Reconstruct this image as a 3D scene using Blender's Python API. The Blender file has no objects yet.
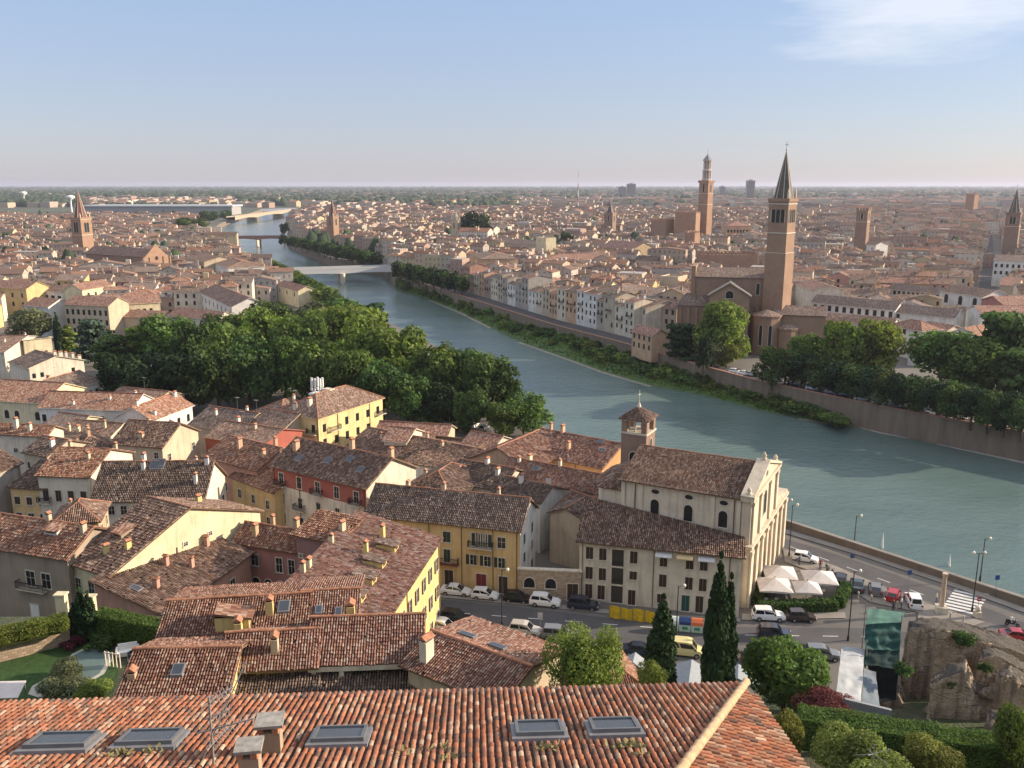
import bpy, math, random
from mathutils import Vector, Matrix, noise
R = math.radians
SC = bpy.context.scene
COL = SC.collection
rnd = random.Random(7)
# ------------------------------------------------------------------ camera model
F_PX, PITCH, CAM_H = 880.0, R(12.74), 57.0
CP, SP = math.cos(PITCH), math.sin(PITCH)
def ray(px, py):
    a, b = (px - 512) / F_PX, (384 - py) / F_PX
    return Vector((a, CP + b * SP, -SP + b * CP))
def P(px, py, z=0.0):
    d = ray(px, py)
    t = (z - CAM_H) / d.z
    return Vector((d.x * t, d.y * t, z))
def PY(px, py, Y):
    d = ray(px, py); t = Y / d.y
    return Vector((d.x * t, Y, CAM_H + d.z * t))
def proj(x, y, z):
    dz = z - CAM_H
    dep = y * CP - dz * SP
    up = y * SP + dz * CP
    if dep < 0.1: return (-9999, -9999, dep)
    return (512 + F_PX * x / dep, 384 - F_PX * up / dep, dep)
def inpoly(x, y, poly):
    c = False; n = len(poly); j = n - 1
    for i in range(n):
        xi, yi = poly[i]; xj, yj = poly[j]
        if (yi > y) != (yj > y) and x < (xj - xi) * (y - yi) / (yj - yi) + xi: c = not c
        j = i
    return c
# ------------------------------------------------------------------ mesh builder
class MB:
    def __init__(s): s.v = []; s.f = []; s.m = []; s.uv = []; s.c = []; s.has_uv = False; s.has_c = False; s.sm = []
    def face(s, pts, m=0, uv=None, col=None, smooth=False):
        i = len(s.v); s.v.extend([tuple(p) for p in pts]); n = len(pts)
        s.f.append(tuple(range(i, i + n))); s.m.append(m); s.sm.append(smooth)
        if uv: s.has_uv = True
        s.uv.append(uv or [(0, 0)] * n)
        if col: s.has_c = True
        s.c.append(col or (1, 1, 1))
    def idx(s, vs, fs, m=0, col=None, smooth=False):
        i = len(s.v); s.v.extend([tuple(p) for p in vs])
        if col: s.has_c = True
        for f in fs:
            s.f.append(tuple(k + i for k in f)); s.m.append(m); s.uv.append([(0, 0)] * len(f)); s.c.append(col or (1, 1, 1)); s.sm.append(smooth)
    def box(s, x0, y0, z0, x1, y1, z1, m=0, col=None, rot=0, ctr=None):
        vs = [(x0,y0,z0),(x1,y0,z0),(x1,y1,z0),(x0,y1,z0),(x0,y0,z1),(x1,y0,z1),(x1,y1,z1),(x0,y1,z1)]
        if rot:
            cx, cy = ctr or ((x0+x1)/2, (y0+y1)/2); c, n = math.cos(rot), math.sin(rot)
            vs = [(cx+(x-cx)*c-(y-cy)*n, cy+(x-cx)*n+(y-cy)*c, z) for x, y, z in vs]
        s.idx(vs, [(3,2,1,0),(4,5,6,7),(0,1,5,4),(1,2,6,5),(2,3,7,6),(3,0,4,7)], m, col)
    def prism(s, poly, z0, z1, m=0, mt=None, col=None):
        n = len(poly)
        vs = [(x, y, z0) for x, y in poly] + [(x, y, z1) for x, y in poly]
        s.idx(vs, [(i, (i+1) % n, n+(i+1) % n, n+i) for i in range(n)], m, col)
        s.idx(vs, [tuple(range(n, 2*n)), tuple(range(n-1, -1, -1))], m if mt is None else mt, col)
    def extrude(s, pts, vec, m=0, col=None):
        n = len(pts); v = Vector(vec)
        vs = [tuple(p) for p in pts] + [tuple(Vector(p)+v) for p in pts]
        s.idx(vs, [tuple(range(n-1,-1,-1)), tuple(range(n, 2*n))] + [(i,(i+1)%n,n+(i+1)%n,n+i) for i in range(n)], m, col)
    def lathe(s, x, y, prof, n=10, m=0, col=None, smooth=True):
        vs = []
        for r, z in prof:
            for k in range(n):
                a = 2*math.pi*k/n; vs.append((x+r*math.cos(a), y+r*math.sin(a), z))
        fs = []
        for j in range(len(prof)-1):
            for k in range(n):
                fs.append((j*n+k, j*n+(k+1)%n, (j+1)*n+(k+1)%n, (j+1)*n+k))
        s.idx(vs, fs, m, col, smooth)
        t = (len(prof)-1)*n
        s.idx(vs[t:t+n], [tuple(range(n))], m, col); s.idx(vs[:n], [tuple(range(n-1,-1,-1))], m, col)
    def tube(s, p, q, r, r2=None, n=6, m=0, col=None):
        p, q = Vector(p), Vector(q); d = (q-p)
        if d.length < 1e-6: return
        d.normalize(); u = d.orthogonal().normalized(); w = d.cross(u); r2 = r if r2 is None else r2
        vs = [tuple(p+(u*math.cos(2*math.pi*k/n)+w*math.sin(2*math.pi*k/n))*r) for k in range(n)] + \
             [tuple(q+(u*math.cos(2*math.pi*k/n)+w*math.sin(2*math.pi*k/n))*r2) for k in range(n)]
        s.idx(vs, [(k,(k+1)%n,n+(k+1)%n,n+k) for k in range(n)], m, col, True)
        s.idx(vs, [tuple(range(n-1,-1,-1)), tuple(range(n,2*n))], m, col)
    def mesh(s, name, mats):
        me = bpy.data.meshes.new(name)
        me.from_pydata(s.v, [], s.f)
        for m in mats: me.materials.append(m)
        me.polygons.foreach_set('material_index', s.m)
        me.polygons.foreach_set('use_smooth', s.sm)
        if s.has_uv:
            l = me.uv_layers.new(name='UVMap'); a = []
            for u in s.uv:
                for p in u: a.extend(p)
            l.data.foreach_set('uv', a)
        if s.has_c:
            at = me.attributes.new('tint', 'FLOAT_COLOR', 'FACE'); a = []
            for c in s.c: a.extend((c[0], c[1], c[2], 1.0))
            at.data.foreach_set('color', a)
        me.update()
        return me
    def build(s, name, mats, parent=None):
        if not isinstance(mats, (list, tuple)): mats = [mats]
        return link(name, s.mesh(name, mats), parent)
def link(name, data, parent=None, loc=None, rz=0):
    o = bpy.data.objects.new(name, data); COL.objects.link(o)
    if parent: o.parent = parent
    if loc is not None: o.location = loc
    if rz: o.rotation_euler = (0, 0, rz)
    return o
def tag(o, label=None, cat=None, group=None, kind=None):
    if label: o['label'] = label
    if cat: o['category'] = cat
    if group: o['group'] = group
    if kind: o['kind'] = kind
    return o
def empty(name, loc, rz=0, label=None, cat=None, group=None):
    o = link(name, None, None, loc, rz); o.empty_display_size = .5
    return tag(o, label, cat, group)
KIDS = {}
def copy_tree(o, parent=None):
    c = o.copy(); COL.objects.link(c)
    if parent is not None: c.parent = parent
    for ch in list(o.children): copy_tree(ch, c)
    return c
# ------------------------------------------------------------------ materials
MATS = {}
class NT:
    def __init__(s, name):
        s.mat = bpy.data.materials.new(name); s.mat.use_nodes = True
        s.t = s.mat.node_tree; s.b = s.t.nodes['Principled BSDF']; s.out = s.t.nodes['Material Output']
    def n(s, typ, **kw):
        x = s.t.nodes.new(typ)
        for k, v in kw.items():
            if k.startswith('i_'):
                key = k[2:]; key = int(key) if key.isdigit() else key.replace('_', ' ')
                x.inputs[key].default_value = v
            else: setattr(x, k, v)
        return x
    def l(s, a, b): s.t.links.new(a, b)
    def math(s, op, a, b=None):
        x = s.n('ShaderNodeMath', operation=op)
        for i, q in enumerate((a, b)):
            if q is None: continue
            if isinstance(q, (int, float)): x.inputs[i].default_value = q
            else: s.l(q, x.inputs[i])
        return x.outputs[0]
    def mix(s, fac, a, b, mode='MIX'):
        x = s.n('ShaderNodeMix', data_type='RGBA', blend_type=mode)
        for i, q in ((0, fac), (6, a), (7, b)):
            if isinstance(q, (int, float)): x.inputs[i].default_value = q
            elif isinstance(q, (tuple, list)): x.inputs[i].default_value = (*q, 1)
            else: s.l(q, x.inputs[i])
        return x.outputs[2]
    def ramp(s, fac, stops, interp='LINEAR'):
        x = s.n('ShaderNodeValToRGB'); cr = x.color_ramp; cr.interpolation = interp
        while len(cr.elements) < len(stops): cr.elements.new(.5)
        for e, (p, c) in zip(cr.elements, stops):
            e.position = p; e.color = (*c, 1) if len(c) == 3 else c
        s.l(fac, x.inputs[0]); return x.outputs[0]
    def noise(s, vec, scale, detail=3, rough=.55, dim='3D'):
        x = s.n('ShaderNodeTexNoise', noise_dimensions=dim); x.inputs['Scale'].default_value = scale
        x.inputs['Detail'].default_value = detail; x.inputs['Roughness'].default_value = rough
        if vec is not None: s.l(vec, x.inputs['Vector'])
        return x.outputs['Fac']
    def bump(s, h, strength=.4, dist=.05):
        x = s.n('ShaderNodeBump'); x.inputs['Strength'].default_value = strength; x.inputs['Distance'].default_value = dist
        s.l(h, x.inputs['Height']); s.l(x.outputs[0], s.b.inputs['Normal'])
    def geo(s): return s.n('ShaderNodeNewGeometry').outputs['Position']
    def obj(s): return s.n('ShaderNodeTexCoord').outputs['Object']
    def uv(s): return s.n('ShaderNodeTexCoord').outputs['UV']
    def rough(s, v): s.b.inputs['Roughness'].default_value = v
def plain(name, rgb, rough=.6, metal=0, var=.12, scale=3.0, spec=.3):
    if name in MATS: return MATS[name]
    k = NT(name); f = k.noise(k.obj(), scale, 4)
    lo = tuple(c*(1-var) for c in rgb); hi = tuple(min(1, c*(1+var)) for c in rgb)
    k.l(k.ramp(f, [(.3, lo), (.7, hi)]), k.b.inputs['Base Color'])
    k.rough(rough); k.b.inputs['Metallic'].default_value = metal; k.b.inputs['Specular IOR Level'].default_value = spec
    MATS[name] = k.mat; return k.mat
def plaster(name, rgb):
    name = 'plaster_' + name
    if name in MATS: return MATS[name]
    k = NT(name); g = k.geo()
    big = k.noise(g, .35, 5, .6); fine = k.noise(g, 4.0, 3)
    mp = k.n('ShaderNodeMapping'); mp.inputs['Scale'].default_value = (1.6, 1.6, .16); k.l(g, mp.inputs['Vector'])
    streak = k.noise(mp.outputs[0], 1.0, 4, .65)
    c = k.ramp(big, [(.3, tuple(x*.80 for x in rgb)), (.55, rgb), (.8, tuple(min(.9, x*1.08+.01) for x in rgb))])
    dirt = k.ramp(streak, [(.48, (0, 0, 0)), (.75, (1, 1, 1))])
    c = k.mix(k.math('MULTIPLY', dirt, .42), c, (.16, .135, .11))
    c = k.mix(k.math('MULTIPLY', fine, .18), c, (.25, .22, .19))
    k.l(c, k.b.inputs['Base Color']); k.rough(.9); k.b.inputs['Specular IOR Level'].default_value = .15
    k.bump(fine, .25, .02)
    MATS[name] = k.mat; return k.mat
def tilemat(name, cols, dark=.45, tint=False):
    """clay roof tiles: every tile its own tone, lichen in patches, relief of the columns and courses"""
    name = 'tiles_' + name
    if name in MATS: return MATS[name]
    k = NT(name); sp = k.n('ShaderNodeSeparateXYZ'); k.l(k.uv(), sp.inputs[0])
    u = k.math('DIVIDE', sp.outputs[0], .24); v = k.math('DIVIDE', sp.outputs[1], .40)
    fu = k.math('FLOOR', u); fv = k.math('FLOOR', v)
    cb = k.n('ShaderNodeCombineXYZ'); k.l(fu, cb.inputs[0]); k.l(fv, cb.inputs[1])
    oi = k.n('ShaderNodeObjectInfo'); k.l(k.math('MULTIPLY', oi.outputs['Random'], 91.7), cb.inputs[2])
    wn = k.n('ShaderNodeTexWhiteNoise', noise_dimensions='3D'); k.l(cb.outputs[0], wn.inputs['Vector'])
    g = k.geo()
    n1 = k.noise(g, 1.1, 3, .6); n2 = k.noise(g, .22, 4, .6); n3 = k.noise(g, 5.0, 2)
    fac = k.math('ADD', k.math('MULTIPLY', wn.outputs['Value'], .60), k.math('MULTIPLY', n1, .40))
    c = k.ramp(fac, [(.12, cols[0]), (.30, cols[1]), (.48, cols[2]), (.64, cols[3]), (.83, cols[4])])
    lich = k.ramp(n1, [(.45, (0, 0, 0)), (.72, (1, 1, 1))])
    c = k.mix(k.math('MULTIPLY', lich, dark), c, (.075, .062, .052))
    pat = k.ramp(n2, [(.42, (0, 0, 0)), (.66, (1, 1, 1))])
    c = k.mix(k.math('MULTIPLY', pat, dark*.7), c, (.10, .075, .06))
    c = k.mix(k.math('MULTIPLY', k.ramp(n3, [(.55, (0,0,0)), (.75, (1,1,1))]), .25), c, (.30, .27, .21))
    k.l(c, k.b.inputs['Base Color']); k.rough(.92); k.b.inputs['Specular IOR Level'].default_value = .12
    col = k.math('ABSOLUTE', k.math('SINE', k.math('MULTIPLY', u, math.pi)))
    saw = k.math('FRACT', v)
    hgt = k.math('ADD', k.math('MULTIPLY', col, .9), k.math('MULTIPLY', k.math('SUBTRACT', 1.0, saw), .5))
    hgt = k.math('ADD', hgt, k.math('MULTIPLY', wn.outputs['Value'], .5))
    k.bump(hgt, .9, .07)
    MATS[name] = k.mat; return k.mat
TC = {
 'brown': ((.085,.056,.046),(.165,.10,.076),(.245,.15,.112),(.33,.215,.16),(.50,.39,.30)),
 'orange': ((.13,.066,.048),(.25,.118,.078),(.345,.17,.112),(.42,.24,.162),(.56,.43,.32)),
 'red': ((.10,.055,.045),(.21,.10,.072),(.30,.15,.107),(.38,.225,.165),(.52,.40,.31)),
 'dark': ((.06,.046,.04),(.12,.084,.07),(.18,.128,.104),(.25,.182,.147),(.42,.34,.28)),
 'grey': ((.10,.075,.062),(.18,.128,.102),(.225,.16,.13),(.29,.215,.175),(.44,.36,.30)),
 'pink': ((.13,.06,.05),(.25,.125,.092),(.34,.175,.13),(.41,.245,.185),(.52,.41,.34)),
}
def tiles(n): return tilemat(n, TC[n], {'dark': .55, 'brown': .5, 'grey': .45, 'orange': .3, 'red': .35, 'pink': .38}[n])
WC = {'honey': (.70,.57,.28), 'cream': (.68,.61,.49), 'white': (.74,.72,.67), 'ochre': (.64,.46,.22), 'yellow': (.68,.54,.22), 'beige': (.46,.37,.27), 'pink': (.52,.29,.22),
      'red': (.36,.10,.07), 'rose': (.42,.19,.16), 'mauve': (.33,.18,.17), 'grey': (.40,.37,.33), 'orange': (.55,.30,.13), 'lemon': (.68,.60,.40),
      'sand': (.55,.45,.32), 'stone': (.50,.43,.33), 'taupe': (.36,.29,.22), 'green': (.34,.38,.27), 'peach': (.60,.40,.26), 'tan': (.48,.36,.22)}
def wall(n): return plaster(n, WC[n])
def brickmat(name, a, b, mortar, scale=3.2):
    name = 'brick_' + name
    if name in MATS: return MATS[name]
    k = NT(name); g = k.obj()
    bt = k.n('ShaderNodeTexBrick'); bt.inputs['Scale'].default_value = scale
    cz = k.n('ShaderNodeSeparateXYZ'); k.l(g, cz.inputs[0])
    cb = k.n('ShaderNodeCombineXYZ'); k.l(k.math('ADD', cz.outputs[0], cz.outputs[1]), cb.inputs[0]); k.l(cz.outputs[2], cb.inputs[1])
    k.l(cb.outputs[0], bt.inputs['Vector'])
    bt.inputs['Color1'].default_value = (*a, 1); bt.inputs['Color2'].default_value = (*b, 1); bt.inputs['Mortar'].default_value = (*mortar, 1)
    n1 = k.noise(g, .25, 5, .65); n2 = k.noise(g, 1.7, 4)
    c = k.mix(k.math('MULTIPLY', k.ramp(n1, [(.4,(0,0,0)),(.7,(1,1,1))]), .45), bt.outputs['Color'], tuple(x*.55 for x in a))
    c = k.mix(k.math('MULTIPLY', n2, .35), c, tuple(min(1, x*1.25) for x in b))
    k.l(c, k.b.inputs['Base Color']); k.rough(.9); k.b.inputs['Specular IOR Level'].default_value = .15
    MATS[name] = k.mat; return k.mat
M_BRICK = brickmat('church', (.25,.152,.106), (.325,.208,.145), (.36,.30,.23))
M_BRICK2 = brickmat('orange', (.27,.16,.108), (.345,.21,.14), (.38,.31,.24))
M_BRICKD = brickmat('brown', (.20,.12,.085), (.28,.19,.14), (.32,.28,.23))
M_STONEW = brickmat('rubble', (.30,.21,.14), (.52,.42,.31), (.13,.10,.08), 1.1)
M_STONE = plain('pale_stone', (.56,.50,.40), .85, 0, .18, 1.5)
M_LIME = plaster('limestone', (.64,.55,.42))
M_GLASS = plain('dark_window_glass', (.014,.015,.018), .3, 0, .2, 2, .4)
M_SHUT = plain('brown_shutter', (.045,.028,.02), .7)
M_SHUTG = plain('dark_green_shutter', (.03,.045,.035), .7)
M_FRAME = plain('window_surround', (.55,.50,.42), .8)
M_METAL = plain('grey_metal', (.30,.30,.30), .45, .6)
M_DARK = plain('dark_metal', (.035,.035,.038), .5, .3)
M_WHITE = plain('white_paint', (.78,.77,.73), .6, 0, .06)
M_WOOD = plain('weathered_wood', (.16,.10,.06), .8)
M_LEAD = plain('lead_flashing', (.24,.24,.25), .55, .4)
M_COPPO = plain('clay_chimney', (.36,.17,.10), .9, 0, .3)
# ------------------------------------------------------------------ houses
FOOT = []      # (x, y, radius) of everything already standing
def slab(mb, pts, t=.14, mat=0, side=1, corr=None):
    """one roof plane: pts counter-clockwise from above, first edge along the eave; UV in metres"""
    pts = [Vector(p) for p in pts]
    if (pts[1]-pts[0]).cross(pts[-1]-pts[0]).z < 0: pts = [pts[1], pts[0]] + pts[:1:-1]
    u = (pts[1]-pts[0]).normalized(); nrm = (pts[1]-pts[0]).cross(pts[-1]-pts[0]).normalized(); vv = nrm.cross(u); dk = False
    uv = [((p-pts[0]).dot(u), (p-pts[0]).dot(vv)) for p in pts]
    low = [p - Vector((0, 0, t)) for p in pts]
    if not corr:
        mb.face(pts, mat, uv)
    else:
        us = [a for a, _ in uv]; n = max(1, int((max(us)-min(us))/corr))
        u0 = min(us); w = (max(us)-u0)/n
        def span(x):
            vs = []
            for i in range(len(uv)):
                (xa, ya), (xb, yb) = uv[i], uv[(i+1) % len(uv)]
                if (xa-x)*(xb-x) <= 0 and abs(xa-xb) > 1e-9: vs.append(ya+(yb-ya)*(x-xa)/(xb-xa))
            return (min(vs), max(vs)) if len(vs) > 1 else None
        ex = corr*1.6; sv = .40/ex
        prof = [(.06, 0), (.30, corr*.36), (.70, corr*.36), (.94, 0)]
        mb.face([p - nrm*.10 for p in pts], 3 if dk else mat, uv)
        for k in range(n):
            s0 = span(u0+(k+.5)*w)
            if not s0 or s0[1]-s0[0] < .25: continue
            v = s0[0]-rnd.uniform(0, .10); top = s0[1]; row = 0
            while v < top-.05:
                v2 = min(v+ex*1.12, top); j0 = rnd.uniform(.015, .07)*(corr/.24); dx = rnd.uniform(-.06, .06)
                if rnd.random() < .012: v += ex; row += 1; continue
                qs = pts[0]+u*(u0+k*w)+vv*v; sg = .075*noise.noise(qs*.33)+.03*noise.noise(qs*1.1)
                A = []; B = []
                for a_, h in prof:
                    A.append(pts[0]+u*(u0+(k+a_+dx)*w)+vv*v+nrm*(h+j0+sg)); B.append(pts[0]+u*(u0+(k+.5+(a_-.5)*.86+dx)*w)+vv*v2+nrm*(h*.86+sg))
                c0, c1 = ((k+.1)*.24, (row+.1)*.40), ((k+.9)*.24, (row+.9)*.40)
                cu = [(c0[0], c0[1]), (c1[0], c0[1]), (c1[0], c1[1]), (c0[0], c1[1])]
                for i in range(3): mb.face([A[i], A[i+1], B[i+1], B[i]], mat, cu)
                mb.face([A[0], A[3], A[2], A[1]][::-1], mat, cu)
                v += ex; row += 1
    mb.face(low[::-1], side)
    n = len(pts)
    for i in range(n):
        j = (i+1) % n
        mb.face([low[i], low[j], pts[j], pts[i]], side)
def capline(mb, p, q, r=.13, m=2):
    p, q = Vector(p), Vector(q); n = max(1, int((q-p).length/1.3)); a = p+Vector((0,0,.03))
    for i in range(n):
        b = p.lerp(q, (i+1)/n)+Vector((0,0,.03+rnd.uniform(-.05,.04))); mb.tube(a, b, r, r*.85, n=6, m=m); a = b
WIN = {}
def win_meshes(w, h, style, shut):
    key = (round(w, 2), round(h, 2), style, shut)
    if key in WIN: return WIN[key]
    pane = MB(); fr = MB(); sh = None; b = .13
    if style == 'arch':
        arc = [(w/2*math.cos(R(a)), h-w/2+w/2*math.sin(R(a))) for a in range(0, 181, 30)]
        pts = [(-w/2, 0), (w/2, 0)] + arc
        pane.extrude([(x, -.015, z) for x, z in pts][::-1], (0, .03, 0))
        o = [((w/2+b)*math.cos(R(a)), h-w/2+(w/2+b)*math.sin(R(a))) for a in range(0, 181, 30)]
        for (x1, z1), (x2, z2), (x3, z3), (x4, z4) in zip(arc, arc[1:], o[1:], o):
            fr.extrude([(x1,-.07,z1),(x2,-.07,z2),(x3,-.07,z3),(x4,-.07,z4)], (0,.09,0))
        fr.box(-w/2-b, -.07, 0, -w/2, .02, h-w/2); fr.box(w/2, -.07, 0, w/2+b, .02, h-w/2); fr.box(-w/2-b-.05, -.14, -.14, w/2+b+.05, .02, 0)
    elif style == 'oval':
        pts = [(w/2*math.cos(R(a)), h/2+h/2*math.sin(R(a))) for a in range(0, 360, 30)]
        pane.extrude([(x, -.015, z) for x, z in pts][::-1], (0, .03, 0))
        o = [((w/2+b)*math.cos(R(a)), h/2+(h/2+b)*math.sin(R(a))) for a in range(0, 360, 30)]
        for i in range(12):
            (x1,z1),(x2,z2),(x3,z3),(x4,z4) = pts[i], pts[(i+1)%12], o[(i+1)%12], o[i]
            fr.extrude([(x1,-.06,z1),(x2,-.06,z2),(x3,-.06,z3),(x4,-.06,z4)], (0,.08,0))
    else:
        pane.box(-w/2, -.015, 0, w/2, .015, h)
        fr.box(-w/2-b, -.06, 0, -w/2, .02, h); fr.box(w/2, -.06, 0, w/2+b, .02, h)
        fr.box(-w/2-b, -.06, h, w/2+b, .02, h+b); fr.box(-w/2-b-.05, -.13, -.12, w/2+b+.05, .02, 0)
        fr.box(-.025, -.035, 0, .025, -.016, h); fr.box(-w/2, -.034, h*.55, w/2, -.017, h*.55+.04)
        if style == 'shutters':
            sh = MB(); sw = w/2
            sh.box(-sw, -.055, 0, 0, 0, h)
            for i in range(int(h/.2)): sh.box(-sw+.05, -.07, .06+i*.2, -.05, -.056, .15+i*.2)
        if style == 'closed':
            sh = MB(); sh.box(-w/2, -.05, 0.01, -.012, -.018, h-.01); sh.box(.012, -.05, .01, w/2, -.018, h-.01)
    r = (pane.mesh('window', [M_GLASS]), fr.mesh('frame', [M_FRAME]), sh.mesh('shutter', [shut]) if sh else None)
    WIN[key] = r; return r
def put_window(root, p, ang, w, h, style='plain', shut=None, full=True):
    pane, fr, sh = win_meshes(w, h, style, shut or M_SHUT)
    o = link('window', pane, root, p, ang)
    if full:
        link('frame', fr, o)
        if sh:
            if style == 'shutters':
                link('shutter', sh, o, (-w/2-.14, 0, 0)); link('shutter', sh, o, (w+.14-w/2+.0, 0, 0))
            else: link('shutter', sh, o)
    return o
class House:
    """a rectangular house: local X along the front a-b, local Y into the house, z=0 at its own ground"""
    def __init__(s, a, b, c, ze, zg=0.0, roof='gx', rise=2.5, wl='cream', tl='brown', label='', name='house', cat='house', group=None,
                 oh=.45, corr=.27, base=None, ridge_at=.5, caps=True, trim=True):
        if isinstance(a, (int, float)):       # width to the left of the right-hand wall b-c
            B, Cc = P(*b, ze), P(*c, ze); d = (Cc-B); d.z = 0; d.normalize()
            perp = Vector((-d.y, d.x, 0)); A = B + perp*a; D = (Cc-B).length
        elif base:
            A, B = Vector((*a, 0)), Vector((*b, 0)); D = c
        else:
            A, B = P(*a, ze), P(*b, ze)
            if isinstance(c, (int, float)): D = c
            else:
                X = (B-A).normalized(); Y = Vector((-X.y, X.x, 0)); D = max(3.0, (P(*c, ze)-B).dot(Y))
        X = (B-A).normalized(); s.L = (B-A).length; s.D = D; s.H = ze-zg; s.rise = rise; s.roofk = roof
        s.rz = math.atan2(X.y, X.x); s.zg = zg
        s.root = empty(name, (A.x, A.y, zg), s.rz, label, cat, group)
        Y = Vector((-X.y, X.x, 0)); ctr = A+X*s.L/2+Y*D/2
        s.A, s.X, s.Y, s.ctr = A, X, Y, ctr
        n = max(1, int(max(s.L, D)/max(3, min(s.L, D))+.5))
        for i in range(n):
            t = (i+.5)/n
            q = A+X*(s.L*t if s.L > D else s.L/2)+Y*(D*t if D >= s.L else D/2)
            FOOT.append((q.x, q.y, min(s.L, D)*.62))
        dep = ctr.y*CP; s.near = dep < 165
        L, H = s.L, s.H; r = rise; o = oh
        w = MB(); t = MB(); cr = corr if s.near else None
        yr, xr = D*ridge_at, L*ridge_at
        def wq(*pts): w.face(pts)
        ztop = {}
        if roof == 'gx':
            sf, sb = r/yr, r/(D-yr)
            wq((0,0,-3),(L,0,-3),(L,0,H),(0,0,H)); wq((L,D,-3),(0,D,-3),(0,D,H),(L,D,H))
            wq((L,0,-3),(L,D,-3),(L,D,H),(L,yr,H+r),(L,0,H)); wq((0,D,-3),(0,0,-3),(0,0,H),(0,yr,H+r),(0,D,H))
            slab(t, [(-o,-o,H-sf*o+.12),(L+o,-o,H-sf*o+.12),(L+o,yr,H+r+.12),(-o,yr,H+r+.12)], corr=cr)
            slab(t, [(L+o,D+o,H-sb*o+.12),(-o,D+o,H-sb*o+.12),(-o,yr,H+r+.12),(L+o,yr,H+r+.12)], corr=cr)
            if caps: capline(t, (-o,yr,H+r+.16),(L+o,yr,H+r+.16))
            s.zr = lambda x, y: H + (sf*y if y < yr else sb*(D-y)) + .12
        elif roof == 'gy':
            sl, sr = r/xr, r/(L-xr)
            wq((0,0,-3),(L,0,-3),(L,0,H),(xr,0,H+r),(0,0,H)); wq((L,D,-3),(0,D,-3),(0,D,H),(xr,D,H+r),(L,D,H))
            wq((L,0,-3),(L,D,-3),(L,D,H),(L,0,H)); wq((0,D,-3),(0,0,-3),(0,0,H),(0,D,H))
            slab(t, [(L+o,-o,H-sr*o+.12),(L+o,D+o,H-sr*o+.12),(xr,D+o,H+r+.12),(xr,-o,H+r+.12)], corr=cr)
            slab(t, [(-o,D+o,H-sl*o+.12),(-o,-o,H-sl*o+.12),(xr,-o,H+r+.12),(xr,D+o,H+r+.12)], corr=cr)
            if caps: capline(t, (xr,-o,H+r+.16),(xr,D+o,H+r+.16))
            s.zr = lambda x, y: H + (sl*x if x < xr else sr*(L-x)) + .12
        elif roof == 'hip':
            for q in (((0,0),(L,0)),((L,0),(L,D)),((L,D),(0,D)),((0,D),(0,0))):
                (x0,y0),(x1,y1) = q; wq((x0,y0,-3),(x1,y1,-3),(x1,y1,H),(x0,y0,H))
            h = min(L, D)/2; sl = r/h; zo = H-sl*o+.12; zt = H+r+.12
            if L >= D: r0, r1 = (h,D/2,zt),(L-h,D/2,zt)
            else: r0, r1 = (L/2,h,zt),(L/2,D-h,zt)
            c0,c1,c2,c3 = (-o,-o,zo),(L+o,-o,zo),(L+o,D+o,zo),(-o,D+o,zo)
            if abs(L-D) < .05:
                for e in ((c0,c1,r0),(c1,c2,r0),(c2,c3,r0),(c3,c0,r0)): slab(t, e, corr=cr)
            elif L > D:
                slab(t, [c0,c1,r1,r0], corr=cr); slab(t, [c1,c2,r1], corr=cr); slab(t, [c2,c3,r0,r1], corr=cr); slab(t, [c3,c0,r0], corr=cr)
                for e in ((c0,r0),(c3,r0),(c1,r1),(c2,r1),(r0,r1)): capline(t, *e)
            else:
                slab(t, [c0,c1,r0], corr=cr); slab(t, [c1,c2,r1,r0], corr=cr); slab(t, [c2,c3,r1], corr=cr); slab(t, [c3,c0,r0,r1], corr=cr)
                for e in ((c0,r0),(c1,r0),(c2,r1),(c3,r1),(r0,r1)): capline(t, *e)
            s.zr = lambda x, y: H + sl*max(0, min(x, L-x, y, D-y)) + .12
        elif roof in ('sf', 'sb', 'sr', 'sl'):
            hz = {'sf': (0,0,r,r), 'sb': (r,r,0,0), 'sr': (r,0,0,r), 'sl': (0,r,r,0)}[roof]
            cs = [(0,0),(L,0),(L,D),(0,D)]
            for i in range(4):
                j = (i+1) % 4; (x0,y0),(x1,y1) = cs[i], cs[j]
                wq((x0,y0,-3),(x1,y1,-3),(x1,y1,H+hz[j]),(x0,y0,H+hz[i]))
            if roof in ('sf', 'sb'): k = r/D*(1 if roof == 'sf' else -1); f = lambda x, y: H+(0 if roof == 'sf' else r)+k*y+.12
            else: k = r/L*(1 if roof == 'sl' else -1); f = lambda x, y: H+(0 if roof == 'sl' else r)+k*x+.12
            pts = [(-o,-o),(L+o,-o),(L+o,D+o),(-o,D+o)]; k0 = {'sf': 0, 'sr': 1, 'sb': 2, 'sl': 3}[roof]
            pts = pts[k0:]+pts[:k0]
            slab(t, [(x,y,f(x,y)) for x, y in pts], corr=cr); s.zr = f
        else:   # flat terrace with a parapet
            for q in (((0,0),(L,0)),((L,0),(L,D)),((L,D),(0,D)),((0,D),(0,0))):
                (x0,y0),(x1,y1) = q; wq((x0,y0,-3),(x1,y1,-3),(x1,y1,H),(x0,y0,H))
            t.face([(.25,.25,H-.5),(L-.25,.25,H-.5),(L-.25,D-.25,H-.5),(.25,D-.25,H-.5)], 0, [(0,0),(L,0),(L,D),(0,D)])
            for x0,y0,x1,y1 in ((0,0,L,.25),(0,D-.25,L,D),(0,.25,.25,D-.25),(L-.25,.25,L,D-.25)): t.box(x0-.03,y0-.03,H-.55,x1+.03,y1+.03,H+.06,1)
            s.zr = lambda x, y: H-.5
        s.wall = w.build('wall', wall(wl) if isinstance(wl, str) else wl, s.root)
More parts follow.
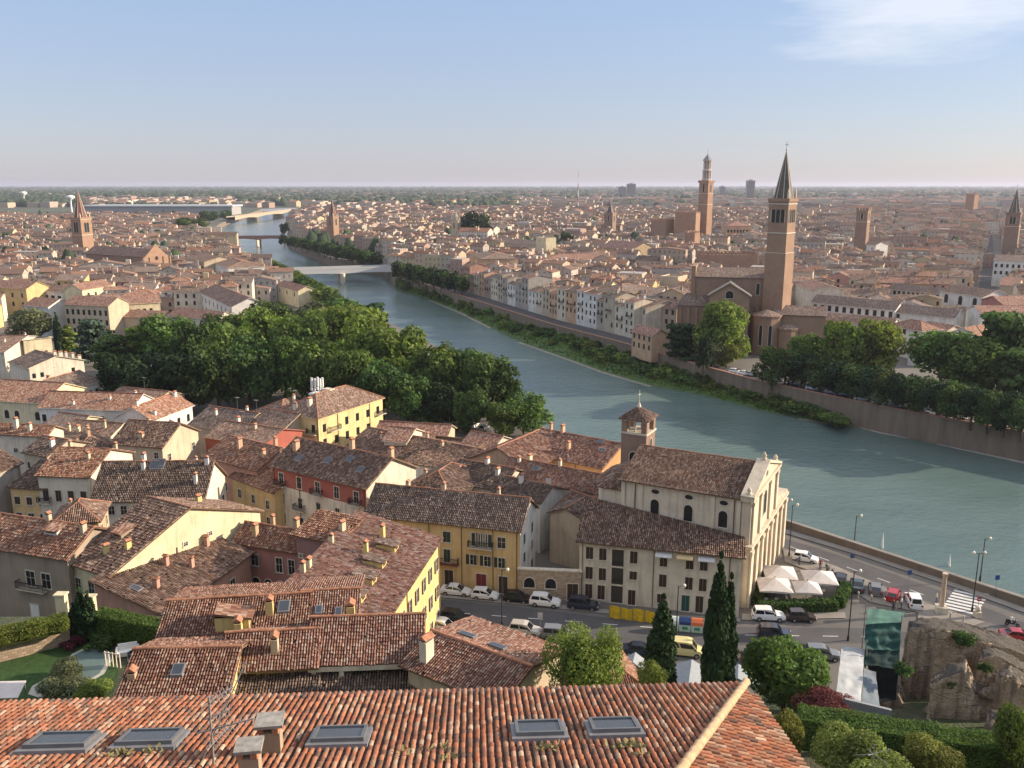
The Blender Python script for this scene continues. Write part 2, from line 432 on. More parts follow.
        s.roof = t.build('roof', [tiles(tl) if isinstance(tl, str) else tl, M_WOOD if s.near else (wall(wl) if isinstance(wl, str) else wl), M_COPPO], s.root)
    def side(s, k):
        return {'f': (Vector((0,0,0)), Vector((1,0,0)), 0, s.L), 'r': (Vector((s.L,0,0)), Vector((0,1,0)), R(90), s.D),
                'b': (Vector((s.L,s.D,0)), Vector((-1,0,0)), R(180), s.L), 'l': (Vector((0,s.D,0)), Vector((0,-1,0)), R(-90), s.D)}[k]
    def win(s, k, nc, zs, w=1.0, h=1.5, style='plain', shut=None, m0=.0, m1=.0, skip=0, cols=None, full=None):
        o, d, ang, ln = s.side(k); n = Vector((d.y, -d.x, 0))
        ln2 = ln*(1-m0-m1)
        full = s.near if full is None else full
        for ci in (cols if cols is not None else range(nc)):
            for z in zs:
                if skip and rnd.random() < skip: continue
                st2 = 'plain' if (style == 'closed' and w < 1.3 and s.near and rnd.random() < .22) else style
                q = o + d*(ln*m0 + ln2*(ci+.5)/nc) + n*.02 + Vector((0, 0, z))
                put_window(s.root, q, ang, w, h, st2, shut, full)
        return s
    def chim(s, pts, h=1.1, w=.5, mat=None):
        for x, y in pts:
            X, Y = x*s.L, y*s.D; z = s.zr(X, Y)
            mb = MB(); hh = h*rnd.uniform(.8, 1.25); ww = w*rnd.uniform(.85, 1.2)/2; dd = ww*rnd.uniform(.8, 1.5)
            mb.box(X-ww, Y-dd, z-.6, X+ww, Y+dd, z+hh)
            mb.box(X-ww*.75, Y-dd*.75, z+hh, X+ww*.75, Y+dd*.75, z+hh+.18, 2)
            mb.extrude([(X-ww-.08, Y-dd-.08, z+hh+.18), (X+ww+.08, Y-dd-.08, z+hh+.18), (X, Y-dd-.08, z+hh+.42)], (0, 2*dd+.16, 0), 1)
            mb.build('chimney', [mat or wall('sand'), M_COPPO, M_DARK], s.roof)
        return s
    def grad(s, X, Y):
        e = .05; return ((s.zr(X+e, Y)-s.zr(X-e, Y))/(2*e), (s.zr(X, Y+e)-s.zr(X, Y-e))/(2*e))
    def skylight(s, pts, w=.8, d=1.1):
        for x, y in pts:
            X, Y = x*s.L, y*s.D; z = s.zr(X, Y); gx, gy = s.grad(X, Y)
            f = lambda dx, dy, up: (X+dx, Y+dy, z+gx*dx+gy*dy+up)
            a, b = w/2, d/2; mb = MB()
            q = [f(-a,-b,.2), f(a,-b,.2), f(a,b,.2), f(-a,b,.2)]; lo = [f(-a,-b,-.05), f(a,-b,-.05), f(a,b,-.05), f(-a,b,-.05)]
            for i in range(4): j = (i+1) % 4; mb.face([lo[i], lo[j], q[j], q[i]], 0)
            e = .07
            mb.face(q, 0)
            g = MB(); g.face([f(-a+e,-b+e,.21), f(a-e,-b+e,.21), f(a-e,b-e,.21), f(-a+e,b-e,.21)], 0)
            k = mb.build('skylight', [M_LEAD], s.roof); g.build('pane', [M_SKYL], k)
        return s
    def dormer(s, pts, facing='r', w=1.5, ln=2.6, h=1.3, wl='lemon', tl='brown'):
        for x, y in pts:
            X, Y = x*s.L, y*s.D; z = s.zr(X, Y)
            d = {'r': Vector((1,0,0)), 'f': Vector((0,-1,0)), 'l': Vector((-1,0,0)), 'b': Vector((0,1,0))}[facing]; n = Vector((-d.y, d.x, 0))
            C = Vector((X, Y, z)); body = MB(); rf = MB()
            p = lambda al, ac, up: C + d*al + n*ac + Vector((0,0,up))
            body.idx([p(0,-w/2,-1),p(0,w/2,-1),p(-ln,w/2,-1),p(-ln,-w/2,-1),p(0,-w/2,h),p(0,w/2,h),p(-ln,w/2,h),p(-ln,-w/2,h)],
                     [(0,1,5,4),(1,2,6,5),(2,3,7,6),(3,0,4,7)])
            e = w/2+.18
            slab(rf, [p(.25,-e,h-.05),p(.25,e,h-.05),p(-ln,e,h+.42),p(-ln,-e,h+.42)])
            k = body.build('dormer', [wall(wl)], s.roof)
            rf.build('dormer_roof', [tiles(tl), M_WOOD], k)
            g = MB(); g.face([p(.012,-w*.3,.25),p(.012,w*.3,.25),p(.012,w*.3,h-.2),p(.012,-w*.3,h-.2)]); g.build('dormer_window', [M_GLASS], k)
        return s
    def balcony(s, k, t, z, w=2.2, dep=.8, mat=None):
        o, d, ang, ln = s.side(k); n = Vector((d.y, -d.x, 0)); q = o + d*ln*t + Vector((0,0,z))
        mb = MB(); p = lambda al, out, up: q + d*al + n*out + Vector((0,0,up))
        def bx(a0,a1,o0,o1,z0,z1,m):
            mb.idx([p(a0,o0,z0),p(a1,o0,z0),p(a1,o1,z0),p(a0,o1,z0),p(a0,o0,z1),p(a1,o0,z1),p(a1,o1,z1),p(a0,o1,z1)],
                   [(3,2,1,0),(4,5,6,7),(0,1,5,4),(1,2,6,5),(2,3,7,6),(3,0,4,7)], m)
        bx(-w/2,w/2,.0,dep,-.15,0,0); bx(-w/2,w/2,dep-.06,dep,.9,.98,1)
        bx(-w/2,-w/2+.05,0,dep-.06,.9,.98,1); bx(w/2-.05,w/2,0,dep-.06,.9,.98,1)
        for i in range(int(w/.18)+1): a = -w/2+.02+i*(w-.04)/int(w/.18); bx(a-.02,a+.02,dep-.05,dep-.01,0,.9,1)
        for j in (-1, 1):
            for i in range(4): u = .1+i*.18; bx(j*w/2-.02*j-.02, j*w/2-.02*j+.02, u, u+.04, 0, .9, 1)
        mb.build('balcony', [mat or M_STONE, M_DARK], s.root); return s
    def antenna(s, pts, h=2.2):
        for x, y in pts:
            X, Y = x*s.L, y*s.D; z = s.zr(X, Y); mb = MB()
            mb.tube((X,Y,z-.3),(X,Y,z+h),.025,n=5)
            mb.tube((X-.6,Y,z+h-.15),(X+.6,Y,z+h-.15),.018,n=4)
            for i in range(6): mb.tube((X-.55+i*.22,Y-.3,z+h-.15),(X-.55+i*.22,Y+.3,z+h-.15),.012,n=4)
            mb.build('antenna', [M_METAL], s.roof)
        return s
    def pipes(s, k, ts, mat=None):
        o, d, ang, ln = s.side(k); n = Vector((d.y, -d.x, 0))
        for t in ts:
            mb = MB(); q = o+d*ln*t+n*.08; mb.tube(q+Vector((0,0,-.5)), q+Vector((0,0,s.H-.1)), .06, n=6); mb.build('downpipe', [M_WOOD], s.root)
        return s
M_SKYL = plain('skylight_glass', (.035,.045,.06), .15, 0, .1, 2, .6)
def H(*a, **k): return House(*a, **k)
# ------------------------------------------------------------------ the houses nearest the viewpoint, each placed by hand
G_NEAR = 'houses of the near quarter below the hill'
def N(*a, **k):
    k.setdefault('group', G_NEAR); return House(*a, **k)
# --- street front
h = N((366,514), (520,530), (541,508), 10, 0, 'gx', 3.0, 'ochre', 'grey', 'long ochre house on the street with plant-filled balconies and a mottled brown roof')
h.win('f', 100, [7.0], 1.15, 1.6, 'closed', M_SHUTG, cols=[9,26,34,53,88]); h.win('f', 100, [6.95], .9, 1.9, 'closed', M_SHUTG, cols=[71,74,77,80]); h.win('f', 100, [3.9], 1.0, 2.0, 'closed', M_SHUTG, cols=[53]); h.win('f', 100, [4.0], .95, 1.5, 'shutters', M_SHUTG, cols=[70,79,88])
h.win('f', 100, [.1], 1.5, 2.6, 'closed', plain('red_door', (.16,.03,.03)), cols=[75]); h.win('f', 100, [.1], 1.3, 2.6, 'closed', M_SHUT, cols=[54,89])
h.balcony('f', .755, 6.85, 3.6); h.balcony('f', .53, 3.8, 3.8, mat=plain('red_balcony', (.22,.08,.05))); h.pipes('f', [.02,.2,.42,.63,.83,.98]); h.chim([(.45,.5),(.2,.55),(.8,.6)], 1.0)
OCHRE = h
# white skin of the ochre house's end wall
h = OCHRE
h.win('r', 2, [1.2,4.2,7.0], .95, 1.5, 'closed', M_SHUTG)
mb = MB(); L, D, Hh = h.L, h.D, h.H
mb.extrude([(L+.03,0.02,-.5),(L+.03,D-.02,-.5),(L+.03,D-.02,Hh-.1),(L+.03,D/2,Hh+2.85),(L+.03,.02,Hh-.1)], (-.02,0,0)); mb.build('end_wall', wall('white'), h.root)
# --- yellow house in front
h = N(11, (372,640), (439,539), 12, 0, 'sr', 2.8, 'yellow', 'pink', 'bright yellow house with lit end wall and small dormers on a sunlit tiled roof')
h.win('r', 9, [8.2], .95, 1.75, 'shutters', M_SHUT); h.win('r', 9, [4.4], .95, 1.75, 'shutters', M_SHUT, cols=[2,3,4,6,7,8]); h.win('r', 9, [.5], 1.0, 2.0, 'closed', M_SHUT, cols=[3,5,7,8])
h.dormer([(.72,.24),(.70,.40),(.68,.56),(.68,.74)], 'r', 1.6, 2.4, .95, 'yellow', 'dark'); h.chim([(.90,.03),(.42,.62),(.45,.82)], 1.3, .6, wall('yellow')); h.chim([(.03,.30),(.03,.36),(.03,.62)], 1.0, .5, wall('lemon')); h.pipes('r', [.45,.98])
# --- purple, red court, brown pink
h = N((296,534), (338,543), (365,531), 14, 2, 'sf', 1.3, 'mauve', 'orange', 'mauve house with a plain side wall and a flat sunlit tile roof'); h.win('f', 5, [5.0], .9, 1.3, 'closed', M_SHUTG, cols=[1,3]); h.win('f', 5, [9.0], .45, .4, cols=[0,2]); h.chim([(.9,.4)], 1.2)
h = N((236,541), (297,551), (299,533), 11, 4, 'gx', 1.6, 'rose', 'orange', 'deep rose house with arched doors facing a small courtyard'); h.win('f', 5, [4.0], 1.0, 1.5, 'shutters', M_SHUTG, cols=[1]); h.win('f', 5, [3.6], .9, 2.0, cols=[3,4]); h.win('f', 5, [.1], 1.1, 2.2, 'arch', cols=[1,2,3]); h.chim([(.25,.2),(.35,.7),(.8,.55)], 1.4, .6, wall('tan'))
h = N((165,615), (250,553), 9, 10, 3, 'sf', 2.9, 'pink', 'brown', 'pink house under a big dark brown roof behind the clipped hedge'); h.win('f', 6, [3.8], 1.0, 1.5, 'plain', cols=[0,1,3,4]); h.chim([(.55,.35),(.45,.6),(.85,.5),(.2,.4)], 1.1, .5, wall('pink')); h.skylight([(.1,.55),(.5,.8)], .9, 1.2); h.pipes('f', [.45])
# --- cream long house and beige house
h = N((70,562), (110,575), (240,506), 13, 4, 'gx', 4.3, 'lemon', 'brown', 'pale yellow house with a long sunlit end wall and dark dormer'); h.win('f', 3, [5.6], 1.0, 1.6, 'closed', M_SHUT); h.win('r', 14, [6.2,], 1.0, .9, cols=[5,7,8,9,11]); h.win('r', 12, [8.6], .6, .5, cols=[5,7]); h.dormer([(.35,.2)], 'f', 1.7, 2.2, .8, 'taupe', 'orange'); h.chim([(.5,.1),(.8,.16),(.3,.75)], .9, .5, wall('yellow')); h.pipes('r', [.02,.4])
h = N((-40,541), (67,558), 8.5, 14, 4, 'gx', 2.2, 'taupe', 'orange', 'beige house at the edge with small balcony and a cut-out roof terrace'); h.win('f', 7, [5.6], 1.3, 1.9, 'plain', cols=[4,5]); h.win('f', 7, [.9], 1.2, 2.2, 'closed', M_WHITE, cols=[4]); h.win('f', 7, [1.6], .8, 1.0, cols=[6]); h.balcony('f', .66, 5.3, 4.2); h.chim([(.6,.5),(.97,.4)], 1.0); h.dormer([(.72,.28)], 'f', 2.0, 2.0, .7, 'white', 'orange'); h.skylight([(.93,.6)])
h = N((52,524), (98,520), 7, 12, 4, 'hip', 1.8, 'tan', 'brown', 'small hip-roofed house squeezed behind the beige house'); h.win('r', 2, [5.4], .9, 1.3); h.chim([(.3,.5)], .8)
# --- roofs on the hillside just below the viewpoint
G_HILL = 'hillside roofs directly under the viewpoint'
def HN(*a, **k): return N(*a, group=G_HILL, corr=.17, **k)
h = HN((158,652), (300,643), 9, 27.4, 17, 'gx', 1.25, 'pink', 'red', 'long low roof of old red tiles with a small yellow roof hut'); h.dormer([(.62,.22)], 'r', 1.4, 2.2, .8, 'yellow', 'orange'); h.chim([(.55,.1),(.75,.3)], .9, .5, wall('yellow')); h.skylight([(.85,.35)])
h = HN((300,643), (352,640), 9.5, 27.3, 17, 'gx', 1.3, 'rose', 'pink', 'square roof of worn red tiles with two small skylights next to the yellow house'); h.skylight([(.3,.28),(.7,.25)], .5, .8); h.chim([(.97,.12)], 1.3, .6, wall('yellow'))
h = HN((226,668), (312,663), 4.5, 28, 18, 'gx', 1.0, 'tan', 'pink', 'low lean roof with a broken chimney beside the covered loggia'); h.chim([(.55,.2)], .7, .4)
h = HN((312,661), (418,657), 5.5, 28, 18.5, 'gx', 1.4, 'sand', 'pink', 'tiled loggia roof carried on pale posts along its open front')
h.win('f', 1, [5.2], h.L*.96, 3.6)  # wide dark pane stands in for the shade inside the open loggia
for t in (.02, .28, .98):
    mb = MB(); X = h.L*t; mb.box(X-.14,-.45,4,X+.14,-.12,9.3); mb.build('post', M_STONE, h.root)
mb = MB(); mb.box(-.2,-.5,9.0,h.L+.2,-.2,9.3); mb.build('beam', M_STONE, h.root)
h = HN((226,694), (312,690), 2.2, 26.9, 18, 'sf', .7, 'tan', 'dark', 'narrow lean-to of dark grooved tiles above the large foreground roof')
h = HN((318,690), (425,686), 2.2, 26.7, 18, 'sf', .7, 'tan', 'dark', 'shadowed lean-to of dark tiles below the loggia'); h.chim([(.95,.5)], .5)
h = HN((122,700), (222,697), 6.5, 28.4, 18, 'gx', 1.2, 'yellow', 'red', 'low garden house roof of ribbed tiles with one square skylight'); h.skylight([(.48,.25)], .7, .8); h.chim([(.03,.2)], .4, .5, wall('peach'))
h = HN((408,664), (500,700), 6.6, 28.2, 18, 'gx', .75, 'sand', 'pink', 'turned gable roof with one sunlit pink side and one dark side', ridge_at=.42); h.chim([(.14,.1)], 1.1, .5, wall('cream')); h.skylight([(.25,.58),(.6,.56)], 1.2, .5)
h = HN((584,706), (652,694), 6, 20.5, 12, 'hip', 1.9, 'sand', 'orange', 'little pyramid roof peeping over the foreground tiles beside the round green tree')
# --- left cluster, second line
h = N((37.5,475), (88,477), (141,453), 11, 2, 'gx', 2.6, 'cream', 'orange', 'cream house with a long lit side wall and clean orange roof with skylights'); h.win('f', 4, [4.6], 1.0, 1.9, 'closed', M_SHUT, cols=[0,1,2,3]); h.win('f', 4, [.8], 1.0, 1.9, cols=[0,1,2]); h.win('r', 5, [6.6], .9, 1.1, cols=[1,3,4]); h.skylight([(.35,.6),(.5,.64)], 1.2, .8); h.chim([(.85,.8),(.75,.3),(.15,.55)], 1.0); h.balcony('f', .1, 4.4, 2.2)
h = N((10,487), (46,489), 8, 8.6, 2, 'sf', 1.8, 'ochre', 'dark', 'little ochre house with brown lean roof next to the cream house'); h.win('f', 3, [.9,3.7], 1.0, 1.3, 'closed', M_SHUT)
h = N((92,500), (203,499), (241,475), 10, 0, 'gx', 4.2, 'cream', 'dark', 'wide house under a very dark lichen roof with a glass hatch'); h.win('f', 9, [7.6], .9, 1.4, skip=.3); h.win('r', 3, [5.6], .9, 1.6, 'closed', M_SHUT); h.win('r', 3, [1.8], .9, 1.6, 'arch'); h.chim([(.35,.55),(.38,.4),(.96,.45),(.8,.7),(.9,.2)], 1.2, .5, wall('white')); h.skylight([(.5,.45)], 2.2, 1.6); h.antenna([(.6,.2)], 3)
h = N((112,443), (162,447), (189,430), 9, 0, 'gx', 3.0, 'sand', 'brown', 'grey-fronted house with a cream sunlit gable in the middle of the left quarter'); h.win('f', 4, [6.4], .9, 1.4); h.win('r', 3, [5.8], .9, 1.3, cols=[0,2]); h.chim([(.5,.15),(.45,.15),(.3,.6)], .8)
h = N(9.5, (153,420), (192,405), 8.2, 0, 'gy', 2.4, 'white', 'orange', 'white house with a row of dark windows on its bright side wall'); h.win('r', 4, [4.8], 1.0, 1.7, 'closed', M_SHUT); h.win('r', 4, [1.2], 1.0, 1.7, 'arch', cols=[0,1,3]); h.win('f', 4, [3.6], .9, 1.2); h.chim([(.9,.15),(.6,.95),(.5,.1)], .9, .5, wall('white'))
h = N((39,407), (131,410), 10, 7.6, 0, 'gx', 2.5, 'white', 'orange', 'long low white house with a straight orange roof and many chimneys before it'); h.win('f', 11, [4.2], 1.0, 1.7, 'plain', cols=[0,2,4,5,7,9,10]); h.win('f', 11, [.6], 1.1, 2.0, 'closed', M_SHUT, cols=[1,3,5,6,8,10]); h.chim([(.35,.1),(.7,.3),(.9,.6)], .7, .5, wall('white'))
h = N((-20,399), (41,403), (63,387), 8, 0, 'gx', 3.0, 'lemon', 'orange', 'yellow house at the edge with arched windows under an orange gable roof'); h.win('f', 6, [3.8], 1.2, 2.0, 'arch', M_SHUT, cols=[2,3,5]); h.win('f', 6, [.5], 1.1, 1.8, cols=[3,5]); h.win('r', 3, [5.0], .8, 1.1, cols=[1]); h.antenna([(.8,.6)], 4)
h = N((66,391), (99,381), (88,371), 7.6, 0, 'gx', 2.4, 'white', 'dark', 'small white house with five square windows under a dark roof near the woods'); h.win('f', 5, [4.4], 1.1, 1.5); h.chim([(.2,.6)], .6)
h = N((106,399), (152,404), 11, 6.2, 0, 'gx', 1.8, 'sand', 'brown', 'low brown-roofed house at the foot of the dark wood'); h.win('f', 5, [3.0], .9, 1.2); h.antenna([(.5,.5)], 3)
h = N((9,362), (29,368), (69,356), 9, 0, 'gx', 2.2, 'cream', 'dark', 'cream house with a curved lit wall topped by a row of chimneys'); h.win('r', 7, [6.0], .9, 1.3, cols=[0,1,5]); h.win('r', 5, [3.2], 1.5, 2.0, cols=[3]); h.chim([(.95,.5),(.95,.6),(.95,.7),(.95,.82),(.95,.94)], 1.0, .6, wall('cream')); h.antenna([(.9,.3)], 3)
h = N((-30,352), (4,352), (25,337), 9, 0, 'gx', 2.6, 'cream', 'brown', 'house at the edge with a bright cream end wall and maroon roof'); h.win('r', 3, [4.2], 1.0, 1.4, cols=[2]); h.chim([(.6,.3),(.8,.6)], .8, .5, wall('white'))
h = N((24,345), (52,342), 7, 9.5, 0, 'sb', 1.4, 'lemon', 'brown', 'blank pale yellow wall house with one small window before the trees'); h.win('f', 2, [6.2], .8, .9, cols=[1])
h = N((-30,432), (46,436), 5, 10, 1, 'gx', 1.2, 'cream', 'orange', 'cream house with an arched loggia and a broad orange roof at the edge'); h.win('f', 6, [5.4], .8, .8, cols=[3,4]); h.win('f', 6, [2.4], 1.1, 1.9, cols=[4]); h.chim([(.75,.2),(.55,.3)], 1.6, .7, wall('cream'))
h = N((24,452), (47,456), (76,441), 9, 1, 'gx', 1.8, 'stone', 'dark', 'narrow stone house with small arched windows and a white chimney'); h.win('f', 3, [5.0], .7, 1.3, 'arch'); h.win('f', 3, [1.4], .9, 1.4, cols=[0,2]); h.chim([(.8,.25)], 1.2, .6, wall('white'))
h = N((-30,482), (20,463), 10, 11, 2, 'gx', 2.4, 'grey', 'brown', 'grey house at the edge with a plain wall and brown roof') ; h.pipes('f', [.95])
h = N((76,452), (112,446), 8, 8, 1, 'hip', 1.8, 'sand', 'dark', 'small dark hip roof between the cream house and the grey gable'); h.chim([(.5,.4),(.8,.6),(.2,.5)], .9, .5, wall('peach'))
h = N((62,434), (108,438), 9, 7.4, 0, 'gx', 1.8, 'cream', 'brown', 'low house with three lit chimneys behind the cream loggia house'); h.chim([(.1,.1),(.3,.1),(.5,.1),(.75,.3)], 1.1, .5, wall('lemon'))
h = N((44,424), (72,428), (75,414), 7, 0, 'gx', 1.5, 'lemon', 'grey', 'tiny yellow house with a sagging grey roof under the long white house'); h.win('f', 2, [3.0], 1.0, 1.4)
h = N((190,424), (238,432), 12, 7, 0, 'gx', 2.6, 'sand', 'dark', 'dark roofed house left of the red wall near the wood'); h.win('f', 4, [3.4], .9, 1.4); h.chim([(.3,.3),(.7,.6),(.85,.2)], .9, .5, wall('white')); h.antenna([(.5,.6),(.9,.6)], 3)
h = N((205,437), (262,446), (285,428), 7.5, 0, 'gx', 1.8, 'red', 'brown', 'dark red house with two roof antennas beside the yellow mast house'); h.win('r', 3, [3.4], .9, 1.4); h.chim([(.6,.4)], .9); h.antenna([(.3,.5)], 2.6)
h = N((250,424), (282,430), 10, 8, 0, 'gx', 2.2, 'sand', 'brown', 'low brown-roofed wing beneath the yellow mast house'); h.win('f', 3, [4.2], .9, 1.5)
h = N((205,456), (257,470), (294,451), 9.5, 0, 'gx', 2.4, 'pink', 'orange', 'salmon pink house with sunlit roof and slim chimneys next to the red palace'); h.win('r', 4, [5.5], .9, 1.4, cols=[0,2]); h.chim([(.4,.3),(.9,.25),(.8,.6)], 1.4, .5, wall('peach')); h.win('f', 4, [4.0], .9, 1.5)
# --- centre
h = N((278,411), (318,418), (383,397.5), 10, 0, 'hip', 3.2, 'honey', 'brown', 'big yellow house by the wood carrying white mobile phone antennas'); h.win('r', 6, [6.6,3.4], 1.0, 1.7, 'closed', M_SHUT, skip=.15); h.win('f', 4, [6.6,3.4], .9, 1.7, 'closed', M_SHUT, cols=[0,1,3]); h.balcony('r', .22, 6.4, 3.2); h.balcony('r', .95, 6.4, 2.8); h.balcony('f', .85, 6.4, 2.6); h.chim([(.6,.12),(.35,.05)], 1.4, .7, wall('cream')); h.pipes('f', [.5,.98]); h.pipes('r', [.28,.78])
mb = MB(); cx, cy = h.L*.16, h.D*.5
for i, (dx, dy) in enumerate(((-1.2,-.6),(0,-.9),(1.1,-.4),(-.5,.6),(.8,.7))):
    mb.tube((cx+dx,cy+dy,h.H+1),(cx+dx,cy+dy,h.H+5.2),.06,n=5); mb.box(cx+dx-.22,cy+dy-.16,h.H+3.4,cx+dx+.22,cy+dy+.1,h.H+5.5)
    mb.box(cx+dx-.3,cy+dy-.2,h.H+2.6,cx+dx+.1,cy+dy+.1,h.H+3.2)
mb.box(cx-1.8,cy-1.2,h.H+1.6,cx+1.8,cy+1.2,h.H+2.0); mb.build('antenna_array', plain('antenna_white', (.66,.66,.64)), h.root)
mb = MB(); mb.box(cx+2.0,cy-.8,h.H+1,cx+4.2,cy+.8,h.H+3.4); mb.build('equipment_box', wall('cream'), h.root)
h = N((250,413), (281,420), 12, 8.6, 0, 'hip', 2.6, 'sand', 'brown', 'brown hip-roofed wing at the left of the yellow mast house'); h.win('f', 3, [5.4,2.2], .9, 1.4, 'closed', M_SHUT); h.chim([(.6,.6),(.9,.5)], 1.0, .5, wall('cream')); h.antenna([(.8,.5)], 4)
h = N((272,465), (366,488), (409,466), 11.3, 0, 'gx', 3.2, 'cream', 'brown', 'tall palace with a red top floor, cream lower floors and stone balconies'); 
mb = MB(); mb.box(0.02,-.012,8.0,h.L-.02,.05,11.2); mb.build('painted_band', wall('red'), h.root)
h.win('f', 5, [8.4], 1.0, 1.9, 'plain'); h.win('f', 5, [4.9], .9, 1.8); h.win('f', 5, [1.4], 1.0, 1.9); h.win('f', 5, [4.9], 1.0, 1.8, 'closed', M_SHUTG, cols=[0,2,4])
for t in (.1,.5,.9): h.balcony('f', t, 8.2, 2.4)
for t in (.3,.7): h.balcony('f', t, 4.7, 2.2)
h.skylight([(.2,.18),(.48,.24),(.66,.34),(.83,.22)], 1.4, 1.1); h.chim([(.6,.5),(.1,.3),(.95,.6)], 1.4, .7, wall('peach')); h.pipes('f', [.02,.3,.98])
h = N((232,476), (274,492), 7, 7.5, 0, 'gx', 1.8, 'ochre', 'orange', 'small ochre house in the gap left of the tall palace'); h.win('f', 3, [4.0,1.0], .9, 1.5)
# --- courtyard block behind the ochre street house
G = dict(group='courtyard roofs behind the street front')
def CN(*a, **k): return N(*a, **G, **k)
h = CN((348,446), (462,470), 13, 6, 0, 'gx', 2.2, 'sand', 'brown', 'broad brown roof right behind the tall palace'); h.chim([(.2,.3),(.5,.6),(.7,.4)], .9); h.antenna([(.4,.5)], 2)
h = CN((384,440), (406,442), (419,431), 8, 0, 'gx', 1.6, 'cream', 'red', 'small raised cottage roof standing among the courtyard roofs'); h.win('r', 1, [5.4], .8, 1.2); h.win('f', 1, [5.6], .9, .9)
h = CN((376,433), (446,437), 7, 6.0, 0, 'gx', 1.6, 'sand', 'red', 'long red roof at the foot of the dark wood behind the courtyards')
h = CN((418,446), (472,452), 8, 7, 0, 'flat', 0, 'white', 'brown', 'flat-topped white building with a row of wall openings by the car park'); h.win('f', 7, [4.8], .8, .9)
h = CN((406,462), (468,472), 8, 6.2, 0, 'sf', 1.4, 'white', 'brown', 'lean roof below the flat-topped white building'); h.win('f', 5, [2.6], .9, 1.6, cols=[0,1,3,4])
h = CN((398,492), (452,500), (470,470), 8, 0, 'hip', 2.6, 'sand', 'brown', 'pyramid-like dark roof at the courtyard corner'); h.chim([(.2,.4)], .8)
h = CN((446,480), (500,490), 10, 8, 0, 'gx', 2.2, 'cream', 'dark', 'dark patched roof with a hatch in the middle of the courtyards'); h.win('f', 4, [4.8], .9, 1.3); h.chim([(.15,.2),(.5,.5),(.8,.3)], 1.0, .5, wall('white'))
h = CN((500,474), (600,494), 8, 8.4, 0, 'gx', 1.8, 'white', 'pink', 'long roof with a sunlit ridge between two courtyards'); h.skylight([(.3,.3)], 1.2, 1.0); h.chim([(.1,.4),(.5,.5)], 1.0, .5, wall('cream')); h.win('f', 8, [4.8], .9, 1.4, skip=.3)
h = CN((494,492), (540,502), 7, 8.6, 0, 'gx', 1.6, 'white', 'dark', 'roof with a valley gutter directly behind the ochre house ridge'); h.chim([(.4,.4),(.9,.6)], 1.1, .5, wall('white'))
h = CN((556,508), (592,520), 8, 7.0, 0, 'gx', 1.7, 'cream', 'brown', 'cream courtyard house beside the tall white chimney'); h.win('f', 3, [3.8], .9, 1.4); h.chim([(.95,.1)], 3.4, .8, wall('white'))
h = CN((584,520), (604,508), 6, 8.2, 0, 'gx', 1.2, 'sand', 'dark', 'small dark roof wedged against the church choir')
h = CN((528,452.5), (602,468), (623,446), 8, 0, 'gx', 2.7, 'orange', 'pink', 'long orange convent wing with a low brown roof beside the river'); h.win('f', 8, [4.2], .9, 1.1, cols=[3,5,6,7]); h.skylight([(.75,.45),(.85,.3)], 1.3, .8); h.chim([(.03,.5),(.2,.5),(.45,.2)], 1.1, .5, wall('peach')); h.pipes('f', [.35,.66]); h.win('r', 2, [4.0], .8, 1.2, cols=[1])
h = CN((470,458), (528,470), (540,443), 8, 0, 'gy', 3.0, 'peach', 'red', 'convent cross wing with sunlit red roof left of the orange wing'); h.win('f', 3, [3.6], .9, 1.4); h.chim([(.95,.1)], 1.4, .6, wall('lemon'))
h = CN((462,444), (492,449), 8, 6.4, 0, 'gx', 1.6, 'cream', 'red', 'low red roof between the car park trees and the convent'); h.win('f', 3, [3.2], .9, 1.2)
# --- palazzo with brown shutters against the church
A_, B_ = P(580,600), P(735,617)
FL, FR = Vector((9.4,114.4,0)), Vector((30.6,109.0,0)); BR = Vector((31.4,112.4,0)); BL = Vector((11.2,123.5,0))
X = (FR-FL).normalized(); ang = math.atan2(X.y, X.x)
r = empty('house', FL, ang, 'cream house with rows of brown shutters built against the church side', 'house', G_NEAR)
I = Matrix.Rotation(-ang, 3, 'Z'); loc = lambda p: I @ (Vector(p)-FL)
fl, fr, br, bl = loc(FL), loc(FR), loc(BR), loc(BL)
ZE = 8.9; mb = MB()
hz = [ZE, ZE, ZE+1.0, ZE+3.2]
q = [fl, fr, br, bl]
for i in range(4):
    j = (i+1) % 4; mb.face([(q[i].x,q[i].y,-2),(q[j].x,q[j].y,-2),(q[j].x,q[j].y,hz[j]),(q[i].x,q[i].y,hz[i])])
mb.build('wall', wall('cream'), r)
t = MB(); zz = lambda p: (p[0], p[1], ZE+.15+.32*max(p[1], -.6)*1.02)
slab(t, [zz((-.5,-.6)), zz((fr.x+.5,-.6)), zz((br.x+.3,br.y+.1)), zz((bl.x-.4,bl.y))], corr=.27); t.build('roof', [tiles('brown'), M_WOOD, M_COPPO], r)
Lp = fr.x
def pw(x, z, w=1.0, hh=1.75, st='closed', m=None): put_window(r, (Lp*x, -.02, z), 0, w, hh, st, m or M_SHUT)
for x in (.065,.15,.345,.53,.69,.775):
    pw(x, 6.3); pw(x, 3.3 if x != .345 else 3.9, 1.0, 1.8 if x != .345 else 1.2)
for x in (.065,.145): pw(x, .4, 1.0, 2.1)
pw(.34,.1,1.0,2.2); pw(.52,.9,.9,1.3); pw(.675,.1,1.05,2.3,'closed',plain('teal_door',(.02,.07,.06))); pw(.76,.1,1.0,2.4); pw(.84,.1,1.2,2.2)
g = MB(); g.box(Lp*.245-.8,-.05,.2,Lp*.245+.8,.01,8.2); g.build('loggia_opening', plain('loggia_shade', (.05,.042,.036), .9), r)
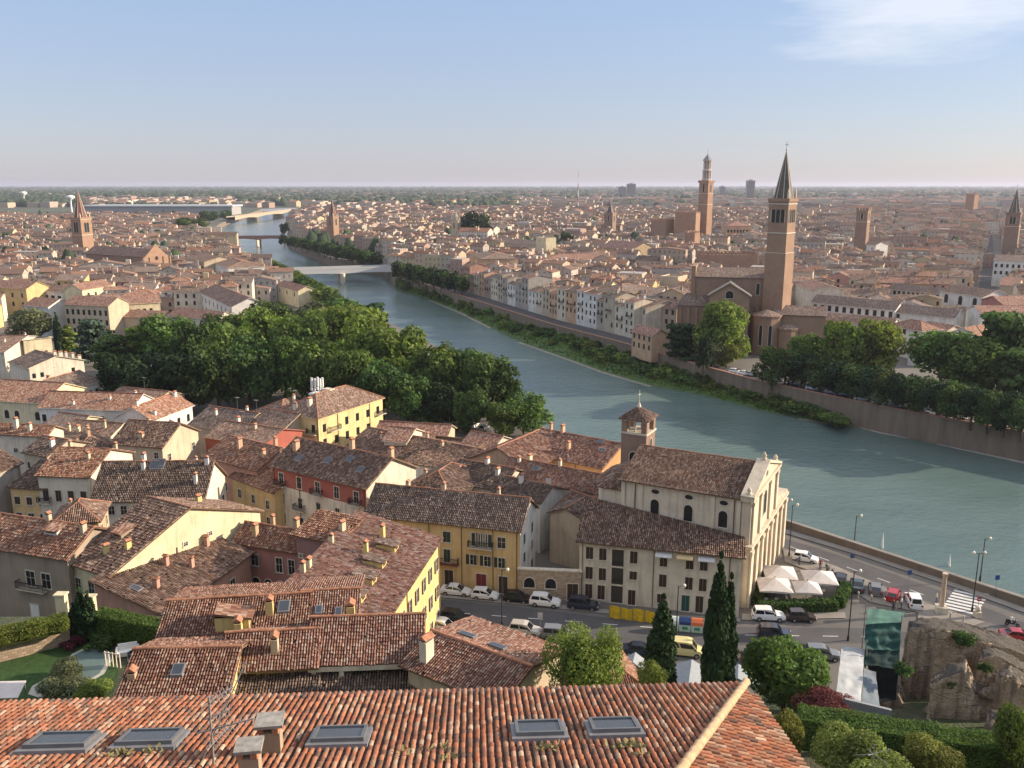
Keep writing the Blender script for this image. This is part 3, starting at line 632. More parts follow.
for z in (.2,2.9,5.6):
    mb = MB(); mb.box(Lp*.245-1.0,-.12,z+2.5,Lp*.245+1.0,-.06,z+2.75); mb.build('loggia_slab', M_STONE, r)
for z in (2.9,5.6):
    mb = MB(); mb.box(Lp*.245-.8,-.10,z+.75,Lp*.245+.8,-.06,z+.82)
    for i in range(9): mb.box(Lp*.245-.78+i*.19,-.09,z-.1,Lp*.245-.75+i*.19,-.065,z+.75)
    mb.build('loggia_railing', M_DARK, r)
for x, c in ((.53,(.62,.62,.60)),(.66,(.66,.52,.28)),(.79,(.60,.58,.58))):
    mb = MB(); mb.extrude([(Lp*x-1.1,-.05,8.5),(Lp*x-1.1,-1.0,8.1),(Lp*x-1.1,-1.0,7.95),(Lp*x-1.1,-.05,8.3)], (2.2,0,0)); mb.build('awning', plain('awning_%d' % int(x*100), c), r)
for x in (.02,.47,.93):
    mb = MB(); mb.tube((Lp*x,-.1,0),(Lp*x,-.1,8.7),.06); mb.build('downpipe', M_WOOD, r)
FOOT.append((20,115,8))
# --- stone wall with blind arches on the street
a, b = P(518,598), P(581,601); d = (b-a).normalized(); ang = math.atan2(d.y, d.x); Lw = (b-a).length
r = empty('garden_wall', a, ang, 'rubble stone wall with blocked arches between the ochre house and cream house', 'wall')
mb = MB(); mb.box(0,0,-1,Lw,.6,4.3); mb.build('masonry', M_STONEW, r)
mb = MB(); mb.box(-.1,-.08,4.3,Lw+.1,.68,4.5); mb.build('coping', M_STONE, r)
for x in (1.6, 4.6):
    put_window(r, (x,-.01,1.7), 0, 1.5, 1.5, 'arch')
put_window(r, (Lw-1.2,-.01,.05), 0, 1.5, 2.5, 'closed', M_SHUT)
# ------------------------------------------------------------------ the church by the river
ux = Vector((-.884,.468,0)); uy = Vector((.468,.884,0))     # along the nave (into the picture), along the facade
O = Vector((31.7,111.9,0)); ANG = math.atan2(uy.y, uy.x)    # local X = along the facade, local Y = along the nave
ch = empty('church', O, ANG, 'limestone church with a sunlit facade, dark oval windows and a low brown roof', 'church')
FOOT.append((28,124,14)); FOOT.append((20,128,10))
def arcpts(w, h, n=8): return [(w/2*math.cos(math.pi*i/n), h+w/2*math.sin(math.pi*i/n)) for i in range(n+1)]
ZN = 15.6; T0, T1 = .8, 17.2; NL = 18.2
mb = MB()
# nave body
def boxl(m, x0,y0,z0,x1,y1,z1, mi=0): m.box(x0,y0,z0,x1,y1,z1,mi)
mid = (T0+T1)/2; RS = 2.7
for pts in (((T0,.6,-1),(T0,NL,-1),(T0,NL,ZN),(T0,.6,ZN)), ((T1,NL,-1),(T1,.6,-1),(T1,.6,ZN),(T1,NL,ZN)), ((T1,NL,-1),(T0,NL,-1),(T0,NL,ZN),(mid,NL,ZN+RS),(T1,NL,ZN))): mb.face(pts[::-1])
for y in (1.0,4.6,15.0,17.7):
    for x0 in (T0-.25, T1-.05): mb.box(x0,y,-1,x0+.3,y+.55,ZN-.3)
mb.box(T0-.35,.7,ZN-.35,T0-.0,NL,ZN+.02); mb.box(T0-.3,.7,9.2,T0+.02,NL,9.5)
mb.build('wall', wall('cream'), ch)
t = MB(); o = .6
sl = RS/(mid-T0)
slab(t, [(T0-o,NL+.4,ZN-sl*o+.12),(T0-o,.9,ZN-sl*o+.12),(mid,.9,ZN+RS+.12),(mid,NL+.4,ZN+RS+.12)], corr=.27)
slab(t, [(T1+o,.9,ZN-sl*o+.12),(T1+o,NL+.4,ZN-sl*o+.12),(mid,NL+.4,ZN+RS+.12),(mid,.9,ZN+RS+.12)], corr=.27)
capline(t, (mid,.9,ZN+RS+.15),(mid,NL+.4,ZN+RS+.15))
t.build('roof', [tiles('brown'), M_WOOD, M_COPPO], ch)
for i, y in enumerate((3.4, 8.3, 13.2)):
    put_window(ch, (T0-.02,y,10.9), R(-90), 1.25, 2.4, 'arch'); put_window(ch, (T0-.02,y,14.1), R(-90), 1.2, .7, 'oval')
for y in (1.9,16.2):
    m2 = MB(); m2.tube((T0-.12,y,0),(T0-.12,y,ZN),.07); m2.build('downpipe', M_WOOD, ch)
# facade
f = MB()
f.box(0,-.6,-1,25,.7,9.0)                          # lower storey
f.box(-.3,-1.0,8.7,25.3,.9,9.15); f.box(-.15,-.8,8.3,25.15,.8,8.7)
f.box(T0-.4,-.45,9.15,T1+.4,.75,15.4); f.box(T0-.8,-.85,15.4,T1+.8,.95,15.85)
f.extrude([(T0-.6,-.55,15.85),(T1+.6,-.55,15.85),(mid,-.55,18.5)], (0,1.3,0))
for sg in (-1,1):
    e = T0-.8 if sg < 0 else T1+.8
    f.extrude([(e,-.9,15.85),(mid,-.9,18.55),(mid,-.9,18.95),(e-sg*-.1,-.9,16.2)], (0,1.9,0))
for x in (.2,3.6,7.0,10.0,13.2,16.4,20.2,23.6): f.box(x,-.95,-1,x+1.1,-.6,8.3); f.box(x-.1,-1.05,7.7,x+1.2,-.6,8.25)
for x in (T0,T0+4.6,T1-5.7,T1-1.1): f.box(x,-.75,9.15,x+1.1,-.45,15.2); f.box(x-.1,-.85,14.7,x+1.2,-.45,15.15)
f.extrude([(17.6,-.6,9.15),(24.8,-.6,9.15),(24.8,-.6,9.3),(17.6,-.6,10.4)], (0,1.2,0)); f.box(17.5,-.75,9.1,25.3,.85,9.5)
for x in (T0-.2,mid,T1+.2): f.lathe(x,0,[(.42,18.7 if x == mid else 16.0),(.42,19.1 if x == mid else 16.5),(.2,19.2 if x == mid else 16.6),(.36,19.5 if x == mid else 16.9),(.1,20.0 if x == mid else 17.3)],8)
f.build('facade', M_LIME, ch)
for (x, z0, w, hh) in ((9.0,.0,2.4,3.4),(4.9,1.2,1.3,2.6),(14.6,1.2,1.3,2.6),(21.4,.0,2.2,3.6)):
    a = arcpts(w, hh); m2 = MB(); m2.extrude([(x+px_, -.66, z0+pz_) for px_, pz_ in a]+[(x-w/2,-.66,z0),(x+w/2,-.66,z0)], (0,.04,0)); m2.build('doorway', plain('church_door', (.06,.04,.03)), ch)
put_window(ch, (mid,-.47,10.8), 0, 1.9, 3.6, 'arch'); put_window(ch, (mid,-.57,16.6), 0, .8, .8, 'oval')
# right aisle and choir
m2 = MB(); m2.box(T1,.7,-1,24.8,15,8.9); m2.build('aisle', wall('sand'), ch)
t = MB(); slab(t, [(25.2,.9,9.0),(25.2,15,9.0),(T1,15,11.6),(T1,.9,11.6)], corr=.27); t.build('roof', [tiles('brown'), M_WOOD], ch)
c0, c1, cy0, cy1, zc = 1.6, 13.5, NL, NL+5.0, 13.6
m2 = MB(); m2.prism([(c0,cy0),(c1,cy0),(c1,cy1-1.5),(c1-2.5,cy1),(c0+2.5,cy1),(c0,cy1-1.5)], -1, zc); m2.build('choir', wall('cream'), ch)
t = MB(); top = ((c0+c1)/2, cy0, zc+3.0)
ring = [(c0-.5,cy0),(c0-.5,cy1-1.2),(c0+2.3,cy1+.5),(c1-2.3,cy1+.5),(c1+.5,cy1-1.2),(c1+.5,cy0)]
for p, q in zip(ring, ring[1:]): slab(t, [(q[0],q[1],zc+.05),(p[0],p[1],zc+.05),top], corr=.27)
t.build('roof', [tiles('brown'), M_WOOD], ch)
# tower
tx, ty, ts = 16.0, NL+3.2, 2.1
m2 = MB(); m2.box(tx-ts,ty-ts,-1,tx+ts,ty+ts,17.6)
for sx in (-1,1):
    for sy in (-1,1): m2.box(tx+sx*(ts-.45)-.45,ty+sy*(ts-.45)-.45,17.6,tx+sx*(ts-.45)+.45,ty+sy*(ts-.45)+.45,19.6)
tw = m2.build('bell_tower', M_BRICKD, ch); tw.location = (0,0,1.0)
m2 = MB(); m2.box(tx-ts-.15,ty-ts-.15,17.45,tx+ts+.15,ty+ts+.15,17.75); m2.box(tx-ts-.2,ty-ts-.2,19.6,tx+ts+.2,ty+ts+.2,19.9)
for d in (-1,1): m2.tube((tx,ty+d*(ts-.5),17.6),(tx,ty+d*(ts-.5),19.6),.18,n=8); m2.tube((tx+d*(ts-.5),ty,17.6),(tx+d*(ts-.5),ty,19.6),.18,n=8)
m2.build('cornice', M_STONE, tw)
t = MB(); e = ts+.38
for p, q in (((-e,-e),(e,-e)),((e,-e),(e,e)),((e,e),(-e,e)),((-e,e),(-e,-e))): slab(t, [(tx+p[0],ty+p[1],19.9),(tx+q[0],ty+q[1],19.9),(tx,ty,21.6)], corr=.27)
t.build('tower_roof', [tiles('brown'), M_WOOD], tw)
m2 = MB(); m2.lathe(tx,ty,[(.4,21.4),(.25,21.9),(.12,22.2),(.1,22.3)],8); m2.tube((tx,ty,22.2),(tx,ty,24.2),.05); m2.box(tx-.4,ty-.04,23.5,tx+.4,ty+.04,23.6); m2.build('cross', M_STONE, tw)
put_window(tw, (tx,ty-ts-.02,12.4), 0, 1.0, 2.2, 'plain'); put_window(tw, (tx-ts-.02,ty,12.4), R(-90), 1.2, 2.2, 'arch'); put_window(tw, (tx,ty-ts-.02,15), 0, .9, 1.6, 'arch')
# ------------------------------------------------------------------ generic towers
def tower(name, label, cat, pos, side, rz, stages, mat, spire=None, belf=None, bands=(), zg=0, taper=0, open_top=None, crenel=False):
    r = empty(name, (pos[0],pos[1],zg), rz, label, cat); hs = side/2
    FOOT.append((pos[0],pos[1],side*.8))
    m = MB(); z = -2
    for (zt, k) in stages:
        m.box(-hs*k,-hs*k,z,hs*k,hs*k,zt); z = zt
    if crenel:
        n = 4; 
        for i in range(n):
            u = -hs+side*(i+.5)/n; w = side/n*.3
            for (x,y) in ((u,-hs+.3),(u,hs-.3),(-hs+.3,u),(hs-.3,u)): m.box(x-w,y-.3 if abs(y)>hs-.5 else y-w,z,x+w,y+.3 if abs(y)>hs-.5 else y+w,z+1.6)
    m.build('shaft', mat, r)
    if bands:
        b = MB()
        for zb in bands: b.box(-hs-.18,-hs-.18,zb,hs+.18,hs+.18,zb+.35)
        b.build('string_course', M_STONE, r)
    if belf:
        z0, z1, nb = belf
        for k in range(4):
            a = R(90)*k
            for i in range(nb):
                u = (i-(nb-1)/2)*side*.24; w = side*.17
                g = MB(); pts = [(w/2*math.cos(math.pi*j/6), z1-z0-w/2+w/2*math.sin(math.pi*j/6)) for j in range(7)]
                g.extrude([(u+x,-hs-.06,z0+z_) for x, z_ in pts]+[(u-w/2,-hs-.06,z0),(u+w/2,-hs-.06,z0)], (0,.1,0))
                o = g.build('belfry_opening', M_GLASS, r); o.rotation_euler = (0,0,a)
                q = MB(); q.tube((u-side*.12,-hs-.1,z0),(u-side*.12,-hs-.1,z1-.4),.14,n=6); q.tube((u+side*.12,-hs-.1,z0),(u+side*.12,-hs-.1,z1-.4),.14,n=6)
                o2 = q.build('belfry_column', M_STONE, r); o2.rotation_euler = (0,0,a)
    if spire:
        z0, z1, k, n, smat = spire; m = MB(); rr = hs*k
        vs = [(rr*math.cos(2*math.pi*(i+.5)/n), rr*math.sin(2*math.pi*(i+.5)/n), z0) for i in range(n)]
        for i in range(n): m.face([vs[i], vs[(i+1)%n], (0,0,z1)])
        for i in range(n): m.tube(vs[i], (0,0,z1), .16, .05, 4, 1)
        m.build('spire', [smat, M_STONE], r)
        m = MB(); m.tube((0,0,z1-.5),(0,0,z1+2.6),.09); m.box(-.6,-.06,z1+1.5,.6,.06,z1+1.7); m.lathe(0,0,[(.1,z1-.3),(.35,z1),(.1,z1+.4)],8); m.build('cross', M_METAL, r)
        for sx in (-1,1):
            for sy in (-1,1): m = MB(); m.lathe(sx*hs*.86, sy*hs*.86, [(.45,z0-.3),(.45,z0+1.6),(.05,z0+3.4)],6); m.build('pinnacle', M_STONE, r)
    return r
SLATE = plain('dark_spire', (.10,.085,.075), .7, 0, .25, .8)
def at_px(px, Y, z=0):      # ground point on the line of sight of a column at distance Y
    x = 0
    for _ in range(8):
        dep = Y*CP-(z-CAM_H)*SP; x = (px-512)/F_PX*dep
    return (x, Y)
# brick campanile of the big church
TP = at_px(779, 306, 30)
BT = tower('bell_tower', 'tallest red brick bell tower with pale stone bands and a dark pointed spire', 'bell tower', TP, 6.9, R(-40), [(4,1.18),(34.3,1.06),(51.5,1.0),(52.6,1.1)], M_BRICK, (52.6,68.6,.92,8,SLATE), (44.6,49.0,3), (14,24,34.1,40.9,50.6))
# brick basilica
bx = empty('church', (66.5,313,0), R(-15), 'massive brown brick church with gabled transept and round apses', 'church'); bx.scale = (1.1,1.1,1.0)
FOOT += [(72,315,17),(88,313,15),(104,304,12),(68,301,11)]
m = MB(); L0 = 26
def gable(m, t, x0,y0,x1,y1,ze,r,ax,oh=.5,mat=0):
    if ax == 'x':
        my = (y0+y1)/2; s_ = r/(my-y0)
        m.face([(x0,y0,-2),(x1,y0,-2),(x1,y0,ze),(x0,y0,ze)],mat); m.face([(x1,y1,-2),(x0,y1,-2),(x0,y1,ze),(x1,y1,ze)],mat)
        m.face([(x1,y0,-2),(x1,y1,-2),(x1,y1,ze),(x1,my,ze+r),(x1,y0,ze)],mat); m.face([(x0,y1,-2),(x0,y0,-2),(x0,y0,ze),(x0,my,ze+r),(x0,y1,ze)],mat)
        slab(t,[(x0-oh,y0-oh,ze-s_*oh+.1),(x1+oh,y0-oh,ze-s_*oh+.1),(x1+oh,my,ze+r+.1),(x0-oh,my,ze+r+.1)]); slab(t,[(x1+oh,y1+oh,ze-s_*oh+.1),(x0-oh,y1+oh,ze-s_*oh+.1),(x0-oh,my,ze+r+.1),(x1+oh,my,ze+r+.1)])
    else:
        mx = (x0+x1)/2; s_ = r/(mx-x0)
        m.face([(x0,y0,-2),(x1,y0,-2),(x1,y0,ze),(mx,y0,ze+r),(x0,y0,ze)],mat); m.face([(x1,y1,-2),(x0,y1,-2),(x0,y1,ze),(mx,y1,ze+r),(x1,y1,ze)],mat)
        m.face([(x1,y0,-2),(x1,y1,-2),(x1,y1,ze),(x1,y0,ze)],mat); m.face([(x0,y1,-2),(x0,y0,-2),(x0,y0,ze),(x0,y1,ze)],mat)
        slab(t,[(x1+oh,y0-oh,ze-s_*oh+.1),(x1+oh,y1+oh,ze-s_*oh+.1),(mx,y1+oh,ze+r+.1),(mx,y0-oh,ze+r+.1)]); slab(t,[(x0-oh,y1+oh,ze-s_*oh+.1),(x0-oh,y0-oh,ze-s_*oh+.1),(mx,y0-oh,ze+r+.1),(mx,y1+oh,ze+r+.1)])
RT = [tiles('grey'), M_BRICK, M_COPPO]
t = MB(); m = MB(); gable(m,t,-2,0,21,12,25.5,2.6,'x'); m.box(-2.5,-.4,-2,-1.2,12.4,29.0); m.build('nave', M_BRICK, bx); t.build('roof', RT, bx)
t = MB(); m = MB(); gable(m,t,4,-12,16,0.2,20.5,4.0,'y'); m.build('transept', M_BRICK, bx); t.build('roof', RT, bx)
m = MB(); m.extrude([(3.4,-12.6,20.2),(10,-12.6,24.9),(10,-12.6,25.3),(3.4,-12.6,20.7)],(0,.8,0)); m.extrude([(16.6,-12.6,20.2),(16.6,-12.6,20.7),(10,-12.6,25.3),(10,-12.6,24.9)],(0,.8,0)); m.build('cornice', M_STONE, bx)
put_window(bx,(10,-12.03,19.5),0,2.4,2.6,'arch'); put_window(bx,(7.5,-12.03,9),0,1.2,7,'arch'); put_window(bx,(12.5,-12.03,9),0,1.2,7,'arch')
t = MB(); m = MB(); m.box(-6,-8,-2,4,2,16.2); m.build('chapel', M_BRICK, bx); slab(t,[(-6.5,-8.5,16.2),(4.3,-8.5,16.2),(4.3,2,19.2),(-4,2,19.2)]); t.build('roof', [tiles('dark'), M_BRICK], bx)
for x in (-5,-2.5,0,2.5,3.9,16.2,18.5): 
    m = MB(); m.box(x-.4,-8.7 if x < 4 else -1.0,-2,x+.4,-7.8 if x < 4 else .1,15.5); m.build('buttress', M_BRICK, bx)
m = MB()
for cx, cy, rr, hz in ((21.5,-6,4.6,13.0),(28.0,-8,3.0,9.0)):
    m.lathe(cx,cy,[(rr,-2),(rr,hz),(rr+.25,hz),(rr+.25,hz+.6)],10,0,None,False)
m.build('apse', M_BRICK, bx)
t = MB()
for cx, cy, rr, hz in ((21.5,-6,4.6,13.6),(28.0,-8,3.0,9.6)):
    for k in range(10):
        a, b = 2*math.pi*k/10, 2*math.pi*(k+1)/10
        slab(t,[(cx+(rr+.4)*math.cos(a),cy+(rr+.4)*math.sin(a),hz),(cx+(rr+.4)*math.cos(b),cy+(rr+.4)*math.sin(b),hz),(cx,cy,hz+1.8)])
t.build('roof', [tiles('grey'), M_BRICK], bx)
for a in (-110,-75): 
    put_window(bx,(21.5+4.66*math.cos(R(a)),-6+4.66*math.sin(R(a)),3.5),R(a+90),1.0,7,'arch')
for x in (18.4,): put_window(bx,(x,-.03,19.5),0,1.0,4.0,'arch')
t = MB(); m = MB(); gable(m,t,24,-6,39,2,14.0,2.4,'x'); m.build('sacristy', M_BRICK, bx); t.build('roof', RT, bx)
# slim municipal tower
LP_ = at_px(706, 800, 50); LR = R(-42)
lam = tower('watch_tower', 'tall slim brick tower topped by a pale open octagonal lantern', 'tower', LP_, 9.2, LR, [(30,1.0),(59,.98),(61,1.16)], M_BRICK2, None, (51,57.5,1), (40,49.5,58.6))
m = MB()
m.lathe(0,0,[(4.6,61),(4.6,62.0),(3.6,62.0),(3.6,62.6)],8,0,None,False); m.lathe(0,0,[(3.7,69.2),(4.2,69.2),(4.2,70.0),(3.2,70.0),(3.2,71)],8,0,None,False); m.lathe(0,0,[(3.3,77.5),(4.0,77.6),(4.0,78.3)],8,0,None,False)
for k in range(8):
    a = math.pi*(k+.5)/4
    m.tube((3.3*math.cos(a),3.3*math.sin(a),62),(3.3*math.cos(a),3.3*math.sin(a),69.4),.5,n=6); m.tube((2.9*math.cos(a),2.9*math.sin(a),70.5),(2.9*math.cos(a),2.9*math.sin(a),77.7),.45,n=6)
m.build('lantern', plain('lantern_stone', (.52,.46,.40)), lam)
m = MB(); m.lathe(0,0,[(1.6,61),(1.6,77.8)],8,0,None,False); m.build('lantern_core', plain('lantern_core', (.30,.26,.24)), lam)
m = MB(); m.lathe(0,0,[(4.3,78.3),(2.2,81),(.9,82.6),(.5,83.2),(.15,84.5)],8,0,None,False); m.tube((0,0,84),(0,0,88),.15); m.build('cap', M_LEAD, lam)
# red brick palace with battlements left of it
def fortblock(label, px, Y, w, dpt, hgt, rz, mat=M_BRICK2, ze=None):
    x, y = at_px(px, Y, hgt/2); r = empty('brick_palace', (x,y,0), rz, label, 'palace'); FOOT.append((x,y,max(w,dpt)*.6))
    m = MB(); m.box(-w/2,-dpt/2,-1,w/2,dpt/2,hgt); m.build('wall', mat, r)
    def cren(a0, a1):
        n = max(2, int((a1-a0)/2.2)); st = (a1-a0)/n; pts = [(a0, hgt), (a1, hgt)]
        for i in range(n-1, -1, -1):
            x0, x1 = a0+i*st+st*.22, a0+(i+1)*st-st*.22
            pts += [(a0+(i+1)*st, hgt+.5), (x1, hgt+.5), (x1, hgt+2.0), ((x0+x1)/2, hgt+1.5), (x0, hgt+2.0), (x0, hgt+.5)]
        return pts+[(a0, hgt+.5)]
    m = MB()
    for yy in (-dpt/2, dpt/2-.6): m.extrude([(x, yy, z) for x, z in cren(-w/2, w/2)], (0,.6,0))
    for xx in (-w/2, w/2-.6): m.extrude([(xx, y_, z) for y_, z in cren(-dpt/2+.62, dpt/2-.62)], (.6,0,0))
    m.build('battlements', mat, r); return r
fortblock('square red brick block with swallow battlements left of the slim tower', 662, 800, 15, 15, 26, R(-40))
fortblock('broad battlemented red brick hall beneath the slim tower', 687, 790, 19, 12, 32.5, R(-30))
fortblock('lower red brick tower house in front of the battlemented hall', 692, 660, 8, 8, 22, R(-40))
fortblock('brick palace wing with a low battlement behind the big church', 726, 520, 34, 12, 17, R(-8))
# far towers
tower('bell_tower', 'brick bell tower with a sharp red spire among roofs on the left side', 'bell tower', at_px(82,640,25), 9.6, R(-22), [(33.5,1.0),(34.5,1.12)], M_BRICK2, (34.5,53.5,.92,8,plain('red_spire', (.17,.08,.06), .8)), (24,31,2), (22,33))
tower('bell_tower', 'grey brick bell tower with a dark spire rising at the right edge', 'bell tower', at_px(1013,640,30), 9.0, R(-35), [(37,1.0),(38,1.1)], M_BRICKD, (38,55,.85,8,SLATE), (30,35,2), (28,))
tower('tower', 'plain square medieval brick tower standing above the right-hand roofs', 'tower', at_px(862,620,25), 7.6, R(-36), [(40,1.0)], M_BRICKD, None, (34,38,1), (32,), crenel=True)
tower('tower', 'squat distant brick tower with one sunlit side near the right edge', 'tower', at_px(972,1500,30), 14, R(-55), [(42,1.0)], M_BRICK2, None, None, (), crenel=True)
tower('bell_tower', 'small pointed red bell tower near the far riverbend', 'bell tower', at_px(333,850,20), 8, R(-30), [(28,1.0)], M_BRICK2, (28,45,.95,6,plain('red_spire', (.17,.08,.06), .8)), (20,26,1))
tower('bell_tower', 'white slender bell tower beside the large round tree across the river', 'bell tower', at_px(456,780,15), 6, R(-30), [(27,1.0),(30,.7)], wall('sand'), (30,35,.7,8,M_LEAD), (20,25,1))
tower('bell_tower', 'small dark brick tower in the middle of the distant roofs', 'bell tower', at_px(610,900,15), 9, R(-30), [(30,1.0)], M_BRICKD, (30,40,.9,4,SLATE), (22,27,1))
# long church of the pointed campanile on the left
x, y = at_px(156, 545, 12)
lc = empty('church', (x-62.5*math.cos(R(30))-7*math.sin(R(30)), y+62.5*math.sin(R(30))-7*math.cos(R(30)),0), R(-30), 'long brick church with a sunlit orange facade on the left bank', 'church'); FOOT += [(x,y,13),(x-14,y+9,12),(x-27,y+16,11),(x-38,y+22,8),(x+10,y-8,10),(x-18,y-7,13),(x-36,y+4,13),(x-50,y+14,12),(x-4,y-16,10)]
m = MB(); t = MB(); gable(m,t,4,0,62,14,14.5,4.2,'x'); m.build('nave', M_BRICKD, lc); t.build('roof', [tiles('brown'), M_BRICKD, M_COPPO], lc)
m = MB(); c_ = [(62.2,-3,-1),(62.2,17,-1),(62.2,17,13),(62.2,12,17),(62.2,7,22),(62.2,2,17),(62.2,-3,13)]; m.extrude(c_, (1.0,0,0))
for v in (-3,1.6,11.6,16.2): m.box(63.2,v,-1,63.8,v+.9,14)
fo = m.build('facade', M_BRICK2, lc); put_window(lc,(63.25,7,12),R(90),2.4,2.4,'oval',full=False)
for v in (0,14): put_window(lc,(63.25,v,4),R(90),1.2,5,'arch',full=False)
# far modern silhouettes
def slabtower(label, px, Y, w, h, mat, name='tower_block', cat='tower block'):
    x, y = at_px(px, Y, h/2); r = empty(name, (x,y,0), 0, label, cat); m = MB(); m.box(-w/2,-w/3,-1,w/2,w/3,h); m.box(-w/6,-w/6,h,w/6,w/6,h+3); m.build('wall', mat, r)
    g = MB()
    for i in range(int(h/3.5)): g.box(-w/2+.5,-w/3-.06,1.2+i*3.5,w/2-.5,-w/3+.02,2.6+i*3.5)
    g.build('window_bands', M_GLASS, r)
slabtower('lone grey tower block on the horizon right of the slim tower', 750, 3000, 26, 72, plain('concrete', (.34,.33,.32), .8))
slabtower('far blue-grey office block on the horizon, taller of a pair', 631, 3600, 34, 62, plain('concrete', (.34,.33,.32), .8)); slabtower('far blue-grey office block on the horizon, lower of a pair', 622, 3700, 30, 50, plain('concrete', (.34,.33,.32), .8))
slabtower('single distant block on the horizon just beside the slim tower', 722, 3500, 22, 52, plain('concrete', (.34,.33,.32), .8))
x, y = at_px(578, 2200, 40); r = empty('radio_mast', (x,y,0), 0, 'thin red and white radio mast standing above the horizon', 'mast')
for i in range(6): m = MB(); m.tube((0,0,i*15-1),(0,0,i*15+14.9),2.0-.28*i,1.75-.28*i,8); m.build('mast_section', plain('mast_red',(.35,.12,.10)) if i % 2 else plain('mast_white',(.6,.58,.56)), r)
x, y = at_px(71, 1900, 15); r = empty('water_tower', (x,y,0), 0, 'white mushroom-shaped water tower beyond the left bell tower', 'water tower')
m = MB(); m.lathe(0,0,[(2.2,-1),(1.8,22),(2.2,26),(9,31),(9,34),(4,36)],14); m.build('tank', plain('tower_white',(.72,.71,.68)), r)
x, y = at_px(24, 2600, 15); r = empty('water_tower', (x,y,0), 0, 'second white water tower farther off at the left', 'water tower')
m = MB(); m.lathe(0,0,[(2.4,-1),(2,24),(2.4,27),(10,33),(10,37),(4,39)],14); m.build('tank', plain('tower_white',(.72,.71,.68)), r)
x0, y0 = at_px(84, 1750, 5); x1, y1 = at_px(232, 1750, 5); r = empty('rail_shed', (x0,y0,0), 0, 'very long low shed with a pale roof stretching behind the left bank', 'shed')
m = MB(); m.box(0,0,-1,x1-x0,60,16); m.build('wall', plain('shed_wall',(.34,.33,.33)), r); m = MB(); m.box(-3,-3,16,x1-x0+3,63,18.5); m.build('roof', plain('shed_roof',(.62,.62,.62)), r)
x0, y0 = at_px(8, 1300, 5); r = empty('warehouse', (x0,y0,0), R(2), 'low pale warehouse beside the woods at the far left', 'warehouse')
m = MB(); m.box(0,0,-1,86,24,9); m.build('wall', plain('shed_pale',(.5,.42,.36)), r); m = MB(); m.box(-1,-1,9,87,25,10); m.build('roof', plain('shed_brown',(.42,.32,.27)), r)
# ------------------------------------------------------------------ bridges
def bridge(label, pA, pB, zt, th, w, piers, mat, zr=1.0, arch=0, pmat=None):
    A, B = P(*pA, zt), P(*pB, zt); d = (B-A); L = d.length; ang = math.atan2(d.y, d.x)
    r = empty('bridge', (A.x,A.y,0), ang, label, 'bridge')
    m = MB(); N_ = 40
    top = [(L*i/N_, zt) for i in range(N_+1)]
    ps = [0]+[t*L for t in piers]+[L]
    def low(x):
        for a, b in zip(ps, ps[1:]):
            if a <= x <= b+1e-6: u = (x-a)/(b-a); return zt-th-arch*(1-math.sin(math.pi*u)**.7 if 0 < u < 1 else 1)
        return zt-th-arch
    for (xa, za), (xb, zb) in zip(top, top[1:]):
        m.idx([(xa,0,low(xa)),(xb,0,low(xb)),(xb,0,zb),(xa,0,za),(xa,w,low(xa)),(xb,w,low(xb)),(xb,w,zb),(xa,w,za)], [(0,1,2,3),(7,6,5,4),(3,2,6,7),(1,0,4,5)])
    m.build('deck', mat, r)
    m = MB(); m.box(0,-.1,zt,L,.25,zt+zr); m.box(0,w-.25,zt,L,w+.1,zt+zr); m.build('parapet', mat, r)
    m = MB(); m.box(0,.3,zt+.01,L,w-.3,zt+.05); m.build('roadway', M_ASPH, r)
    for t in piers:
        m = MB(); x = t*L; m.prism([(x-1.6,-1),(x,-4),(x+1.6,-1),(x+1.6,w+1),(x,w+4),(x-1.6,w+1)], -9, zt-th-arch+.3); m.build('pier', pmat or mat, r)
    return r
def asphalt(name, rgb):
    k = NT(name); g = k.geo(); a = k.noise(g, .25, 5, .65); b = k.noise(g, 6, 3)
    c = k.ramp(a, [(.3, tuple(x*.8 for x in rgb)), (.7, tuple(x*1.2 for x in rgb))]); c = k.mix(k.math('MULTIPLY', b, .25), c, tuple(x*1.6 for x in rgb))
    k.l(c, k.b.inputs['Base Color']); k.rough(.9); k.b.inputs['Specular IOR Level'].default_value = .2; return k.mat
M_ASPH = asphalt('asphalt', (.085,.083,.085)); M_PAVE = asphalt('pavement_stone', (.23,.21,.185)); M_LOT = asphalt('old_asphalt', (.125,.118,.11))
bridge('white concrete bridge crossing the near bend of the river', (278,271), (393,267.5), 3.2, 2.6, 11, (.55,), plain('bridge_white', (.58,.57,.55), .8), 1.1, .6, M_STONE)
bridge('reddish brick bridge with dark piers farther up the river', (214,237.5), (284,237), 4, 1.6, 12, (.2,.62), plain('bridge_red', (.27,.15,.12), .85), 1.1, 1.6, M_STONE)
bridge('pale stone bridge at the farthest bend of the river', (235,217.5), (298,209.5), 6, 2.5, 14, (.28,.68), plain('bridge_sand', (.42,.34,.25), .85), 1.4, 2.2)
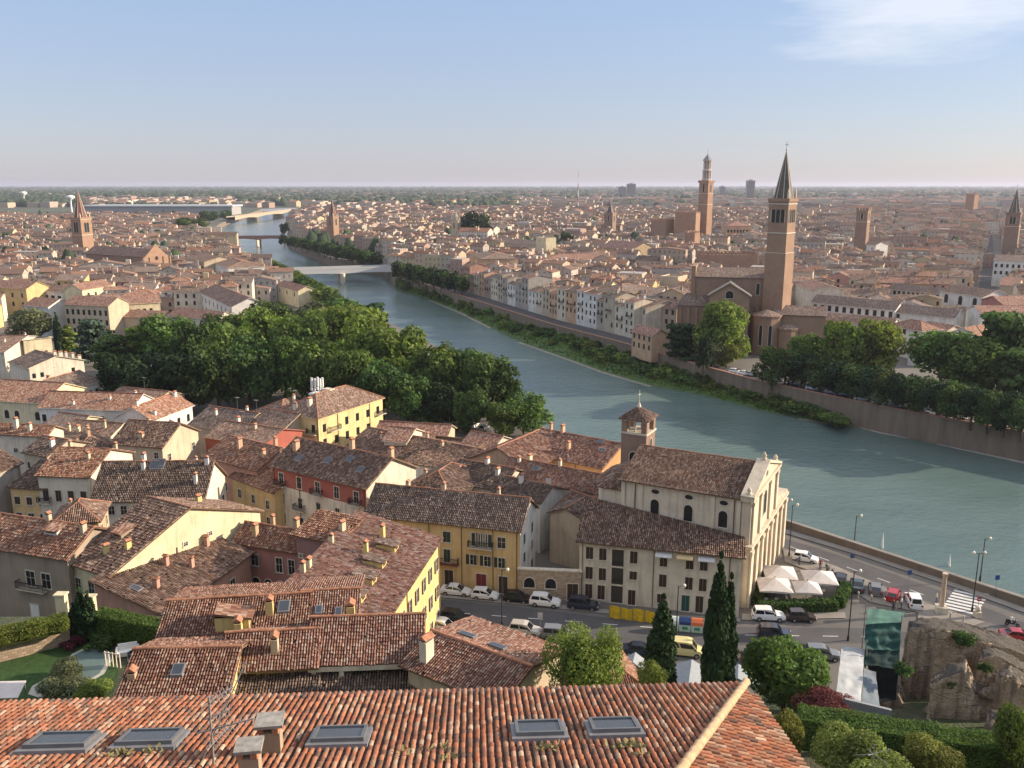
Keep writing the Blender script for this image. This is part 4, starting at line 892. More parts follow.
# ------------------------------------------------------------------ ground, river, roads
def px2(pts, z): return [P(x, y, z) for x, y in pts]
NEARB = [(1024,606),(783,526),(700,492),(640,468),(545,436),(505,388),(450,354),(395,326),(325,298),(290,276),(262,262),(225,247),(212,240),(205,236),(219,224),(232,219),(262,209)]
FARB = [(300,207.5),(290,220),(287,236),(291,243),(330,258),(385,268),(396,276),(460,297),(554,327),(626,346),(700,368),(756,383),(829,399),(900,413),(1024,436)]
nb = px2(NEARB, 0); fb = px2(FARB, 0)
d = (nb[0]-nb[1]).normalized(); nb.insert(0, nb[0]+d*400)
d = (fb[-1]-fb[-2]).normalized(); fb.append(fb[-1]+d*500)
RIVER = [(p.x, p.y) for p in nb+fb]
BIG = 40000
out = nb + fb + [Vector((3000, fb[-1].y, 0)), Vector((BIG, 2000, 0)), Vector((BIG, BIG*1.2, 0)), Vector((-BIG, BIG*1.2, 0)), Vector((-BIG, -400, 0)), Vector((1200, -400, 0)), Vector((1200, nb[0].y-200, 0))]
k = NT('ground'); g = k.geo(); a = k.noise(g, .02, 6, .6); b = k.noise(g, .8, 4)
sp = k.n('ShaderNodeSeparateXYZ'); k.l(g, sp.inputs[0]); far = k.n('ShaderNodeMapRange'); far.inputs[1].default_value = 900; far.inputs[2].default_value = 1900; k.l(sp.outputs[1], far.inputs[0])
c = k.ramp(a, [(.35, (.12,.11,.095)), (.6, (.17,.155,.135))]); c2 = k.ramp(k.noise(g, .004, 5, .6), [(.35, (.035,.055,.025)), (.6, (.07,.085,.04))])
c = k.mix(far.outputs[0], c, c2); k.l(k.mix(k.math('MULTIPLY', b, .3), c, (.09,.085,.075)), k.b.inputs['Base Color']); k.rough(.95)
M_GROUND = k.mat
import bmesh
def ngon(name, pts, mat, kind='structure'):
    bm = bmesh.new(); vs = [bm.verts.new(p) for p in pts]; f = bm.faces.new(vs)
    if f.normal.z < 0: f.normal_flip()
    bm.normal_update()
    if bm.faces[:][0].normal.z < 0: bm.faces[:][0].normal_flip()
    bmesh.ops.triangulate(bm, faces=bm.faces[:]); me = bpy.data.meshes.new(name); bm.to_mesh(me); bm.free(); me.materials.append(mat)
    return tag(link(name, me), kind=kind)
ngon('ground', out, M_GROUND)
# river bed and water
k = NT('water'); g = k.geo()
mp = k.n('ShaderNodeMapping'); mp.inputs['Scale'].default_value = (.45, .8, .55); mp.inputs['Rotation'].default_value = (0,0,R(35)); k.l(g, mp.inputs['Vector'])
mp2 = k.n('ShaderNodeMapping'); mp2.inputs['Scale'].default_value = (.02, .05, .05); mp2.inputs['Rotation'].default_value = (0,0,R(35)); k.l(g, mp2.inputs['Vector'])
w1 = k.noise(mp.outputs[0], 1.0, 5, .62); w2 = k.noise(g, .06, 4, .6); w3 = k.noise(mp2.outputs[0], 1.0, 4, .6)
c = k.ramp(w3, [(.3, (.082,.130,.122)), (.55, (.105,.158,.146)), (.75, (.128,.182,.166))])
k.l(c, k.b.inputs['Base Color']); k.b.inputs['Roughness'].default_value = .16; k.b.inputs['IOR'].default_value = 1.33
hh = k.math('ADD', k.math('MULTIPLY', w1, .8), k.math('MULTIPLY', w2, .9)); k.bump(hh, .8, .35)
M_WATER = k.mat
wb = [p.copy() for p in nb] + [p.copy() for p in fb]
for p in wb: p.z = -6
ngon('river', [Vector((p.x, p.y, -6)) for p in wb], M_WATER)
# quay walls (each bank one long wall)
k = NT('quay_wall'); g = k.geo(); mp = k.n('ShaderNodeMapping'); mp.inputs['Scale'].default_value = (.5,.5,.07); k.l(g, mp.inputs['Vector'])
a = k.noise(mp.outputs[0], 1.0, 5, .65); b = k.noise(g, 1.2, 4)
c = k.ramp(a, [(.3, (.15,.115,.09)), (.5, (.205,.16,.12)), (.7, (.25,.20,.155))]); c = k.mix(k.math('MULTIPLY', b, .35), c, (.12,.11,.09))
k.l(c, k.b.inputs['Base Color']); k.rough(.95); k.bump(b, .5, .1); M_QUAY = k.mat
def ribbon_wall(name, pts, z0, z1, th, mat, label, cop=None):
    m = MB(); c = MB(); off = []
    for i, p in enumerate(pts):
        a = pts[max(0, i-1)]; b = pts[min(len(pts)-1, i+1)]; d = Vector((b.x-a.x, b.y-a.y, 0)).normalized(); off.append(Vector((-d.y, d.x, 0)))
    for i in range(len(pts)-1):
        a, b = pts[i], pts[i+1]; na, nb_ = off[i]*th, off[i+1]*th
        q = [(a.x,a.y),(b.x,b.y),(b.x+nb_.x,b.y+nb_.y),(a.x+na.x,a.y+na.y)]
        vs = [(x,y,z0) for x,y in q]+[(x,y,z1) for x,y in q]
        m.idx(vs, [(0,1,5,4),(2,3,7,6),(4,5,6,7)])
        if cop:
            e = 1.25; q2 = [(a.x-na.x*.2,a.y-na.y*.2),(b.x-nb_.x*.2,b.y-nb_.y*.2),(b.x+nb_.x*e,b.y+nb_.y*e),(a.x+na.x*e,a.y+na.y*e)]
            vs = [(x,y,z1+.004) for x,y in q2]+[(x,y,z1+.2) for x,y in q2]
            c.idx(vs, [(0,1,5,4),(2,3,7,6),(4,5,6,7),(3,2,1,0)])
    r = m.build(name, mat); tag(r, label, 'wall')
    if cop: c.build('coping', cop, r)
    return r
ribbon_wall('quay_wall', [p for p in nb[:3]]+nb[3:6], -7, 1.0, -.5, M_QUAY, 'low pale parapet along the near river road', M_PAVE)
ribbon_wall('embankment_wall', nb[5:], -7, .05, -.5, M_QUAY, 'stone embankment wall behind the trees on the near bank')
M_COPB = plain('brick_coping', (.36,.19,.13), .9, 0, .25)
ribbon_wall('embankment_wall', fb[6:], -7, 1.0, -.6, M_QUAY, 'long stained embankment wall with reddish coping on the far bank', M_COPB)
ribbon_wall('embankment_wall', fb[:7], -7, 1.0, -.6, M_QUAY, 'embankment wall of the far bank beyond the white bridge', M_STONE)
# far bank: road and grass
def offset_line(pts, off):
    res = []
    for i, p in enumerate(pts):
        a = pts[max(0, i-1)]; b = pts[min(len(pts)-1, i+1)]; d = Vector((b.x-a.x, b.y-a.y, 0)).normalized(); res.append(Vector((p.x-d.y*off, p.y+d.x*off, p.z)))
    return res
def ribbon(name, A, B, z, mat, kind='structure'):
    m = MB()
    for i in range(len(A)-1): m.face([(A[i].x,A[i].y,z),(B[i].x,B[i].y,z),(B[i+1].x,B[i+1].y,z),(A[i+1].x,A[i+1].y,z)])
    o = m.build(name, mat); 
    for p in o.data.polygons:
        pass
    return tag(o, kind=kind)
ribbon('road', offset_line(fb[5:], 3.0), offset_line(fb[5:], 10.5), .008, M_ASPH)
ribbon('pavement', offset_line(fb[5:], .7), offset_line(fb[5:], 2.9), .12, M_PAVE)
# grass strip and shingle at the foot of the far wall
WL = [(395,289),(430,300),(460,312),(492,328),(520,342),(574,361),(604,372),(652,386),(697,394),(730,402),(767,412),(800,418),(829,423),(842,426)]
TOPL = [(397,281),(430,291),(462,301),(505,315),(540,327),(580,338),(610,347),(650,358),(690,369),(715,376),(745,385),(785,397),(815,408),(842,422)]
k = NT('bank_grass'); g = k.geo(); a = k.noise(g, .5, 5, .7); b = k.noise(g, 3, 3)
c = k.ramp(a, [(.3, (.04,.085,.022)), (.55, (.075,.14,.035)), (.75, (.12,.17,.055))]); k.l(k.mix(k.math('MULTIPLY', b, .4), c, (.03,.05,.02)), k.b.inputs['Base Color']); k.rough(.95); k.bump(b, 1, .3); M_GRASS = k.mat
m = MB(); s = MB(); W = px2(WL, -5.95); T = px2(TOPL, -2.6)
for i in range(len(W)-1):
    n = 6
    def lp(j, t): q = W[j].lerp(T[j], t); q.z += .5*noise.noise(q*.2)*min(1, t*3)*(1 if t < .95 else 0); return q
    for q in range(n): m.face([lp(i,q/n), lp(i,(q+1)/n), lp(i+1,(q+1)/n), lp(i+1,q/n)], smooth=True)
    a, b = W[i], W[i+1]; d = Vector((b.x-a.x,b.y-a.y,0)).normalized(); nn = Vector((-d.y, d.x, 0))
    if i in (1,2,4,5,6,11): s.face([a+nn*.4+Vector((0,0,.02)), b+nn*.4+Vector((0,0,.02)), b-nn*1.6-Vector((0,0,.03)), a-nn*1.6-Vector((0,0,.03))])
tag(m.build('grass_bank', M_GRASS), kind='structure'); tag(s.build('shingle', plain('shingle', (.24,.22,.18), .9, 0, .3, .6)), kind='structure')
tm = MB(); rr_ = random.Random(21)
for _ in range(9000):
    i = rr_.randrange(len(W)-1); u_, v_ = rr_.random(), rr_.random()**.8; q = W[i].lerp(W[i+1], u_).lerp(T[i].lerp(T[i+1], u_), .04+.93*v_); hh_ = rr_.uniform(.3, 1.1); a_ = rr_.uniform(0, 6.28); d_ = Vector((math.cos(a_), math.sin(a_), 0))*rr_.uniform(.25,.7); t_ = rr_.uniform(.5, 1.5)*(1+.5*noise.noise(q*.08))
    l_ = Vector((rr_.uniform(-.3,.3), rr_.uniform(-.3,.3), hh_)); b_ = q-Vector((0,0,.3)); tm.face([b_-d_, b_+d_, b_+d_*.5+l_, b_-d_*.6+l_], 0, None, (t_*rr_.uniform(.9,1.2), t_, t_*.8))
UNDER = tm
# concrete ledge at the waterline on the right
LW = px2([(850,425),(880,433),(920,440),(960,449),(1024,463),(1100,480)], -5.9); m = MB()
for a, b in zip(LW, LW[1:]):
    d = Vector((b.x-a.x,b.y-a.y,0)).normalized(); nn = Vector((-d.y,d.x,0)); w_ = 2.2
    m.idx([a, b, b+nn*w_, a+nn*w_, a-Vector((0,0,1)), b-Vector((0,0,1)), b+nn*w_-Vector((0,0,1)), a+nn*w_-Vector((0,0,1))], [(0,1,2,3),(4,5,1,0)])
tag(m.build('river_ledge', plain('pale_concrete', (.40,.38,.34), .9, 0, .25, .5)), kind='structure')
# near road and paving
def sheet(name, pts, z, mat): return ngon(name, [P(x, y, z) for x, y in pts], mat)
sheet('road', [(330,612),(400,588),(520,603),(640,617),(735,622),(760,600),(840,598),(900,612),(880,590),(783,543),(775,534),(850,557),(950,590),(1060,628),(1120,700),(1010,700),(860,660),(740,668),(640,668),(520,668),(420,668),(340,660)], .012, M_LOT)
sheet('road', [(360,607),(420,597),(520,607),(640,622),(745,627),(860,628),(930,634),(1010,645),(1060,640),(1050,662),(1000,662),(930,650),(860,643),(745,645),(640,645),(520,634),(410,622),(350,624)], .02, M_ASPH)
sheet('road', [(776,536),(860,562),(960,598),(1060,636),(1050,642),(960,613),(860,576),(778,547)], .0204, M_ASPH)
sheet('pavement', [(778,527),(860,551.5),(960,584.5),(1080,628),(1080,633),(960,589),(860,555.5),(778,531)], .13, M_PAVE)
sheet('pavement', [(783,548),(836,566),(905,596),(936,606),(985,622),(960,630),(918,626),(918,612),(870,602),(838,580),(785,562)], .12, M_PAVE)
sheet('pavement', [(742,614),(790,612),(845,612),(846,618),(790,619),(742,620)], .12, M_PAVE)
sheet('pavement', [(384,588),(520,600),(640,613),(740,618),(740,622),(640,617),(520,604.5),(384,592)], .12, M_PAVE)
M_LINE = plain('road_paint', (.62,.62,.60), .7)
A, B = P(938,606), P(990,590); dd = (B-A); dd.normalize(); acr = Vector((.35,.94,0)).normalized()
cw = empty('crosswalk', P(968,600), 0, 'white striped pedestrian crossing on the river road', 'crosswalk')
c0, c1, c2, c3 = P(938,610,.026), P(976,613.5,.026), P(986,592,.026), P(952,588,.026)
c0, c1, c2, c3 = P(942,607,.027), P(976,615,.027), P(990,593,.027), P(957,586,.027)
for i in range(8):
    t0, t1 = i/8, i/8+.07
    m = MB(); m.face([p-cw.location for p in (c0.lerp(c3,t0), c1.lerp(c2,t0), c1.lerp(c2,t1), c0.lerp(c3,t1))]); m.build('stripe', M_LINE, cw)
m = MB()
for (x0,y0),(x1,y1) in (((420,610),(740,634)),((745,635),(900,637)),((790,546.5),(930,597))):
    a, b = P(x0,y0,.027), P(x1,y1,.027); d = (b-a).normalized(); n_ = Vector((-d.y,d.x,0))*.07; L = (b-a).length; s_ = 0
    while s_ < L-2: p = a+d*s_; q = a+d*(s_+2); m.face([p-n_, q-n_, q+n_, p+n_]); s_ += 5
tag(m.build('road_markings', M_LINE), kind='structure')
# hillside below the viewpoint
def hz(x, y):
    t = lambda a, b, v: max(0, min(1, (v-a)/(b-a)))
    base = [(0,50),(12,41),(20,34),(30,25),(45,18.5),(62,16.5),(74,14),(86,6),(98,.6),(104,-1)]
    for (y0,z0),(y1,z1) in zip(base, base[1:]):
        if y <= y1: z = z0+(z1-z0)*t(y0,y1,y); break
    else: z = -1
    if x > 4: z -= t(4,14,x)*4*t(45,60,y)
    if x < -22 and y > 50: z = max(z, 18.4*t(85,75,y) if y > 72 else 18.4)
    if x < -48: z = max(z, 4*t(118,100,y))
    return z
m = MB(); st = 2.0; nx, ny = 95, 62
vs = []; fs = []
for j in range(ny):
    for i in range(nx):
        x = -95+i*st; y = -4+j*st; z = hz(x, y)
        z += .35*noise.noise(Vector((x*.2,y*.2,0))) if not (-46 < x < -22 and 52 < y < 78) else 0
        vs.append((x,y,z))
for j in range(ny-1):
    for i in range(nx-1): fs.append((j*nx+i, j*nx+i+1, (j+1)*nx+i+1, (j+1)*nx+i))
m.idx(vs, fs, smooth=True)
k = NT('hillside'); g = k.geo(); a = k.noise(g, .35, 5, .7); b = k.noise(g, 4, 3)
c = k.ramp(a, [(.3, (.03,.05,.018)), (.5, (.055,.07,.03)), (.7, (.13,.11,.07))]); k.l(k.mix(k.math('MULTIPLY', b, .4), c, (.04,.05,.02)), k.b.inputs['Base Color']); k.rough(.95); k.bump(b, .8, .2)
tag(m.build('hillside', k.mat), kind='structure')
# ------------------------------------------------------------------ trees
def leafmat(name, rgb, var=.35, trans=.25):
    k = NT('leaves_'+name); at = k.n('ShaderNodeAttribute', attribute_name='tint'); oi = k.n('ShaderNodeObjectInfo')
    hs = k.n('ShaderNodeHueSaturation'); hs.inputs['Saturation'].default_value = 1.0
    hs.inputs['Color'].default_value = (*rgb, 1)
    f = k.math('ADD', .5-.02, k.math('MULTIPLY', oi.outputs['Random'], .04)); k.l(f, hs.inputs['Hue'])
    v = k.math('ADD', 1-var/2, k.math('MULTIPLY', oi.outputs['Random'], var)); k.l(v, hs.inputs['Value'])
    c = k.mix(1.0, hs.outputs[0], at.outputs['Color'], 'MULTIPLY')
    k.l(c, k.b.inputs['Base Color']); k.rough(.75); k.b.inputs['Specular IOR Level'].default_value = .15
    tr = k.n('ShaderNodeBsdfTranslucent'); c2 = k.mix(1.0, c, (1.05,1.2,.5), 'MULTIPLY'); k.l(c2, tr.inputs['Color'])
    mx = k.n('ShaderNodeMixShader'); mx.inputs[0].default_value = trans; k.l(k.b.outputs[0], mx.inputs[1]); k.l(tr.outputs[0], mx.inputs[2]); k.l(mx.outputs[0], k.out.inputs[0])
    MATS['leaves_'+name] = k.mat; return k.mat
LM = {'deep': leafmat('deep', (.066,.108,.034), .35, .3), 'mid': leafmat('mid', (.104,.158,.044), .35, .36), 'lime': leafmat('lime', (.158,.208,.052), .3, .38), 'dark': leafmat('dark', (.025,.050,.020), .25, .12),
      'blue': leafmat('blue', (.055,.085,.062), .2, .12), 'fresh': leafmat('fresh', (.20,.235,.07), .2, .35), 'gold': leafmat('gold', (.16,.16,.04)), 'purple': leafmat('purple', (.11,.03,.035)), 'olive': leafmat('olive', (.105,.115,.06))}
M_BARK = plain('bark', (.09,.07,.05), .95, 0, .3, 4)
def crown(seed, n, leaf, kind='round', lobes=16):
    r = random.Random(seed); m = MB(); L = []
    if kind == 'round':
        for i in range(lobes):
            a = r.uniform(0, 2*math.pi); h = r.uniform(-.75, .8); rad = math.sqrt(max(0, 1-h*h))*r.uniform(.35, .72)
            L.append((Vector((rad*math.cos(a)*1.06, rad*math.sin(a)*1.06, h*.72)), r.uniform(.15, .36), r.uniform(.62, 1.4)))
        L.append((Vector((0,0,-.05)), .5, .75))
    elif kind == 'cypress':
        for i in range(lobes):
            h = -1+2*i/(lobes-1); rad = .92*(1-((h+.25)/1.3)**2 if h > -.25 else 1-((h+.25)/1.2)**2*.5)
            for q in range(3):
                a = r.uniform(0, 6.283); L.append((Vector((rad*.4*math.cos(a), rad*.4*math.sin(a), h)), max(.1, rad*.62), r.uniform(.75,1.25)))
    elif kind == 'cedar':
        for i in range(lobes):
            h = -.8+1.7*i/lobes; a = i*2.4; rad = (1.0-.55*(h+.8)/1.7)*r.uniform(.3,.95)
            L.append((Vector((rad*math.cos(a)*.7, rad*math.sin(a)*.7, h)), r.uniform(.28,.42), r.uniform(.75,1.25)))
    elif kind == 'shrub':
        for i in range(lobes):
            a = r.uniform(0, 6.283); rad = r.uniform(0, .72); L.append((Vector((rad*math.cos(a), rad*math.sin(a), r.uniform(-.35,.45)*(1-rad*.6))), r.uniform(.2,.42), r.uniform(.7,1.3)))
    elif kind == 'hedge': pass
    tot = sum(l[1]**2 for l in L)
    for c, lr, tone in L:
        k = int(n*lr*lr/tot)
        for _ in range(k):
            d = Vector((r.gauss(0,1), r.gauss(0,1), r.gauss(0,1))).normalized()
            flat = .3 if kind == 'cedar' else (1.0 if kind != 'cypress' else 1.0)
            sz = lr*r.uniform(.72, 1.08)
            if kind == 'cypress': p = c+Vector((d.x*sz, d.y*sz, d.z*sz*.35))
            else: p = c+Vector((d.x*sz, d.y*sz, d.z*sz*flat))
            nn = (d*.8+Vector((r.uniform(-1,1), r.uniform(-1,1), r.uniform(-.3,1)))).normalized()
            u = nn.orthogonal().normalized(); a = r.uniform(0, 6.283); w = nn.cross(u); u, w = u*math.cos(a)+w*math.sin(a), w*math.cos(a)-u*math.sin(a)
            s = leaf*r.uniform(.6, 1.35); t = tone*r.uniform(.7, 1.35)
            zs = .35 if kind == 'cypress' else 1
            q = [p-u*s-w*s*.55, p+u*s*.2-w*s*.75, p+u*s+w*s*.2, p-u*s*.1+w*s*.8]
            if kind == 'cypress': q = [Vector((x.x, x.y, p.z+(x.z-p.z)*zs)) for x in q]
            m.face(q, 0, None, (t*r.uniform(.9,1.1), t, t*r.uniform(.8,1.1)))
    return m
CR = {}
def crown_mesh(kind, detail, v, leafname):
    key = (kind, detail, v, leafname)
    if key not in CR:
        base = (kind, detail, v)
        if base not in CR:
            n, leaf = {('round',0): (1500,.085), ('round',1): (5200,.050), ('round',2): (9000,.042), ('cypress',1): (5200,.20), ('cypress',2): (16000,.10), ('cedar',1): (3600,.075), ('shrub',0): (420,.13), ('shrub',1): (2600,.07), ('shrub',2): (9000,.038), ('shrub',3): (20000,.024)}[(kind, detail)]
            CR[base] = crown(v*17+detail+len(kind), n, leaf, kind, {'round': 30, 'cypress': 14, 'cedar': 22, 'shrub': 20}[kind]).mesh('crown', [LM[leafname]]); CR[key] = CR[base]
            CR[base+('first',)] = leafname
        if key not in CR:
            me = CR[base].copy(); me.materials[0] = LM[leafname]; CR[key] = me
    return CR[key]
TR = {}
def trunk_mesh(kind):
    if kind in TR: return TR[kind]
    m = MB(); r = random.Random(5)
    if kind == 'cypress': m.tube((0,0,-.06),(0,0,.3),.03,.02,8)
    else:
        m.tube((0,0,-.08),(.01,.0,.24),.030,.024,8); m.tube((.01,0,.235),(-.01,.02,.6),.024,.012,7)
        for i in range(7):
            a = i*2.3; z = .22+.05*i; e = Vector((.26*math.cos(a), .26*math.sin(a), z+.2)); m.tube((0,0,z), e, .014, .006, 5); m.tube(e, e+Vector((.08*math.cos(a+.6), .08*math.sin(a+.6), .1)), .006, .003, 4)
    TR[kind] = m.mesh('trunk', [M_BARK]); return TR[kind]
NV = {'round': 5, 'cypress': 2, 'cedar': 2, 'shrub': 3}
def tree(name, pos, w, h, leaf='mid', kind='round', detail=1, label='', cat='tree', group=None, base=.18, v=None):
    z0 = pos[2] if len(pos) > 2 else 0
    r = empty(name, (pos[0], pos[1], z0), rnd.uniform(0, 6.28), label, cat, group)
    v = rnd.randrange(NV[kind]) if v is None else v
    if kind == 'shrub':
        c = link('foliage', crown_mesh(kind, detail, v, leaf), r, (0,0,h*.42)); c.scale = (w/2, w/2, h*.62)
        s = MB(); 
        for i in range(4): s.tube((.1*w*math.cos(i*1.6), .1*w*math.sin(i*1.6), -.2), (.25*w*math.cos(i*1.6), .25*w*math.sin(i*1.6), h*.4), .03, .015, 4)
        s.build('stem', M_BARK, r); return r
    t = link('trunk', trunk_mesh(kind), r); t.scale = (h if kind != 'cypress' else h*.6, h if kind != 'cypress' else h*.6, h)
    c = link('crown', crown_mesh(kind, detail, v, leaf), r, (0,0,h*(base+1)/2)); c.scale = (w/2*rnd.uniform(.92,1.08), w/2*rnd.uniform(.92,1.08), h*(1-base)/2/(1.0 if kind != 'round' else .93))
    return r
def tpx(cx, cy, hc): p = P(cx, cy, hc); return p
def tree_at(cx, cy, wpx, h, zg=0, **k):
    """crown centre at pixel cx,cy; h metres tall on ground zg; width from the picture"""
    hc = zg+h*.58; p = P(cx, cy, hc); dep = p.y*CP+(CAM_H-hc)*SP; w = wpx*dep/F_PX
    return tree(k.pop('name', 'broadleaf_tree'), (p.x, p.y, zg), w, h, **k), w
GB = 'trees of the dense wood on the near bank'
WOOD = [ # cx, cy, width px, height m, leaf, label
 (28,322,30,12,'olive','olive-green tree behind the cream house at the left edge'), (57,330,9,14,'dark','slim dark cypress before the white house'), (68,336,24,9,'lime','rounded light tree beside the slim cypress'),
 (93,338,36,16,'blue','blue-grey cedar at the left end of the wood'), (112,352,40,13,'deep','dark tree next to the blue cedar'), (140,346,42,15,'mid','mid-green tree just right of the blue cedar'),
 (168,338,44,18,'mid','tall tree with feathery top in the left of the wood'), (196,346,40,17,'deep','deep green tree below the long white house front'), (222,338,40,17,'deep','dark pointed crown under the row houses of the left bank'),
 (246,334,40,18,'mid','mid-green tree near the middle of the wood'), (270,318,40,15,'deep','dark crown at the river side of the wood'), (276,336,52,20,'lime','broad light crown in the middle of the wood'),
 (312,326,46,18,'olive','yellowish crown catching the sun in the middle wood'), (330,320,34,15,'deep','dark crown by the water in the middle wood'), (346,330,56,20,'lime','big light crown standing out near the river'),
 (372,318,36,14,'dark','dark spreading cedar leaning to the water'), (372,350,58,21,'lime','largest bright crown right of the middle wood'), (402,358,54,19,'lime','bright yellow-green crown beside the biggest one'),
 (430,372,50,17,'mid','rounded tree right of the bright crowns'), (458,372,44,16,'deep','left one of the dark riverside pair by the car park'), (488,380,46,16,'deep','right one of the dark riverside pair by the car park'), (524,411,38,9,'mid','last small tree of the wood at the water'),
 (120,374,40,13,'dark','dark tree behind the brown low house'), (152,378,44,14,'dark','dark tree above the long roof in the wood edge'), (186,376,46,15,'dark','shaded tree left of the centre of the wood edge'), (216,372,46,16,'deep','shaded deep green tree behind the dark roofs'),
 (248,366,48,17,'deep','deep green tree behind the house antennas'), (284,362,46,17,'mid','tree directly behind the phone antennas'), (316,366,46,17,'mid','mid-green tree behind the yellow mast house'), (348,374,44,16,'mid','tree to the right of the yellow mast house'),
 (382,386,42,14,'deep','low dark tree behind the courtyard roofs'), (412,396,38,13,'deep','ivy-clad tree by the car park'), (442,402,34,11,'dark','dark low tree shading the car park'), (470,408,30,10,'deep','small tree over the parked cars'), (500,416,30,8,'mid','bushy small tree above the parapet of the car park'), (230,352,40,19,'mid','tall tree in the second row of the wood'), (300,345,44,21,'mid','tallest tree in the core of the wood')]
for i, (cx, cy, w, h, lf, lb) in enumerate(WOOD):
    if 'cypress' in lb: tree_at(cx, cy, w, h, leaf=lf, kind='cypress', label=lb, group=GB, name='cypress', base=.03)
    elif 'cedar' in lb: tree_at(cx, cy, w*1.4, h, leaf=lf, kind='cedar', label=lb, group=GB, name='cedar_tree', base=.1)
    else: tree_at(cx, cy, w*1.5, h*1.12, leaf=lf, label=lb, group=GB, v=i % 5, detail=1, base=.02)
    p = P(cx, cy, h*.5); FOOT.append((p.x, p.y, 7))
GL = 'line of riverside trees on the left bank'
for i in range(15):
    t = i/14; cx, cy = 256+(352-256)*t, 259+(312-259)*t**1.2
    tree_at(cx, cy, 20+16*t, 10.5, leaf=('mid','mid','lime','deep')[i % 4], label='small tree in the sloping line of trees along the left river bank', group=GL, detail=0, base=.1); p = P(cx, cy, 5); FOOT.append((p.x, p.y, 6))
GR = 'row of dark trees along the far quay'
for i in range(17):
    t = i/16; cx, cy = 284+(376-284)*t, 240+(259.5-240)*t
    tree_at(cx, cy-1, 13+7*t, 13, leaf=('dark','deep')[i % 2], label='dark tree in the far quay row beyond the white bridge', group=GR+' beyond the bridge', detail=0, base=.1); p = P(cx, cy, 5); FOOT.append((p.x, p.y, 9))
for i in range(10):
    t = i/9; cx, cy = 398+(462-398)*t, 268+(282-268)*t
    tree_at(cx, cy, 18+4*t, 13, leaf=('dark','deep')[i % 2], label='dark tree in the quay row just past the white bridge end', group=GR+' past the bridge', detail=0, base=.08); p = P(cx, cy, 5); FOOT.append((p.x, p.y, 9))
for cx, cy, w, h, lf, lb in ((476,227,34,36,'dark','large dark round tree rising over roofs across the river'), (567,243,20,22,'dark','dark round tree in the middle of the far town'), (192,225,44,22,'mid','green tree mass by the upper left bend of the river'), (226,214,14,18,'deep','dark tree at the tip by the pale stone bridge'), (284,228,10,16,'dark','dark tree at the corner of the reddish bridge'), (500,258,10,14,'dark','dark narrow tree beside the long arcaded building across the river'), (1019,282,13,10,'dark','dark tree between the houses at the right edge'), (209,216,26,20,'deep','second tree mass by the upper left river bend')):
    _, wm = tree_at(cx, cy, w*1.1, h, leaf=lf, label=lb, detail=1, base=.08); p = P(cx, cy, h*.5); FOOT.append((p.x, p.y, wm*.5))
GF = 'trees along the far embankment'
FARR = [(682,338,36,13,'dark','umbrella pine with a flat dark crown left of the brick church'), (724,325,44,22,'lime','tall sunlit tree in front of the brick transept'), (712,352,22,9,'olive','small olive tree below the tall sunlit one'), (727,354,22,8,'gold','small golden shrub-like tree by the parked cars'), (704,350,16,12,'dark','dark narrow tree left of the olive tree'),
 (773,362,30,13,'deep','round dark tree under the brick tower'), (806,352,36,15,'mid','tree right of the brick apse'), (838,346,48,20,'lime','large light tree in front of the white convent'), (876,344,48,21,'lime','sunlit tall tree beside the white convent end'), (944,352,60,18,'mid','broad mid-green crown in front of the far street'), (978,360,56,17,'mid','broad mid-green crown right of the far street'), (1004,345,62,24,'deep','layered cedar at the right edge over the street'),(1022,372,40,15,'deep','dark tree at the right edge under the layered cedar')]
for i, (cx, cy, w, h, lf, lb) in enumerate(FARR):
    _, wm = tree_at(cx, cy, w*1.35, h, leaf=lf, label=lb, group=GF, detail=1, base=.02, kind='cedar' if ('cedar' in lb or 'umbrella' in lb) else 'round', v=None); p = P(cx, cy, h*.5); FOOT.append((p.x, p.y, wm*.5))
for i in range(15):
    cx = 786+i*17; cy = 364+i*3.5
    tree_at(cx, cy, 46, 10.5, leaf=('deep','dark')[i % 2], label='clipped dark street tree in the row above the far embankment wall', group='street trees above the far wall', detail=1, base=.04, v=i % 5); p = P(cx, cy, 5); FOOT.append((p.x, p.y, 5))
tag(UNDER.build('undergrowth', LM['mid']), 'tall rough grass and weeds covering the far bank slope', 'grass', kind='stuff')
# shrubs on the grass bank
GS = 'bushes growing on the grassy far bank'
for i in range(230):
    t = rnd.random(); j = min(len(W)-2, int(t*(len(W)-1))); u = rnd.random(); q = W[j].lerp(W[j+1], u).lerp(T[j].lerp(T[j+1], u), rnd.uniform(.3, .97))
    s = rnd.uniform(2.2, 5.6)
    tree('bush', (q.x, q.y, q.z-.4), s*1.4, s*(.85 if j < 9 else .5), leaf=rnd.choice(['deep','deep','mid','mid','lime']), kind='shrub', detail=0, label='dark green bush on the grassy slope of the far bank', cat='bush', group=GS)
q = P(697,382,-4); tree('bush', (q.x,q.y,-5), 4.0, 5, leaf='olive', kind='shrub', detail=1, label='pale grey-green willow bush on the far bank slope', cat='bush')
